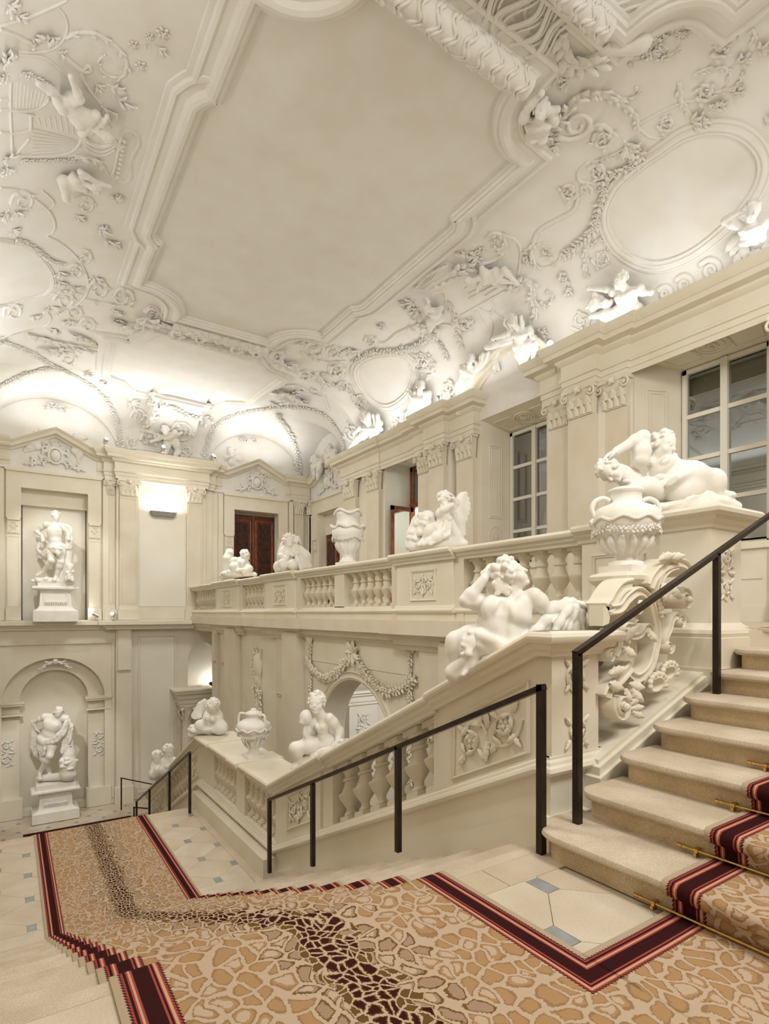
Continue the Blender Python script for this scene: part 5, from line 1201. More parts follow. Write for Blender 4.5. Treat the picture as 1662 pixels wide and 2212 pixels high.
# stair rods
for k in range(1, 9):
    x, z = 2.524 + .38 * (k - 1) + .018, .16 * (k - 1) + .032
    o = empty('stair_rod', (x, .7, z - .03), 'brass stair rod holding the carpet at riser %s of the upper flight' % ('one two three four five six seven eight'.split()[k - 1]), 'stair rod', 'brass stair rods')
    MB().tube([(x, y, z) for y in (-.26, .6, 1.60)], .0085, 8).build('rod', 'brass', o)
    for sg, y in ((-1, -.26), (1, 1.60)):
        m = MB(); m.tube([(x, y + sg * a, z) for a in (0, .012, .02, .03, .045, .05)], [.0085, .013, .009, .013, .012, .004], 8); m.build('finial', 'brass', o)
    for y in (-.2, 1.545):
        m = MB(); m.tube([(x, y - .01, z), (x, y + .01, z)], .015, 8); m.box(x - .006, x + .03, y - .008, y + .008, z - .012, z + .012); m.box(x - .018, x + .018, y - .007, y + .007, z - .03, z - .01); m.build('bracket', 'brass', o)
# ================================================================ SCULPTURES
def statue(name, loc, label, cat='sculpture', group=None): return empty(name, loc, label, cat, group)
# 1 -- large figure seen from behind on the nearest balustrade ----------------
p = Px(4.17, 940, 1180, 4.617)
e = statue('seated_figure', (3.17, 3.0, .95), 'white marble nude seated figure seen from behind, head thrown back, on the nearest balustrade')
S = Sculpt(.02)
figure(S, p, (p(430, 930, .06), p(760, 960, -.05)), (p(480, 560, .07), p(985, 500, -.05)),
       [(p(310, 545, .02), p(490, 330, -.0), IM(.5, .8, .2), IM(.6, 0, .5)), (p(1120, 640, -.02), p(1370, 555, .05), IM(.9, -.25, .1), IM(0, -1, 0))],
       [(p(215, 950, .10), p(215, 1230, .12), p(150, 1330, .10)), (p(370, 1010, .02), p(360, 1160, .0), p(250, 1290, -.02))],
       (p(745, 285, .0), IM(.80, .50, -.34), IM(-.55, .82, -.1), .275), IM(-.1, 0, 1), .135, 1.32, 1.1, seed=4)
S.ell(p(720, 800, .0), (.2, .13, .2)); S.cap(p(740, 560, -.16), p(690, 900, -.15), .016, .02, .04, -1)
for zx, zy in ((560, 640), (880, 610)): S.ell(p(zx, zy, -.07), (.075, .05, .09), None, .03)
for q in range(26):   # hair falling down the neck
    rr = random.Random(q); S.cap(p(600 + rr.uniform(-30, 120), 300 + rr.uniform(0, 100), -.06), p(640 + rr.uniform(-40, 130), 430 + rr.uniform(-20, 50), -.07), .018, .012, .006)
sculpt_obj('figure', S, .0078, 'marble', e)
S = Sculpt(.02)
drape(S, [p(1330, 540, .06), p(1440, 640, .05), p(1470, 830, .05)], [p(1180, 640, .0), p(1080, 740, -.06), p(960, 860, -.10)], 9, .028, seed=2)
drape(S, [p(1480, 620, .1), p(1490, 740, .1), p(1470, 840, .12)], [p(1350, 600, -.03), p(1270, 730, -.08), p(1200, 850, -.12)], 6, .026, seed=3)
drape(S, [p(900, 880, -.09), p(700, 1010, -.1), p(500, 1140, -.1)], [p(1000, 880, .1), p(760, 1020, .12), p(560, 1140, .12)], 6, .03, seed=4)
sculpt_obj('drapery', S, .009, 'marble', e)
S = Sculpt(.012)   # shaggy animal head at the hip and the rock below
S.ell(p(330, 960, -.09), (.055, .06, .075)); S.cap(p(330, 980, -.1), p(330, 1070, -.14), .04, .03)
for q in range(34):
    rr = random.Random(q + 50); S.ell(p(330 + rr.uniform(-60, 50), 900 + rr.uniform(-60, 190), -.11 + rr.uniform(-.02, .03)), rr.uniform(.012, .024), None, .006)
S.chain([p(190, 1260, .02), p(330, 1180, .04), p(480, 1130, .05), p(700, 1010, .06)], [.07, .08, .09, .08])
sculpt_obj('rock_base', S, .009, 'marble', e)
# 2 -- reclining putto on the tall pedestal ------------------------------------
p = Px(5.02, 1260, 880, 4.134)
e = statue('reclining_putto', (5.05, 2.85, 2.28), 'white marble reclining putto with arm bent over a curly head, on the tall newel pedestal')
S = Sculpt(.02)
figure(S, p, (p(860, 590, -.02), p(830, 740, -.06)), (p(520, 470, -.06), p(790, 530, .10)),
       [(p(535, 265, -.05), p(300, 395, -.04), IM(-.8, -.4, .1), IM(0, -1, 0)), (p(865, 575, .0), p(760, 640, -.10), IM(-.8, -.45, -.2), IM(0, -.4, 1))],
       [(p(1165, 640, .0), p(1190, 775, .02), p(1370, 790, .02)), (p(1120, 700, .1), p(1230, 800, .1), p(1340, 850, .12))],
       (p(712, 345, -.02), IM(.62, -.25, -.8), IM(.22, .95, .05), .275), IM(.2, .3, -1), .135, 1.05, 1.25, seed=9)
sculpt_obj('figure', S, .0085, 'marble', e)
S = Sculpt(.02); head(S, p(235, 570, -.03), IM(-.3, -.75, -.5), IM(-.6, .6, .2), .24, 'curls', 12)
S.cap(p(280, 560, 0), p(420, 640, .05), .07, .1)
sculpt_obj('second_head', S, .0085, 'marble', e)
S = Sculpt(.02)
rock(S, p(620, 760, .08), (.42, .22, .16), 14, 3)
drape(S, [p(620, 900, -.1), p(800, 860, -.1), p(960, 780, -.08), p(1100, 760, -.02)], [p(720, 920, -.05), p(950, 890, -.06), p(1200, 880, -.04), p(1380, 890, .02)], 8, .026, seed=6)
drape(S, [p(940, 760, .0), p(1100, 740, .05), p(1300, 820, .06)], [p(1000, 860, -.06), p(1200, 830, -.05), p(1390, 880, .0)], 7, .028, seed=7)
S.cap(p(560, 780, .05), p(1150, 830, .12), .10, .08)
sculpt_obj('drapery', S, .009, 'marble', e)
# 3 -- seated boy with an animal ----------------------------------------------
p = Px(6.82, 620, 1480, 10.39)
e = statue('seated_boy', (3.15, 6.1, -.4), 'white marble boy seated on the stair balustrade looking up, small animal at his chin')
S = Sculpt(.02)
figure(S, p, (p(720, 1300, .05), p(960, 1290, .06)), (p(640, 760, .02), p(950, 740, -.02)),
       [(p(480, 960, .0), p(430, 1190, -.04), IM(-.25, .95, -.1), IM(1, 0, 0)), (p(1175, 1010, .03), p(1150, 1240, -.04), IM(-.35, -.9, -.2), IM(-.6, 0, .6))],
       [(p(200, 1420, -.05), p(270, 1700, .02), p(150, 1850, -.02)), (p(330, 1480, .14), p(380, 1720, .16), p(300, 1830, .16))],
       (p(670, 400, -.02), IM(-.12, .12, -1), IM(.0, 1, .25), .27), IM(-.25, .1, -1), .125, 1.0, 1.12, seed=21)
sculpt_obj('figure', S, .0088, 'marble', e)
S = Sculpt(.015); S.ell(p(435, 720, -.04), (.08, .075, .09)); S.cap(p(400, 720, -.05), p(345, 830, -.08), .055, .035); S.cap(p(470, 760, 0), p(560, 1000, .06), .06, .075); S.cap(p(560, 1000, .06), p(640, 1200, .08), .07, .05)
for q in range(14): rr = random.Random(q); S.ell(p(430 + rr.uniform(-90, 80), 650 + rr.uniform(-30, 90), -.08), rr.uniform(.012, .022), None, .006)
sculpt_obj('animal', S, .0088, 'marble', e)
S = Sculpt(.02)
S.chain([p(180, 1860, .0), p(420, 1720, .04), p(700, 1560, .06), p(1000, 1420, .08), p(1340, 1300, .1)], [.05, .08, .10, .10, .06])
drape(S, [p(300, 1800, -.04), p(560, 1660, -.06), p(820, 1580, -.08)], [p(560, 1560, -.02), p(760, 1460, -.06), p(1200, 1340, -.06)], 7, .022, seed=3)
for q in range(30): rr = random.Random(q + 9); t = rr.random(); S.ell(p(560 + 700 * t, 1640 - 330 * t + rr.uniform(-70, 50), -.06), rr.uniform(.018, .034), None, .01)
sculpt_obj('rock_base', S, .010, 'marble', e)
# 4,5 -- standing statues in the far wall ---------------------------------------
def plinth(e, c, z0, z1, w, d, dado=True):
    """moulded statue pedestal with a bead row"""
    H = z1 - z0; R = lambda k: [(c[0] - w * k, c[1] - d * k), (c[0] + w * k, c[1] - d * k), (c[0] + w * k, c[1] + d * .9), (c[0] - w * k, c[1] + d * .9)]
    MB().loft([[(*q, z0 + H * t) for q in R(k)] for k, t in ((.92, 0), (.92, .30), (.90, .31), (.76, .36), (.70, .40), (.66, .46), (.62, .86), (.66, .88), (.80, .91), (.84, .92), (.96, .93), (.96, .975), (.92, 1.0))]).build('pedestal', 'marble', e, smooth=25)
    m = MB()
    for i in range(10): m.ball((c[0] - w * .42 + i * w * .84 / 9, c[1] - d * .68, z0 + H * .55), .035, 6, 4); m.ball((c[0] - w * .42 + i * w * .84 / 9, c[1] - d * .68, z0 + H * .50), .03, 6, 4)
    m.build('bead_row', 'marble', e)
    m = MB()
    for a, b in ((-.52, -.44), (.44, .52)): m.box(c[0] + w * a, c[0] + w * b, c[1] - d * .68, c[1] - d * .5, z0 + H * .5, z0 + H * .86)
    m.build('pedestal_fillet', 'marble', e)
zt = 2.24
e = statue('standing_statue', (1.1, 18.72, 1.17), 'white marble standing male statue with wind-blown cloak in the upper wall niche', 'statue')
plinth(e, (1.10, 18.78), 1.17, 2.16, .60, .34)
MB().box(.66, 1.52, 18.52, 19.05, 2.16, 2.26).build('base_slab', 'marble', e)
p = Px(16.2, 50, 1090, 8.507)
S = Sculpt(.05)
figure(S, p, (p(510, 800, 0), p(700, 780, .02)), (p(430, 370, -.02), p(725, 400, .02)),
       [(p(235, 490, .05), p(350, 575, -.15), IM(.3, -.7, -.2)), (p(835, 520, .05), p(830, 640, .0))],
       [(p(520, 1030, -.18), p(370, 1230, .0), p(230, 1310, -.12)), (p(690, 1050, -.02), p(610, 1330, .05), p(555, 1400, -.12))],
       (p(600, 215, -.02), IM(.75, -.15, -.55), IM(.1, 1, 0), .31), IM(.1, 0, -1), .185, 1.1, 1.15, seed=31)
sculpt_obj('figure', S, .017, 'marble', e)
S = Sculpt(.04)
drape(S, [p(460, 790, -.12), p(330, 900, -.05), p(260, 800, .08), p(290, 700, .12)], [p(660, 780, -.2), p(470, 960, -.08), p(320, 990, .1), p(250, 900, .15)], 6, .035, seed=1)
drape(S, [p(480, 780, -.16), p(600, 770, -.24), p(700, 760, -.2)], [p(520, 860, -.16), p(620, 900, -.24), p(660, 960, -.18)], 5, .035, seed=2)
drape(S, [p(770, 380, .0), p(800, 560, .05), p(790, 800, .06)], [p(870, 420, .05), p(890, 600, .1), p(870, 800, .12)], 6, .04, seed=5)
S.cap(p(420, 760, .2), p(700, 900, .25), .15, .12); S.chain([p(840, 780, .2), p(800, 1050, .2), p(760, 1380, .15)], [.12, .13, .16])
sculpt_obj('cloak', S, .018, 'marble', e)
S = Sculpt(.03); head(S, p(850, 1150, .0), IM(.6, -.1, -.7), IM(0, 1, 0), .26, 'curls', 8, True); S.cap(p(840, 1230, .05), p(840, 1400, .05), .13, .13)
for q in range(24): rr = random.Random(q); S.ell(p(770 + rr.uniform(0, 150), 1230 + rr.uniform(0, 170), -.1), rr.uniform(.03, .05), None, .01)
rock(S, p(440, 1400, .05), (.42, .2, .12), 20, 4); S.cap(p(280, 1400, .05), p(880, 1420, .1), .1, .1)
sculpt_obj('herm_and_rock', S, .018, 'marble', e)
e = statue('standing_statue', (1.1, 18.55, -4.4), 'white marble bearded male statue leaning on a stump in the lower arched niche', 'statue')
plinth(e, (1.09, 18.55), -4.38, -3.50, .62, .36)
MB().box(.62, 1.58, 18.28, 18.85, -3.50, -3.36).build('base_slab', 'marble', e)
p = Px(16.05, 50, 1500, 8.507)
S = Sculpt(.05)
figure(S, p, (p(330, 860, .0), p(560, 850, -.02)), (p(400, 410, .0), p(790, 440, .02)),
       [(p(180, 510, .05), p(250, 650, .1), IM(.5, -.6, .3)), (p(890, 580, .05), p(865, 830, .0), IM(-.1, -1, 0))],
       [(p(380, 1180, -.02), p(490, 1420, .12), p(470, 1540, .0)), (p(490, 1130, -.2), p(310, 1420, -.05), p(300, 1570, -.22))],
       (p(655, 330, -.08), IM(.35, -.5, -.8), IM(.25, .9, -.2), .315), IM(.15, -.1, -1), .195, 1.1, 1.2, hair='long', beard=True, seed=41)
sculpt_obj('figure', S, .018, 'marble', e)
S = Sculpt(.04)
drape(S, [p(780, 490, -.16), p(720, 640, -.2), p(560, 800, -.22), p(380, 850, -.16)], [p(830, 560, -.1), p(760, 740, -.16), p(600, 880, -.22), p(400, 930, -.18)], 5, .035, seed=1)
drape(S, [p(790, 560, -.1), p(740, 800, -.08), p(700, 1060, -.1)], [p(880, 620, .0), p(830, 860, .0), p(800, 1080, .0)], 5, .04, seed=2)
drape(S, [p(300, 930, -.1), p(340, 1040, -.1), p(360, 1130, -.1)], [p(400, 920, -.16), p(400, 1020, -.16), p(380, 1120, -.14)], 4, .035, seed=7)
drape(S, [p(160, 700, .2), p(140, 950, .2), p(200, 1080, .2)], [p(230, 700, .2), p(240, 1000, .2), p(320, 1180, .18)], 4, .05, seed=8)
sculpt_obj('cloak', S, .018, 'marble', e)
S = Sculpt(.03); S.chain([p(850, 880, .1), p(840, 1100, .08), p(830, 1450, .05)], [.11, .17, .22]); rock(S, p(830, 1300, .0), (.26, .2, .34), 26, 5); S.cap(p(300, 1540, .02), p(900, 1480, .05), .09, .12)
sculpt_obj('stump', S, .018, 'marble', e)
# 6 -- winged putto at the far corner of the landing ---------------------------
p = Px(10.4, 400, 1480, 8.747)
e = statue('winged_putto', (3.2, 10.3, -.83), 'white marble winged putto crouching with bowed head at the landing corner')
S = Sculpt(.025)
figure(S, p, (p(470, 790, .05), p(620, 790, .0)), (p(430, 560, -.02), p(620, 540, .04)),
       [(p(400, 720, -.1), p(430, 620, -.2)), (p(660, 690, .0), p(520, 640, -.15))], [(p(290, 760, -.1), p(370, 830, -.05), p(220, 850, -.1)), (p(700, 800, -.05), p(560, 840, -.1))],
       (p(530, 410, -.06), IM(-.1, -.75, -.6), IM(.1, .7, -.6), .31), IM(-.2, 0, -1), .15, 1.1, 1.2, seed=51)
sculpt_obj('figure', S, .014, 'marble', e)
S = Sculpt(.02)
for q in range(10): t = q / 9; S.chain([p(430, 330 + 160 * t, .10), p(370 - 30 * math.sin(t * 3), 285 + 190 * t, .08), p(270 + 30 * t, 350 + 190 * t, .05), p(120 + 190 * t * t, 570 + 70 * math.sin(t * 2.4), .03 - .06 * t)], [.026, .03, .03, .014], .006)
sculpt_obj('wing', S, .014, 'marble', e)
S = Sculpt(.03); S.chain([p(120, 930, -.05), p(260, 800, .0), p(480, 830, .05), p(730, 800, .05)], [.07, .10, .11, .07]); rock(S, p(300, 830, .0), (.26, .16, .10), 14, 5)
sculpt_obj('rock_base', S, .015, 'marble', e)
# 7 -- pair of putti on the far lower flight -----------------------------------
p = Px(12.5, 300, 1590, 16.62)
for nm, lab, hc, tc, sd, fdir in (('putto', 'left marble putto of the embracing pair on the far lower balustrade', (660, 760), (720, 1100), 61, IM(.5, -.2, -.8)), ('putto', 'right marble putto, higher of the pair on the far lower balustrade', (1060, 540), (1080, 960), 62, IM(.6, -.4, -.6))):
    e = statue(nm, (3.2, 13.0 if sd == 61 else 12.6, -2.4), lab)
    S = Sculpt(.025); hx, hy = hc; tx, ty = tc; dd = 0 if sd == 61 else -.25
    figure(S, p, (p(tx - 90, ty + 260, dd), p(tx + 90, ty + 240, dd)), (p(tx - 160, ty - 90, dd), p(tx + 150, ty - 100, dd)),
           [(p(tx - 200, ty + 80, dd - .1), p(tx - 60, ty + 150, dd - .2)), (p(tx + 200, ty + 60, dd - .1), p(tx + 60, ty + 120, dd - .2))], [(p(tx - 200, ty + 250, dd - .15), p(tx - 220, ty + 420, dd - .1)), (p(tx - 60, ty + 280, dd - .15), p(tx - 90, ty + 400, dd - .1))],
           (p(hx, hy, dd - .02), fdir, IM(0, 1, 0), .29), IM(0, 0, -1), .14, 1.1, 1.2, seed=sd, hnd=False)
    S.chain([p(560, 1420, dd), p(760, 1240, dd), p(1000, 1080, dd)], [.07, .12, .10])
    sculpt_obj('figure', S, .016, 'marble', e)
# 8 -- groups on the gallery balustrade ------------------------------------------
p = Px(15.45, 460, 1140, 7.226)
e = statue('crouching_putto', (5.15, 15.2, 2.28), 'white marble putto crouching beside an upright bird, before the double door')
S = Sculpt(.03)
figure(S, p, (p(390, 650, .0), p(520, 660, .05)), (p(350, 500, -.05), p(500, 510, .05)), [(p(270, 520, -.1), p(220, 560, -.1)), (p(570, 630, .0), p(490, 670, -.15))],
       [(p(320, 600, -.15), p(330, 690, -.1)), (p(570, 640, -.12), p(480, 690, -.15))], (p(505, 440, .0), IM(.75, -.3, .3), IM(.1, 1, 0), .33), IM(.2, 0, 1), .24, 1.15, 1.15, seed=71, hnd=False)
sculpt_obj('figure', S, .018, 'marble', e)
S = Sculpt(.03); S.chain([p(260, 380, -.05), p(240, 480, -.05), p(230, 640, 0)], [.10, .14, .15]); S.ell(p(275, 385, -.08), .09); S.cap(p(290, 390, -.1), p(310, 400, -.12), .04, .02)
sculpt_obj('bird', S, .018, 'marble', e)
S = Sculpt(.03); S.cap(p(160, 750, 0), p(640, 720, .0), .10, .06); rock(S, p(300, 720, 0), (.36, .2, .12), 16, 2); drape(S, [p(520, 680, -.1), p(600, 700, -.1), p(670, 730, -.1)], [p(480, 740, -.1), p(560, 740, -.1), p(660, 735, -.1)], 3, .04)
sculpt_obj('rock_base', S, .018, 'marble', e)
p = Px(12.5, 460, 1140, 7.226)
e = statue('draped_group', (5.15, 11.6, 2.28), 'white marble draped embracing pair, second group along the gallery rail')
S = Sculpt(.03)
figure(S, p, (p(1150, 580, .05), p(1290, 590, .05)), (p(1110, 340, .0), p(1280, 330, .05)), [(p(1060, 440, -.1), p(1150, 470, -.2)), (p(1330, 400, .0), p(1240, 420, -.15))], [(p(1090, 560, -.25), p(1110, 640, -.2)), (p(1240, 570, -.25), p(1260, 640, -.2))], (p(1180, 215, -.02), IM(.4, -.4, -.7), IM(-.1, 1, 0), .34), IM(0, 0, -1), .16, 1.1, 1.1, seed=81, hnd=False)
head(S, p(1265, 220, .1), IM(-.5, -.2, -.4), IM(.1, 1, 0), .30, 'long', 82)
sculpt_obj('figures', S, .016, 'marble', e)
S = Sculpt(.03)
drape(S, [p(1090, 230, .1), p(1040, 420, .05), p(1030, 640, .0)], [p(1180, 360, -.12), p(1150, 500, -.15), p(1160, 640, -.15)], 6, .045, seed=1)
drape(S, [p(1290, 240, .1), p(1400, 400, .1), p(1540, 610, .1)], [p(1260, 330, -.05), p(1330, 500, -.1), p(1380, 640, -.12)], 8, .04, seed=2)
S.chain([p(1330, 340, .2), p(1430, 450, .2), p(1460, 600, .2)], [.12, .14, .12]); S.cap(p(1040, 610, .1), p(1460, 620, .1), .14, .12); S.cap(p(1150, 400, .15), p(1250, 560, .15), .2, .22)
sculpt_obj('drapery', S, .017, 'marble', e)
p = Px(8.25, 870, 1040, 10.39)
e = statue('winged_sphinx', (5.15, 6.5, 2.28), 'white marble winged figure with streaming hair bent over a shaggy creature')
S = Sculpt(.03)
figure(S, p, (p(760, 1060, .1), p(900, 1080, .1)), (p(840, 720, .0), p(1080, 640, .08)), [(p(900, 640, -.1), p(1110, 540, -.1)), (p(1200, 480, .05), p(1130, 400, .0))], [(p(620, 1080, -.1), p(480, 1330, -.05), p(330, 1440, -.1)), (p(800, 1230, -.1), p(600, 1330, -.12), p(420, 1430, -.15))],
       (p(950, 430, .0), IM(-.6, -.5, -.4), IM(-.3, .8, 0), .27), IM(-.5, -.2, -1), .14, 1.1, 1.1, hair='long', seed=91)
for q in range(30): rr = random.Random(q + 200); S.cap(p(860 + rr.uniform(-60, 160), 300 + rr.uniform(-60, 140), .0 + rr.uniform(-.08, .06)), p(1050 + rr.uniform(-80, 110), 330 + rr.uniform(-30, 130), .02), .022, .012, .008)
sculpt_obj('figure', S, .0115, 'marble', e)
S = Sculpt(.025)
for q in range(9): t = q / 8; S.chain([p(1180, 520 + 60 * t, .1), p(1330 - 40 * t, 330 + 330 * t, .12), p(1400 + 70 * math.sin(t * 5), 290 + 900 * t, .15)], [.05, .055, .045], .02)
S.chain([p(1180, 700, .12), p(1260, 900, .14), p(1330, 1180, .14)], [.09, .10, .06])
sculpt_obj('wing', S, .0115, 'marble', e)
S = Sculpt(.03)
S.chain([p(560, 830, .12), p(430, 950, .1), p(300, 1200, .1), p(230, 1420, .05)], [.12, .15, .14, .10]); S.cap(p(430, 1000, .1), p(800, 1150, .15), .16, .14)
for q in range(60): rr = random.Random(q + 77); t = rr.random(); S.ell(p(520 - 330 * t + rr.uniform(-130, 150), 740 + 640 * t + rr.uniform(-60, 60), -.02 + rr.uniform(-.05, .1)), rr.uniform(.025, .05), None, .012)
drape(S, [p(1000, 800, -.02), p(900, 1080, -.1), p(560, 1320, -.14)], [p(1080, 900, .0), p(1050, 1200, -.1), p(620, 1400, -.15)], 8, .022, seed=4)
S.cap(p(160, 1450, .0), p(1400, 1400, .05), .07, .05); S.cap(p(900, 1330, .05), p(1400, 1370, .08), .09, .04); S.cap(p(1040, 960, .15), p(1250, 1330, .12), .12, .1)
sculpt_obj('creature_and_drapery', S, .012, 'marble', e)
# ================================================================ URNS
def urn(name, c, z0, H, label, kind):
    e = empty(name, (c[0], c[1], z0), label, 'urn'); X, Y = c
    if kind == 0:   # squat lidded urn with leaf swag, near the tall pedestal
        R = H * .41
        prof = [(.0, .0), (.50, 0), (.50, .05), (.36, .07), (.33, .11), (.38, .15), (.55, .20), (.68, .27), (.72, .34), (.86, .40), (.97, .50), (1.0, .58), (.97, .66), (.85, .72), (.62, .76), (.50, .78), (.46, .80), (.46, .91), (.52, .93), (.50, .96), (.38, .98), (0, 1.0)]
    elif kind == 1: # tall two-handled lidded urn on the landing
        R = H * .37
        prof = [(0, 0), (.42, 0), (.42, .02), (.34, .04), (.28, .07), (.34, .12), (.50, .24), (.62, .36), (.82, .46), (.98, .56), (1.0, .62), (.94, .68), (.70, .74), (.46, .77), (.42, .80), (.42, .85), (.52, .88), (.50, .91), (.28, .94), (.16, .97), (.14, 1.0), (0, 1.0)]
    else:           # bell vase with rippled rim on the gallery
        R = H * .315
        prof = [(0, 0), (.52, 0), (.52, .05), (.40, .07), (.34, .12), (.42, .17), (.60, .24), (.74, .34), (.78, .42), (.92, .50), (.98, .58), (.92, .66), (.80, .68), (.70, .74), (.66, .84), (.74, .90), (.80, .94), (.72, .97), (0, .96)]
    MB().lathe([(r * R, z * H) for r, z in prof], (X, Y, z0 + (.06 if kind != 2 else .04)), 40).build('vessel', 'marble', e, smooth=85)
    w = R * (.56 if kind != 1 else .5); MB().box(X - w, X + w, Y - w, Y + w, z0, z0 + .06).build('foot_plate', 'marble', e)
    zo = z0 + .06
    P = lambda a, r, z: np.array([X + R * r * math.cos(a), Y + R * r * math.sin(a), zo + z * H]); nn = lambda a: np.array([math.cos(a), math.sin(a), 0])
    zg, rg = ((.46, .93), (.47, .88), (.47, .90))[kind]
    A = np.linspace(0, 6.283, 49); m = MB()
    garland(m, [P(a, rg, zg - .05 * abs(math.sin(a * 2))) for a in A], [nn(a) for a in A], R * .13, kind, 1.0); m.build('garland', 'marble', e, smooth=85)
    m = MB()
    for i in range(14 if kind == 0 else 12):
        a = 6.283 * i / (14 if kind == 0 else 12)
        if kind == 0: m.tube([P(a, .40, .16), P(a, .60, .22), P(a, .72, .29), P(a, .75, .36)], [R * .06, R * .11, R * .12, R * .08], 6)
        else: leafq(m, P(a, .36, .13), (0, 0, 1) + nn(a) * .6, nn(a) - np.array([0, 0, .5]), H * .26, R * .13, .1)
    m.build('gadroons', 'marble', e, smooth=85)
    m = MB()
    if kind < 2:
        for a0 in ((2.6, 5.74) if kind == 0 else (2.3, 5.1)):
            r0, r1, r2 = (.95, .95, .5) if kind == 0 else (.95, .9, .46)
            zz = (.60, .80, .84) if kind == 0 else (.62, .86, .87)
            pts = smoothpath([P(a0, r0 * .98, zz[0] - .02), P(a0, r1 + .10, zz[0] + .10), P(a0, r1 + .02, zz[1]), P(a0, r2 + .22, zz[2] + .01), P(a0, r2, zz[2] - .02)], 6)
            m = MB(); m.tube(pts, R * .075, 8)
            sp = [P(a0, .98, .55) + nn(a0) * q[0] + np.array([0, 0, q[1]]) for q in spiral2(0, 0, R * .16, R * .04, 1.57, 1.5, 18)]; m.tube(sp, [R * .06 * (1 - .4 * k / 18) for k in range(19)], 6); m.build('handle', 'marble', e, smooth=85)
        m = MB(); m.tube([P(a, 1.01, .56 + .025 * math.sin(a * 9)) for a in A], R * .05, 6); m.build('ribbon', 'marble', e)
    else:
        m.tube([P(a, .96 + .06 * math.sin(a * 7), .66 + .025 * math.sin(a * 7 + 1)) for a in np.linspace(0, 6.283, 65)], R * .10, 7); m.tube([P(a, .80, .94 + .035 * math.sin(a * 4)) for a in A], R * .09, 7); m.build('rippled_rim', 'marble', e, smooth=85)
    return e
urn('urn', (4.0, 2.66), 1.705, .62, 'squat white urn with lid and leaf swag on the scrolled carving', 0)
urn('urn', (3.14, 8.42), -.82, .70, 'tall two-handled white urn with flower garland on the landing balustrade', 1)
urn('urn', (5.16, 9.04), 2.27, .96, 'bell-shaped white vase with rippled rim on the gallery rail', 2)
# ================================================================ CEILING STUCCO
CR = {'A': (0, 0, 3.957), 'B': (0, 400, 3.777), 'C': (860, 0, 3.777), 'D': (1240, 0, 3.938), 'E': (880, 500, 4.617), 'F': (1200, 320, 3.597), 'G': (300, 600, 3.4625), 'H': (640, 700, 3.957), 'L': (0, 700, 2.77), 'M': (400, 700, 2.77)}
def cpx(k, q): o = CR[k]; return (o[0] + q[0] / o[2], o[1] + q[1] / o[2])
def cs(k, x, y): return csurf(*cpx(k, (x, y)))
def mpp(p): return float((np.asarray(p) - CAMP) @ FW) / FPX
def msweep(P, N_, prof, closed=False):
    P, N_ = np.array(P), np.array(N_); m = MB(); n = len(P); rings = []
    for i in range(n):
        a = P[(i - 1) % n] if (closed or i > 0) else P[i]; b = P[(i + 1) % n] if (closed or i < n - 1) else P[i]
        t = nrmz(b - a); s = nrmz(np.cross(t, N_[i])); k = 1.0
        if (closed or 0 < i < n - 1):
            c = nrmz(P[i] - a) @ nrmz(b - P[i]); k = min(1 / max(math.sqrt(max((1 + c) / 2, .05)), .5), 1.8)
        rings.append([P[i] + s * o * k + N_[i] * h for o, h in prof])
    return m.loft(rings, True, True, closed)
def stroke(k, pts, w0, w1=None, leaf=0, seed=0, nm='stucco_scroll', flat=.75, n=5):
    w1 = w0 * .5 if w1 is None else w1; P, N_ = ctrace([cpx(k, q) for q in pts], n); s = CR[k][2]; m = MB(); L = len(P)
    R = [(w0 + (w1 - w0) * i / (L - 1)) / s * mpp(P[i]) for i in range(L)]
    m.tube(P + N_ * np.array(R)[:, None] * .25, R, 6, nrm=N_, flat=flat); rng = random.Random(seed + L)
    if leaf:
        for j in range(leaf):
            i = int((j + .6) / (leaf + .4) * (L - 2)); d = P[i + 1] - P[i]; sd = np.cross(N_[i], nrmz(d)) * (1 if (j + seed) % 2 else -1)
            leafq(m, P[i] + N_[i] * R[i] * .4, nrmz(d) * 1.0 + sd * rng.uniform(.4, .8), N_[i], R[i] * rng.uniform(3.2, 4.4), R[i] * 1.25, .3); leafq(m, P[i] + N_[i] * R[i] * .7, nrmz(d) * 1.0 - sd * rng.uniform(.3, .7), N_[i], R[i] * rng.uniform(2.4, 3.4), R[i] * 1.0, .3)
    return m.build(nm, 'stucco', ceiling, smooth=85)
def curl(k, c, r, a0, turns, w, leaf=4, seed=0):
    return stroke(k, [q for q in spiral2(c[0], c[1], r, r * .2, a0, turns, 12)], w, w * .5, leaf, seed, n=3)
def spray(k, x, y, dx, dy, L, n=5, fan=1.1, seed=0, fl=0):
    p, N_ = cs(k, x, y); q, _ = cs(k, x + dx, y + dy); d = q - p; s = L / CR[k][2] * mpp(p); m = MB(); rng = random.Random(seed * 7 + int(x)); d = nrmz(d - N_ * (d @ N_)); sd = np.cross(N_, d)
    n = int(n * 1.7)
    for i in range(n):
        a = (i / max(n - 1, 1) - .5) * fan * 2.2 + rng.uniform(-.2, .2); dd = d * math.cos(a) + sd * math.sin(a); q = rng.uniform(0, .45); leafq(m, p + d * s * q + N_ * s * .05 * (i % 3), dd, N_, s * rng.uniform(.42, .68), s * rng.uniform(.13, .18), rng.uniform(.2, .5))
    for i in range(fl): rosette(m, p + (d * rng.uniform(.2, .9) + sd * rng.uniform(-.4, .4)) * s + N_ * s * .1, N_, s * .28, 5)
    m.tube([p - d * s * .2, p + d * s * .5], [s * .06, s * .03], 5, nrm=N_)
    return m.build('stucco_leaf_spray', 'stucco', ceiling, smooth=85)
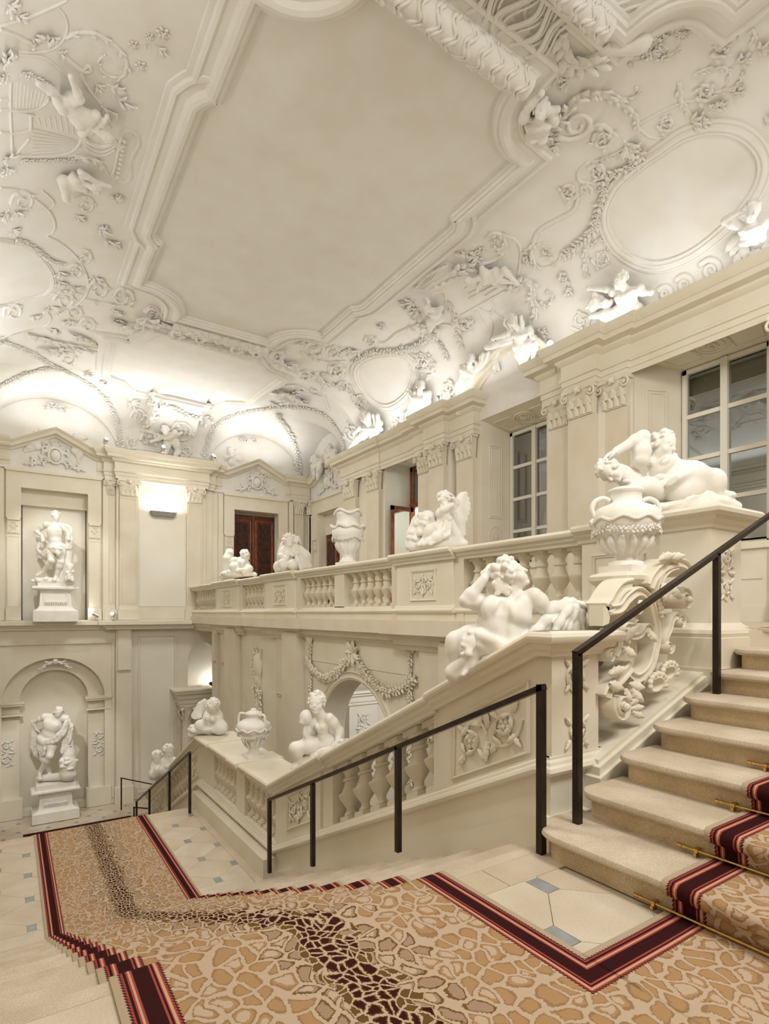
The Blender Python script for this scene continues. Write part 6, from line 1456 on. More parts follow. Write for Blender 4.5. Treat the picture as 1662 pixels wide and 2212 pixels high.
def rose(k, x, y, r, seed=0):
    p, N_ = cs(k, x, y); s = r / CR[k][2] * mpp(p); m = MB(); rosette(m, p + N_ * s * .1, N_, s, 6); rosette(m, p + N_ * s * .35, N_, s * .6, 5); return m.build('stucco_flower', 'stucco', ceiling, smooth=85)
def swag(k, pts, r, seed=0, dens=1.0, nm='stucco_garland'):
    P, N_ = ctrace([cpx(k, q) for q in pts], 6); m = MB(); garland(m, P, N_, r / CR[k][2] * mpp(P[len(P) // 2]), seed, dens); return m.build(nm, 'stucco', ceiling, smooth=85)
def loop_frame(k, pts, w, nm='stucco_oval_frame', prof=None):
    q = [cpx(k, a) for a in pts]; ext = [q[-1]] + q + [q[0], q[1]]; P, N_ = ctrace(ext, 6); P, N_ = P[6:6 + 6 * len(q)], N_[6:6 + 6 * len(q)]; s = w / CR[k][2] * mpp(P[0])
    pf = prof or [(-1.1, -.2), (-1.1, .25), (-.8, .4), (-.65, .25), (-.4, .25), (-.15, .55), (.15, .6), (.4, .35), (.55, .3), (.7, .42), (.9, .38), (1.0, -.2)]
    return msweep(P, N_, [(a * s, b * s) for a, b in pf], True).build(nm, 'stucco', ceiling, smooth=30)
def line(k, pts, w, n=3, nm='stucco_rib'): return stroke(k, pts, w, w, 0, 0, nm, .7, n)
# --- upper left field (crop A) ------------------------------------------------
stroke('A', [(150, 440), (330, 440), (460, 410), (540, 340), (575, 230), (550, 130), (500, 70)], 14, 10)
stroke('A', [(560, 320), (660, 275), (800, 280), (920, 340), (1030, 430), (1085, 540), (1060, 640), (970, 660), (880, 610), (840, 530), (890, 480), (950, 520)], 20, 10, 9, 1)
line('A', [(0, 220), (260, 140), (480, 45), (570, 0)], 14); line('A', [(0, 250), (130, 300), (280, 370)], 16)
for x, y, r in ((1395, 280, 62), (1280, 310, 42), (1145, 380, 46), (1205, 560, 52)): rose('A', x, y, r)
spray('A', 1340, 390, 60, 60, 120, 4); spray('A', 1270, 380, -30, 20, 60, 3)
spray('A', 820, 720, 60, 70, 110, 3); spray('A', 940, 730, 150, 40, 150, 4); spray('A', 1000, 840, 140, 80, 150, 5); spray('A', 420, 380, -40, -180, 190, 5); spray('A', 340, 370, -60, -20, 110, 5); spray('A', 500, 440, 60, 20, 100, 4, 1.4)
stroke('A', [(540, 470), (700, 600), (770, 600), (750, 560), (700, 640), (760, 760), (860, 880)], 22, 14)
stroke('A', [(150, 460), (350, 480), (480, 560), (620, 700)], 14, 8)
spray('A', 60, 30, 90, 40, 150, 7, 1.6); spray('A', 140, 130, 100, 30, 120, 5); spray('A', 40, 560, 20, -200, 200, 6, .9); spray('A', 60, 640, -60, 40, 120, 5, 1.4); spray('A', 60, 1420, -30, 60, 130, 7, 1.6); spray('A', 100, 1360, -90, -60, 130, 5, 1.3)
# trellis pavilion
for q in ([(90, 700), (85, 940), (105, 1350)], [(0, 940), (90, 940), (290, 985)], [(0, 1130), (110, 1140), (260, 1110)], [(260, 980), (260, 1110)], [(0, 850), (80, 850)], [(110, 1350), (250, 1180)], [(140, 1330), (400, 1330), (600, 1300), (690, 1200), (700, 1060)], [(90, 940), (290, 940), (400, 870), (410, 830)]): line('A', q, 14)
for i in range(9): t = i / 8; line('A', [(150 + 260 * t, 700 + 110 * t), (140 + 230 * t, 930 - 20 * t)], 5, 2)
for i in range(8): t = i / 7; line('A', [(280 + 330 * t, 1010 - 80 * t + 60 * t), (300 + 330 * t, 1060 + 90 * t)], 5, 2)
for i in range(7): t = i / 6; stroke('A', [(270, 1100 + 210 * t), (480, 1150 + 140 * t), (660, 1200 + 60 * t)], 10, 6)
swag('A', [(170, 610), (300, 660), (430, 740)], 38, 3, 1.2); swag('A', [(170, 1370), (400, 1370), (640, 1360)], 30, 4, 1.2)
# beaded cushion scroll
stroke('A', [(1040, 1160), (1010, 1300), (985, 1420), (960, 1500)], 16, 16, 0, 0, 'stucco_panel_edge'); loop_frame('A', [(1060, 1130), (1160, 1150), (1190, 1220), (1140, 1320), (1110, 1400), (1120, 1490), (1080, 1560), (1000, 1540), (990, 1500), (1020, 1350)], 18, 'stucco_cushion_edge')
p_, n_ = cs('A', 1070, 1340); m = MB()
for i in range(9): a_, b_ = cs('A', 1060 - i * 7, 1190 + i * 38); m.ball(a_ + b_ * .03, .03, 7, 5)
m.build('stucco_beads', 'stucco', ceiling)
for r, w in ((0, 22), (40, 16), (75, 12)): stroke('A', [(690, 1130 + r), (760, 1210 + r), (880, 1250 + r), (985, 1200 + r)], w, w)
curl('A', (770, 1105), 55, 3.4, -1.5, 16, 0); stroke('A', [(640, 1330), (760, 1340), (860, 1400), (920, 1500)], 26, 14, 3); spray('A', 880, 920, 140, 130, 170, 5, .7)
# lower left field
for (c, r, a0, t, w) in (((190, 130), 110, 3.0, 1.4, 16), ((700, 160), 90, 3.6, 1.3, 14), ((690, 590), 75, 4.0, 1.3, 13), ((530, 935), 95, 3.2, 1.6, 14), ((600, 1035), 70, .2, -1.5, 12), ((720, 1140), 75, 3.4, 1.4, 12), ((110, 1030), 90, 2.8, 1.5, 13), ((810, 850), 95, 3.2, 1.5, 14), ((1000, 910), 90, 6.0, -1.5, 14), ((1250, 1050), 75, 3.4, 1.4, 13), ((560, 1420), 80, 3.4, 1.3, 12), ((620, 700), 70, 3.6, 1.4, 13)): curl('B', c, r, a0, t, w, 5)
stroke('B', [(0, 20), (150, 40), (280, 110), (400, 210), (445, 310), (430, 380), (380, 410), (460, 450), (570, 530), (650, 620), (700, 720), (720, 800), (700, 900), (620, 980), (500, 1040)], 11, 9)
stroke('B', [(340, 40), (430, 120), (420, 180), (280, 230)], 9, 7); stroke('B', [(690, 925), (850, 960), (1020, 985), (1090, 950), (1080, 880)], 15, 10, 4); stroke('B', [(420, 890), (540, 860), (680, 890)], 12, 9, 3)
for x, y, dx, dy, L in ((620, 240, 80, 60, 110), (800, 330, 80, 60, 130), (860, 430, 60, 40, 140), (920, 110, 60, -20, 110), (120, 210, 60, 40, 110), (60, 210, -40, 40, 120), (100, 360, 40, 20, 90), (760, 740, 50, 40, 100), (580, 820, 40, 20, 110), (480, 700, 30, 50, 110), (480, 780, 30, 40, 100), (400, 990, 60, 40, 130), (560, 1090, 30, 60, 110), (920, 1020, 60, 20, 100), (400, 1170, 60, 20, 90), (260, 1060, 60, 20, 90), (690, 1520, 60, 20, 80), (800, 1600, 60, 20, 90)): spray('B', x, y, dx, dy, L, 5, 1.2, 2, 1)
spray('B', 1060, 1130, -120, -20, 150, 7, .8, 3, 2); stroke('B', [(1440, 1150), (1300, 1110), (1200, 1100), (1130, 1140), (1060, 1140)], 22, 34, 5)
swag('B', [(120, 430), (240, 490), (330, 550), (410, 610), (520, 640)], 34, 5, 1.1)
loop_frame('B', [(-330, 640), (-250, 510), (-120, 450), (60, 455), (220, 500), (340, 600), (420, 720), (430, 820), (360, 890), (200, 930), (0, 985), (-180, 960), (-300, 840)], 26)
for q in ([(210, 1210), (400, 1260), (560, 1290), (800, 1330)], [(310, 1330), (450, 1340), (620, 1330), (830, 1370)], [(560, 1200), (680, 1240), (790, 1300)]): stroke('B', q, 24, 12, 7, 2)
stroke('B', [(0, 1240), (180, 1200), (330, 1160), (400, 1120), (410, 1070), (380, 1030)], 9, 8)
# leaf ropes on the groins
swag('B', [(-80, 1250), (80, 1300), (250, 1360), (400, 1450), (510, 1500), (640, 1570), (760, 1650), (850, 1740)], 30, 6, 1.15, 'stucco_rib_garland'); swag('B', [(-60, 1680), (60, 1610), (220, 1530), (380, 1490), (500, 1500)], 30, 7, 1.15, 'stucco_rib_garland')
swag('L', [(620, 430), (690, 560), (715, 680), (720, 770)], 20, 8, 1.1, 'stucco_rib_garland')
swag('M', [(110, 800), (150, 680), (220, 580), (380, 520), (560, 495), (720, 500), (830, 540), (900, 610), (945, 700), (955, 780)], 20, 9, 1.1, 'stucco_rib_garland'); swag('M', [(545, 530), (610, 630), (655, 740), (675, 840), (685, 920)], 24, 10, 1.15, 'stucco_rib_garland')
# --- heavy roll between the panels (far side) and its twin on the near side -----
def leafroll(a, b, r, seed, nm='stucco_leaf_roll'):
    a, b = np.array(a, float), np.array(b, float); m = MB(); n = 40; P = [a + (b - a) * i / n for i in range(n + 1)]; m.tube(P, r, 12, nrm=(0, 0, -1)); d = nrmz(b - a); rng = random.Random(seed); s = np.cross(d, [0, 0, 1.0])
    L = np.linalg.norm(b - a)
    k = int(L / .2)
    for i in range(k):
        t = (i + .5) / k; c = a + (b - a) * t; ph = rng.uniform(0, 6)
        for off, rr in ((0, 1.02), (.05, .99)):
            P = []
            for ang in np.linspace(-1.9, 1.9, 19): nn = s * math.sin(ang) + np.array([0, 0, -1.0]) * math.cos(ang); P.append(c + nn * r * rr + d * (off + .045 * math.sin(ang * 4 + ph)))
            m.tube(P, [.012 + .016 * abs(math.sin(j * .8 + ph)) for j in range(19)], 5)
    return m.build(nm, 'stucco', ceiling, smooth=85)
leafroll((3.1, 13.35, ZC - .10), (5.3, 13.35, ZC - .10), .13, 1); leafroll((3.1, 13.85, ZC - .06), (5.3, 13.85, ZC - .06), .10, 2)
leafroll((5.30, 4.86, ZC - .14), (3.10, 4.86, ZC - .14), .15, 3); leafroll((5.55, 3.92, ZC - .12), (2.85, 3.92, ZC - .12), .12, 4)
for i, (x, a0) in enumerate(((3.25, 0), (3.75, 3.1), (4.65, 0), (5.15, 3.1))):
    m = MB(); m.tube([np.array([x + .16 * q[0], 13.6 + .3 * q[1], ZC - .12]) for q in spiral2(0, 0, 1, .2, a0, 1.5, 22)], [.06 - .03 * k / 22 for k in range(23)], 6, nrm=(0, 0, -1)); m.build('stucco_scroll', 'stucco', ceiling, smooth=85)
# shell field behind the near roll
m = MB()
for i in range(11):
    x0 = 3.25 + .18 * i; P = [np.array([x0 + .07 * math.sin(t * 6 + i * 1.3) + .10 * (i - 5) / 5 * t, 4.70 - .66 * t, ZC - .05 - .03 * math.sin(t * 3.1)]) for t in np.linspace(0, 1, 14)]
    m.tube(P, [.034 - .012 * abs(t) for t in np.linspace(0, 1, 14)], 6, nrm=(0, 0, -1), flat=.5)
    for j in (1, 2): m.tube([q + np.array([.06 * j, 0, .02]) for q in P], .014, 5, nrm=(0, 0, -1), flat=.5)
m.build('stucco_shell', 'stucco', ceiling, smooth=85)
mp3 = panel_outline(4.2, 1.8, 2.28, 1.95, .78, .0, .4)
MB().sweep([(a, b, ZC) for a, b in mp3], FR, True, 1).build('near_frame', 'stucco', ceiling, smooth=28)
stroke('C', [(1050, 460), (1160, 390), (1220, 290), (1210, 190), (1150, 150), (1090, 190), (1080, 240)], 24, 16); stroke('C', [(1080, 0), (1040, 60), (1040, 150), (1080, 240)], 26, 18)
stroke('C', [(1200, 0), (1200, 90), (1240, 190), (1330, 240), (1370, 180), (1340, 90), (1240, 60)], 22, 16)
line('C', [(1190, 370), (1330, 490)], 16); line('C', [(1130, 440), (1230, 500)], 14); line('C', [(1450, 250), (1580, 355)], 14)
# --- cornucopia (crops C, D) ----------------------------------------------------
stroke('C', [(1350, 250), (1350, 380), (1400, 470), (1500, 510), (1600, 480), (1680, 420)], 40, 46, 8)
CORN = True
for i in range(9): x = 400 + i * 24; stroke('D', [(x, 290 - i * 4), (x + 14, 360), (x + 10, 430 - i * 3)], 8, 6)
stroke('D', [(330, 300), (375, 350), (340, 440)], 26, 20)
def horn():
    S = Sculpt(.02); pts = [(-60, 520), (60, 525), (170, 490), (260, 420), (310, 370), (400, 360), (500, 345), (600, 315)]; rad = [40, 42, 46, 52, 60, 72, 82, 92]
    for (a, ra), (b, rb) in zip(zip(pts, rad), list(zip(pts, rad))[1:]):
        n = 7
        for i in range(n):
            t = i / n; x, y, r = a[0] + (b[0] - a[0]) * t, a[1] + (b[1] - a[1]) * t, ra + (rb - ra) * t; q, nn = csurf(*cpx('D', (x, y))); r = r / CR['D'][2] * mpp(q); S.ell(q + nn * r * .25, r * (1.0 if i % 2 else .93), None, .008)
    return sculpt_obj('stucco_horn', S, .016, 'stucco', ceiling)
horn()
for i in range(26):
    rr = random.Random(i); x, y = 560 + rr.uniform(0, 330), 200 + rr.uniform(0, 330); x += (y < 330) * 60 - (y > 430) * 120
    (rose if i % 3 == 0 else spray)(*(('D', x, y, rr.uniform(34, 52)) if i % 3 == 0 else ('D', x, y, rr.uniform(-60, 140), rr.uniform(-120, 90), rr.uniform(70, 110), 4)))
for i in range(7): spray('D', 830 + 18 * i, 260 + 20 * (i % 3), 90, 20 * (i - 3), 80, 4)
for q in ([(250, 300), (450, 170), (700, 105), (880, 125), (1000, 200), (1070, 300)], [(180, 230), (420, 90), (640, 25), (880, 15), (1040, 90), (1120, 185)], [(80, 160), (300, 60), (480, 0)], [(1070, 290), (1250, 150), (1420, 0)], [(1120, 180), (1340, 0)]): line('D', q, 16, 4)
# --- right near field -------------------------------------------------------------
stroke('C', [(1290, 1110), (1400, 1130), (1520, 1090), (1570, 1000), (1530, 940), (1440, 940), (1390, 1000), (1410, 1070), (1480, 1060), (1500, 1010)], 26, 16)
stroke('D', [(-70, 960), (0, 840), (130, 790), (260, 800), (390, 860), (490, 940), (540, 1040), (520, 1100)], 34, 14, 11, 1); stroke('D', [(300, 770), (420, 840), (520, 820), (560, 760), (520, 740)], 15, 12, 4)
curl('D', (230, 1170), 130, 3.6, 1.7, 24, 7); curl('D', (780, 1040), 80, 2.8, -1.4, 18, 6); curl('D', (1110, 770), 90, 2.5, -1.3, 22, 7); curl('D', (1250, 400), 90, 2.6, -1.0, 24, 6)
line('D', [(560, 1050), (740, 950), (900, 880), (1040, 850)], 12); stroke('D', [(560, 1090), (640, 1160), (760, 1170), (900, 1130)], 10, 8); stroke('D', [(900, 700), (910, 840), (960, 930), (1000, 980)], 20, 12, 3)
stroke('D', [(1020, 640), (1120, 590), (1270, 570), (1330, 620), (1300, 690)], 16, 10, 5); stroke('D', [(1130, 810), (1250, 770), (1350, 750), (1420, 680), (1440, 600)], 14, 12, 5); stroke('D', [(1250, 250), (1370, 200), (1480, 220), (1540, 290), (1490, 380)], 16, 14, 4)
for x, y, dx, dy, L, n in ((1380, 540, 60, -40, 130, 7), (1350, 790, 60, -20, 110, 6), (1180, 930, 80, -60, 130, 6), (1000, 1020, 100, -10, 160, 7), (1560, 430, 90, -40, 150, 6), (440, 1210, 80, 80, 180, 8), (500, 1280, 90, 40, 150, 7), (1620, 20, 30, -20, 90, 5), (1640, 960, 30, 40, 100, 5), (1350, 340, 30, -40, 80, 4)): spray('D', x, y, dx, dy, L, n, 1.2, 1, 1)
for x, y, dx, dy in ((1340, 600, -60, 60), (1300, 540, -60, -40), (1390, 650, -40, 50), (1320, 1160, -70, 60), (1230, 1090, 70, 30)): spray('C', x, y, dx, dy, 110, 5, 1.2)
curl('F', (330, 190), 75, 3.6, 1.5, 20, 5); curl('F', (105, 330), 75, 0.3, 1.6, 18, 5); curl('F', (230, 320), 60, 0.5, -1.0, 14, 2); curl('F', (360, 850), 80, 3.0, -1.5, 14, 6); curl('F', (200, 1340), 90, 2.5, -1.6, 16, 6); curl('F', (450, 1400), 60, 2.5, 1.3, 18, 5)
stroke('F', [(250, 110), (180, 180), (190, 250), (250, 265), (360, 270)], 14, 12); line('F', [(180, 370), (140, 480), (0, 560), (-130, 640), (-180, 760), (-190, 870)], 15)
stroke('F', [(290, 110), (380, 80), (470, 40), (540, 0)], 12, 9, 6)
swag('F', [(640, 20), (620, 110), (540, 170), (430, 200), (370, 270), (380, 360), (340, 470), (320, 580), (260, 670), (170, 760), (60, 830)], 52, 11, 1.1)
stroke('F', [(230, 780), (240, 880), (230, 960), (270, 1010)], 16, 8, 6); stroke('F', [(280, 770), (330, 710), (400, 740), (450, 830)], 12, 8, 4)
swag('F', [(30, 950), (80, 1030), (110, 1110), (100, 1150)], 38, 12, .9); swag('E', [(1510, 380), (1580, 480), (1620, 620)], 60, 13, .8)
loop_frame('F', [(400, 420), (470, 290), (620, 150), (800, 20), (1000, -110), (1220, -170), (1430, -140), (1570, -30), (1630, 120), (1590, 300), (1460, 490), (1270, 680), (1050, 840), (820, 920), (640, 890), (490, 790), (400, 650), (375, 530)], 44)
for c, r in (((1215, 950), 95), ((1010, 1060), 75), ((860, 1130), 60)): curl('F', c, r, 3.6, 1.7, 26, 0)
stroke('F', [(1110, 1060), (1180, 1050), (1290, 1000), (1380, 930), (1430, 900)], 24, 16, 3)
# --- right middle field: pavilion with figures (crop E) ------------------------------
curl('E', (900, 110), 120, 3.4, 1.3, 22, 7); stroke('E', [(960, 40), (1070, 70), (1130, 160), (1130, 290), (1110, 420)], 16, 14); stroke('E', [(1340, 0), (1270, 90), (1250, 200), (1270, 300), (1310, 360), (1420, 350), (1510, 290), (1530, 210)], 22, 10, 3); stroke('E', [(1130, 270), (1180, 190), (1260, 150), (1360, 115), (1440, 130)], 16, 10, 3)
stroke('E', [(690, 320), (800, 310), (900, 270), (950, 220), (890, 210)], 20, 16); stroke('E', [(460, 410), (560, 340), (680, 330)], 40, 24, 5); spray('E', 1150, 320, 80, -60, 140, 6); spray('E', 1340, 250, 60, -30, 130, 5)
for x, y, dx, dy, L in ((600, 210, -60, 20, 120), (720, 240, -100, 10, 150), (640, 250, 60, 30, 110), (760, 210, -30, -40, 90), (60, 690, -60, 30, 140), (110, 760, -60, 40, 130), (40, 780, -40, -30, 120), (130, 820, -60, 40, 130)): spray('E', x, y, dx, dy, L, 5, 1.2, 4, 1)
loop_frame('E', [(80, 560), (170, 520), (260, 450), (310, 370), (380, 330), (440, 350), (450, 410), (380, 460), (260, 530), (160, 590)], 26, 'stucco_cushion_edge'); p_, n_ = cs('E', 300, 470); m = MB(); 
for i in range(20): t = i / 19; a_, b_ = cs('E', 80 + 320 * t, 550 - 230 * t - 40 * math.sin(t * 3.1)); m.ball(a_ + b_ * .05, .028, 6, 4)
m.build('stucco_beads', 'stucco', ceiling)
for i in range(4): stroke('E', [(270 + 75 * i, 540 - 35 * i), (330 + 75 * i, 545 - 35 * i), (360 + 75 * i, 500 - 35 * i)], 26, 18)
for a, b in (((580, 570), (690, 500)), ((620, 620), (790, 540)), ((620, 670), (860, 540)), ((790, 640), (900, 570)), ((540, 840), (980, 590)), ((660, 780), (830, 690))): line('E', [a, b], 13, 2)
for q in ([(830, 690), (870, 760), (820, 810), (700, 760)], [(680, 790), (770, 930)], [(830, 820), (850, 960), (820, 1090)], [(860, 800), (960, 880), (1060, 950)], [(250, 620), (370, 600), (390, 700), (480, 800)]): line('E', q, 12)
swag('E', [(400, 690), (440, 780), (480, 840)], 34, 14, 1.2); swag('E', [(760, 470), (900, 480), (1000, 520)], 44, 15, 1.2); stroke('E', [(1010, 600), (1080, 520), (1180, 480), (1260, 540), (1250, 640), (1200, 720)], 30, 20, 6)
for q, w in (([(1250, 640), (1290, 760), (1260, 900)], 24), ([(1330, 700), (1400, 740), (1450, 680), (1430, 610), (1370, 610)], 18), ([(0, 970), (120, 930), (260, 920), (430, 930)], 20), ([(480, 860), (520, 940), (620, 930), (620, 860)], 30), ([(490, 1000), (530, 1100), (560, 1180)], 20)): stroke('E', q, w, w * .6, 5)
curl('E', (240, 1010), 100, 3.4, 1.6, 22, 7); curl('E', (580, 960), 90, 3.0, 1.5, 22, 7); curl('E', (1020, 1160), 55, 3.2, -1.7, 20, 0); curl('E', (130, 1280), 110, 2.6, -1.4, 20, 8); curl('E', (430, 1560), 80, 2.6, -1.4, 20, 6)
swag('E', [(0, 1160), (90, 1150), (180, 1090), (220, 1020)], 44, 16, 1.1); swag('E', [(280, 1080), (360, 1170), (400, 1280)], 34, 17, 1.0); stroke('E', [(790, 1180), (900, 1160), (900, 1240), (830, 1300)], 40, 26); stroke('E', [(900, 1280), (905, 1330), (910, 1390)], 26, 14, 3); spray('E', 1300, 1010, 130, -20, 150, 5, .6)
# --- heart-shaped medallion and the spandrel (crops H, G) ------------------------------
loop_frame('H', [(500, 420), (520, 350), (600, 290), (720, 255), (860, 250), (970, 290), (1020, 370), (1015, 480), (960, 600), (860, 690), (770, 715), (680, 680), (590, 590), (525, 500)], 34)
swag('H', [(480, 330), (570, 280), (660, 230), (790, 235), (900, 215), (1000, 190), (1100, 140), (1170, 70)], 40, 18, 1.15); swag('H', [(1210, 140), (1260, 210), (1290, 300)], 36, 19, 1.0); swag('H', [(430, 520), (490, 600), (520, 690), (570, 740)], 34, 20, 1.0)
line('H', [(720, 160), (780, 150), (860, 80), (980, 30), (1130, 15)], 14); line('H', [(280, 390), (300, 330), (360, 330), (430, 370)], 13); line('H', [(250, 520), (230, 570), (250, 650), (285, 740)], 12)
for c, r, a0, t, w in (((170, 215), 100, 3.4, 1.4, 18), ((320, 240), 70, 3.2, 1.4, 16), ((640, 150), 60, 3.2, 1.3, 14), ((360, 400), 70, 3.0, 1.5, 18), ((80, 440), 55, 3.4, 1.5, 14), ((1070, 330), 80, 2.6, -1.4, 18), ((1160, 90), 80, 3.0, 1.4, 18), ((410, 540), 60, 3.4, 1.4, 14), ((490, 930), 80, 1.5, 1.7, 18), ((850, 880), 55, 3.0, -1.5, 16), ((1080, 830), 60, .5, 1.4, 20), ((1310, 540), 70, 2.4, -1.4, 18), ((560, 650), 60, 2.8, 1.4, 14)): curl('H', c, r, a0, t, w, 6)
stroke('H', [(40, 230), (130, 290), (260, 320), (430, 310)], 14, 10, 6); stroke('H', [(0, 170), (90, 140), (180, 150), (250, 200)], 18, 12, 6); stroke('H', [(180, 440), (260, 420), (360, 440), (430, 420)], 16, 10, 6); stroke('H', [(0, 560), (80, 580), (220, 620)], 14, 8, 6); stroke('H', [(1130, 250), (1180, 350), (1160, 430), (1100, 480)], 16, 10, 6); stroke('H', [(920, 830), (980, 790), (1000, 740)], 30, 12, 6)
for x, y, dx, dy, L in ((540, 220, -80, 20, 120), (230, 480, 20, 60, 100), (20, 640, 40, 20, 110), (20, 600, -40, -30, 110), (120, 560, 40, -10, 80), (310, 520, 60, 0, 80), (700, 30, 60, -20, 90), (460, 240, -60, 10, 110), (990, 620, 20, -60, 100), (570, 290, -30, 30, 90)): spray('H', x, y, dx, dy, L, 5, 1.2, 5, 1)
stroke('G', [(960, 840), (1050, 850), (1130, 880), (1200, 910)], 32, 24, 7); stroke('G', [(1070, 800), (1150, 800), (1240, 830), (1280, 860), (1380, 890)], 12, 10, 6); stroke('G', [(980, 920), (1020, 945), (1100, 930)], 12, 10, 4); stroke('G', [(1330, 700), (1360, 760), (1380, 790)], 20, 12, 4)
stroke('G', [(0, 320), (80, 310), (160, 330), (250, 370), (320, 390)], 34, 26, 6); curl('G', (110, 270), 60, 3.4, 1.2, 16, 4); curl('G', (1040, 580), 50, 3.0, 1.4, 24, 3); stroke('G', [(1000, 590), (1080, 640), (1160, 640)], 20, 38, 6)
# wall field between the far lunettes
for c, r, a0, t, w in (((1090, 650), 75, 3.0, 1.8, 12), ((830, 550), 50, 3.0, 1.6, 10), ((1110, 760), 45, 3.2, -1.5, 9), ((790, 710), 40, 1, 1.5, 9), ((900, 690), 60, 3, 1.3, 14)): curl('L', c, r, a0, t, w, 5)
swag('L', [(880, 480), (960, 470), (1050, 510), (1130, 550), (1200, 560)], 28, 21, 1.1); stroke('L', [(840, 640), (900, 600), (930, 520)], 14, 10, 5)
for x, y, dx, dy, L in ((770, 460, 40, 20, 70), (1210, 560, 40, 40, 80), (330, 500, -60, -10, 80), (330, 500, 60, -10, 80), (330, 490, 0, -60, 70), (1490, 690, -60, 0, 70), (1490, 690, 60, 0, 70)): spray('L', x, y, dx, dy, L, 6, 1.2, 6, 1)
# far panel frame traced on the vault
FP = [(243, 731), (292, 742), (342, 716), (545, 776), (566, 800), (606, 816), (534, 868), (488, 866), (456, 877), (372, 857), (290, 845), (266, 822), (233, 810)]
dens = []
for i in range(len(FP)):
    a, b = np.array(FP[i]), np.array(FP[(i + 1) % len(FP)]); k = max(2, int(np.linalg.norm(b - a) / 14)); dens += [a + (b - a) * j / k for j in range(k)]
Q = [csurf(*q) for q in dens]; msweep([a for a, _ in Q], [b for _, b in Q], [(-.30, -.03), (-.30, .03), (-.26, .05), (-.18, .05), (-.14, .10), (-.05, .11), (0, .06), (.04, .06), (.06, .02), (.06, -.03)], True).build('far_frame', 'stucco', ceiling, smooth=28)
# --- figures modelled in stucco ------------------------------------------------------
def sj(k, x, y, t=.08): a, b = cs(k, x, y); return a + b * t
def mini(k, hip, ch, hd, hs, arms, legs, t=.10, seed=1, fw=IM(0, 0, -1), hf=IM(0, -.2, -1), extra=None, fat=1.1, nm='stucco_figure', w=None, vox=.02, face=True):
    S = Sculpt(.03); o = CR[k]; pc = sj(k, *hip, t); s = hs / o[2] * mpp(pc)
    h, c = np.array(hip, float), np.array(ch, float); pr = np.array([-(c - h)[1], (c - h)[0]]); pr /= np.linalg.norm(pr) + 1e-6
    if pr[0] > 0: pr = -pr                       # first arm/leg on the left in the picture
    w = hs * .78 if w is None else w
    J = lambda q: sj(k, q[0], q[1], t + (q[2] if len(q) > 2 else .04))
    figure(S, None, (sj(k, *(h + pr * w * .55), t), sj(k, *(h - pr * w * .55), t)), (sj(k, *(c + pr * w), t + .03), sj(k, *(c - pr * w), t + .03)),
           [None if a is None else (J(a[0]), J(a[1])) for a in arms], [None if a is None else (J(a[0]), J(a[1])) + ((J(a[2]),) if len(a) > 2 else ()) for a in legs],
           (sj(k, *hd, t + .08), hf, nrmz(sj(k, *hd, t) - sj(k, *ch, t)) + IM(0, .2, 0), s), fw, s * .42, 1.0, fat, seed=seed, hnd=False, face=face)
    if extra: extra(S, J, s)
    return sculpt_obj(nm, S, vox, 'stucco', ceiling)
def folds(pairs, r):
    def f(S, J, s):
        for i, (A, B, n) in enumerate(pairs): drape(S, [J(q) for q in A], [J(q) for q in B], n, r * s, seed=i)
    return f
mini('A', (530, 790), (730, 950), (880, 1030), 130, [((860, 930), (890, 880)), ((930, 1080), (1010, 1160))], [((400, 660), (250, 580)), ((640, 720), (550, 520))], .12, 1, hf=IM(.4, -.5, -.6), vox=.018)
mini('A', (540, 1520), (690, 1470), (790, 1500), 110, [((820, 1480), (930, 1510)), ((720, 1540), (820, 1560))], [((530, 1600), (560, 1640)), None], .10, 2, hf=IM(.6, -.3, -.5), vox=.018)
mini('C', (1140, 1040), (1150, 920), (1170, 810), 165, [((1060, 820), (1170, 690)), ((1240, 840), (1300, 825))], [None, None], .07, 3, hf=IM(-.2, -.3, -.9), vox=.014)
spray('C', 1240, 1010, 90, -60, 170, 6, 1.0); spray('C', 1150, 1090, 120, 60, 150, 5, 1.0)
mini('E', (890, 400), (750, 390), (640, 410), 115, [((730, 470), (715, 540)), ((790, 440), (760, 480))], [((985, 320), (1110, 450), (1140, 480)), ((950, 420), (1080, 450))], .10, 4, hf=IM(.3, .1, -.9), vox=.018)
mini('E', (310, 830), (280, 730), (210, 690), 100, [((220, 640), (200, 600)), ((300, 800), (260, 820))], [((230, 840), (240, 930)), ((270, 870), (250, 940))], .10, 5, hf=IM(-.7, 0, -.5), vox=.018)
mini('E', (1190, 1110), (1170, 950), (1100, 830), 130, [((1060, 980), (900, 1030)), ((1300, 1020), (1370, 1070))], [((1200, 1160), (1200, 1300)), ((1340, 1110), (1310, 1330), (1310, 1430))], .14, 6, hf=IM(-.5, -.1, -.8), extra=folds([([(1110, 1110), (1130, 1220), (1200, 1340)], [(1350, 1110), (1290, 1200), (1240, 1340)], 8), ([(1080, 1000), (960, 1060), (830, 1110)], [(1100, 1080), (980, 1110), (840, 1140)], 5), ([(1030, 780), (1010, 860), (1060, 930)], [(1180, 800), (1200, 900), (1190, 960)], 4)], .13), vox=.018)
mini('E', (640, 1480), (670, 1340), (690, 1240), 110, [((600, 1390), (600, 1360)), ((750, 1340), (740, 1280))], [((560, 1520), (570, 1640)), ((640, 1580), (640, 1660))], .14, 7, hf=IM(-.3, -.5, -.7), extra=folds([([(610, 1300), (570, 1430), (540, 1600)], [(750, 1330), (700, 1480), (650, 1640)], 8), ([(780, 1200), (780, 1280), (730, 1380)], [(860, 1180), (840, 1280), (780, 1350)], 4)], .14), vox=.018)
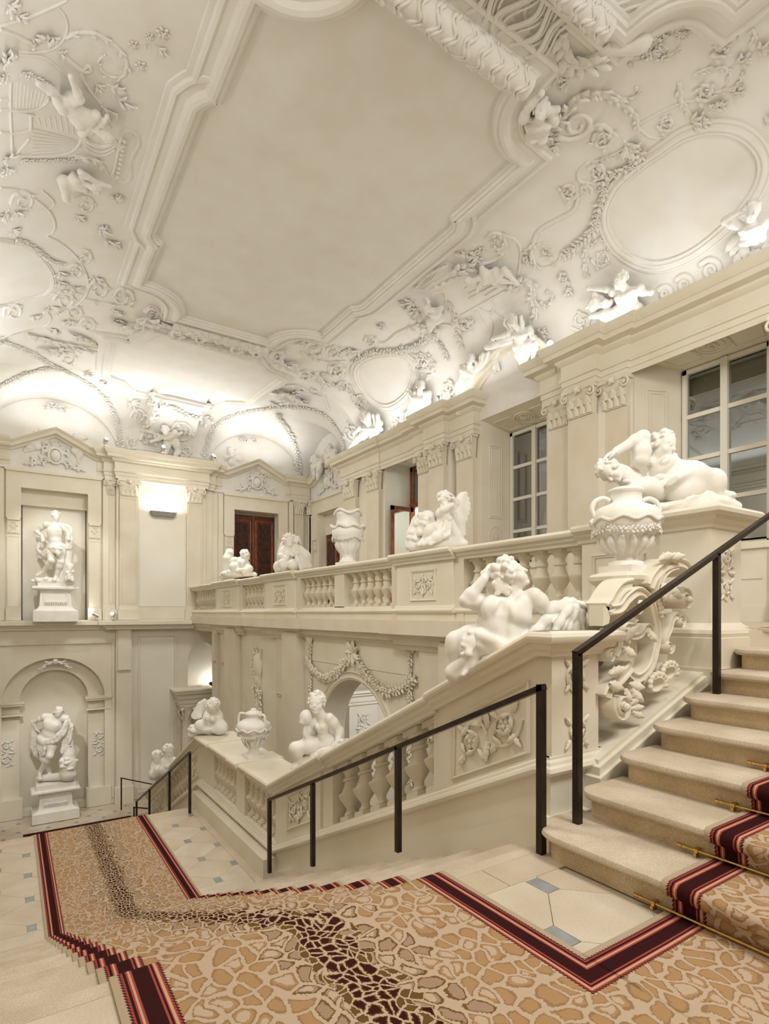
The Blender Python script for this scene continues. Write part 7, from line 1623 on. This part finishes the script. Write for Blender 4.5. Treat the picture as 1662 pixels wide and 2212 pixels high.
mini('F', (620, 1270), (600, 1090), (560, 990), 130, [((500, 1080), (300, 1050)), ((720, 1120), (800, 1130))], [((480, 1290), (330, 1300)), ((520, 1330), (420, 1350))], .16, 8, fw=IM(0, 0, 1), hf=IM(-.6, .1, .6), vox=.016, w=110)
mini('F', (330, 1230), (400, 1150), (440, 1190), 90, [((350, 1140), (290, 1220)), ((480, 1180), (460, 1240))], [None, None], .14, 9, hf=IM(.3, -.5, -.7), vox=.016)
mini('F', (1590, 740), (1600, 570), (1610, 440), 150, [((1390, 510), (1540, 420)), ((1690, 640), (1700, 740))], [None, None], .30, 10, hf=IM(-.2, -.5, -.8), vox=.016, w=110)
stroke('F', [(1480, 620), (1450, 740), (1500, 840), (1590, 850), (1660, 790)], 44, 30, 7)
mini('H', (690, 920), (680, 850), (640, 770), 110, [((600, 860), (540, 920)), ((740, 860), (780, 900))], [((590, 970), (500, 1080)), ((720, 950), (690, 980))], .16, 11, hf=IM(-.3, -.3, -.8), vox=.02, extra=folds([([(620, 740), (640, 830), (600, 900)], [(740, 760), (760, 860), (760, 920)], 4)], .16))
mini('H', (1110, 720), (1100, 580), (1110, 500), 100, [((1040, 600), (1000, 560)), ((1180, 600), (1190, 660))], [((1040, 760), (1010, 790)), ((1180, 720), (1200, 760))], .14, 12, vox=.02, extra=folds([([(1040, 560), (1010, 680), (1000, 760)], [(1170, 580), (1180, 700), (1190, 760)], 7)], .16))
mini('L', (200, 680), (235, 640), (235, 605), 60, [((280, 640), (285, 665)), ((200, 640), (110, 665))], [((160, 690), (120, 715)), ((180, 700), (130, 722))], .17, 13, vox=.02)
mini('L', (475, 720), (455, 660), (470, 635), 56, [((430, 650), (400, 670)), ((500, 650), (540, 650))], [((480, 740), (485, 790)), ((500, 740), (495, 770))], .17, 14, vox=.02)
mini('L', (1020, 700), (1000, 650), (985, 620), 62, [((950, 680), (900, 700)), ((1050, 660), (1080, 640))], [((990, 760), (960, 800)), ((1060, 760), (1030, 810))], .08, 15, vox=.025, face=False)
mini('M', (280, 790), (255, 750), (245, 725), 54, [((225, 760), (215, 780)), ((290, 760), (320, 770))], [((300, 810), (260, 830)), ((320, 800), (340, 830))], .17, 16, vox=.02)
mini('M', (470, 840), (430, 820), (400, 800), 50, [((400, 830), (390, 850)), ((450, 800), (460, 780))], [((520, 860), (560, 880)), ((500, 870), (540, 890))], .17, 17, vox=.02)
mini('M', (790, 830), (785, 790), (780, 765), 50, [((770, 790), (755, 770)), ((810, 800), (815, 820))], [((775, 860), (770, 890)), ((800, 860), (795, 890))], .2, 18, vox=.02)
mini('M', (880, 760), (880, 720), (880, 690), 50, [((850, 740), (840, 760)), ((910, 740), (920, 760))], [((870, 790), (850, 810)), ((890, 790), (900, 810))], .2, 19, vox=.02)
# ================================================================ LAMPS AND FITTINGS
e = empty('wall_lamp', (4.05, 18.94, 4.44), 'grey trapezoid wall washer lamp on the middle pier of the far wall', 'wall lamp')
MB().hexa([(3.72, 18.93, 4.46), (4.40, 18.93, 4.46), (4.36, 18.78, 4.46), (3.76, 18.78, 4.46)], [(3.66, 18.93, 4.60), (4.46, 18.93, 4.60), (4.46, 18.70, 4.60), (3.66, 18.70, 4.60)]).build('housing', 'lampgrey', e, smooth=0)
MB().box(3.70, 4.42, 18.73, 18.91, 4.601, 4.606).build('diffuser', 'bulb', e, smooth=0)
def spot_fitting(x, y, z, d, label, base=True):
    """small cylindrical projector on a base plate, lens pointing along d"""
    d = nrmz(d); e = empty('spotlight', (x, y, z), label, 'spotlight'); c = np.array([x, y, z + .16])
    MB().box(x - .06, x + .06, y - .06, y + .06, z, z + .03).tube([(x, y, z + .02), (x, y, z + .12)], .012, 6).build('stand', 'steel', e)
    MB().tube([c - d * .10, c - d * .098, c, c + d * .10], [.03, .055, .06, .06], 14).build('barrel', 'steel', e, smooth=40)
    MB().tube([c + d * .101, c + d * .106], .05, 14).build('lens', 'bulb', e)
    for q in (.02, .06): MB().tube([c + d * q, c + d * (q + .012)], .064, 14).build('cooling_ring', 'lampgrey', e)
for px, py, X, Y, dd, lb in ((228, 978, None, 18.62, (.2, -.8, .6), 'bright spotlight on the far cornice left of the pier'), (352, 1003, None, 18.5, (0, -.85, .5), 'bright spotlight on the far cornice above the wall lamp'), (458, 1000, None, 18.62, (.3, -.8, .5), 'small bright spotlight at the right end of the far pier cornice')):
    q = at(px, py, y=Y); spot_fitting(q[0], Y, 6.34, dd, lb)
for px, X, dd, lb in ((865, 8.52, (-.7, -.5, .5), 'star-bright spotlight on the right cornice beyond the arched window'), (1187, 8.46, (-.5, -.6, -.7), 'steel spotlight over the cornice end beside the arched window'), (950, 8.44, (-.6, -.6, .3), 'spotlight on the right cornice under the seated stucco woman')):
    q = at(px, 900, x=X); spot_fitting(X, q[1], 6.34, dd, lb)
spot_fitting(2.15, 18.86, 1.2, (-.9, .1, .5), 'floor spotlight on the ledge aimed at the upper statue'); spot_fitting(2.62, 18.74, 1.2, (-.5, -.7, .3), 'second ledge spotlight beside the pier base')
e = empty('security_camera', (5.62, 18.62, 6.36), 'small white dome security camera on the far cornice', 'camera')
MB().lathe([(.07, 0), (.07, .03), (.05, .05), (.05, .08)], (5.62, 18.62, 6.34), 14).build('base', 'whitepaint', e); MB().ball((5.62, 18.60, 6.46), .085, 14, 10).build('dome', 'whitepaint', e); MB().ball((5.60, 18.53, 6.47), .03, 8, 6).build('lens', 'bronze', e)
e = empty('lamp_bracket', (5.55, 18.45, -1.0), 'small dark spotlight clipped to the doorway entablature', 'spotlight')
MB().tube([(5.55, 18.42, -1.3), (5.55, 18.40, -1.0), (5.5, 18.42, -.92)], .012, 6).build('arm', 'bronze', e); MB().tube([(5.5, 18.42, -.92), (5.40, 18.38, -.84)], [.05, .06], 10).build('barrel', 'bronze', e)
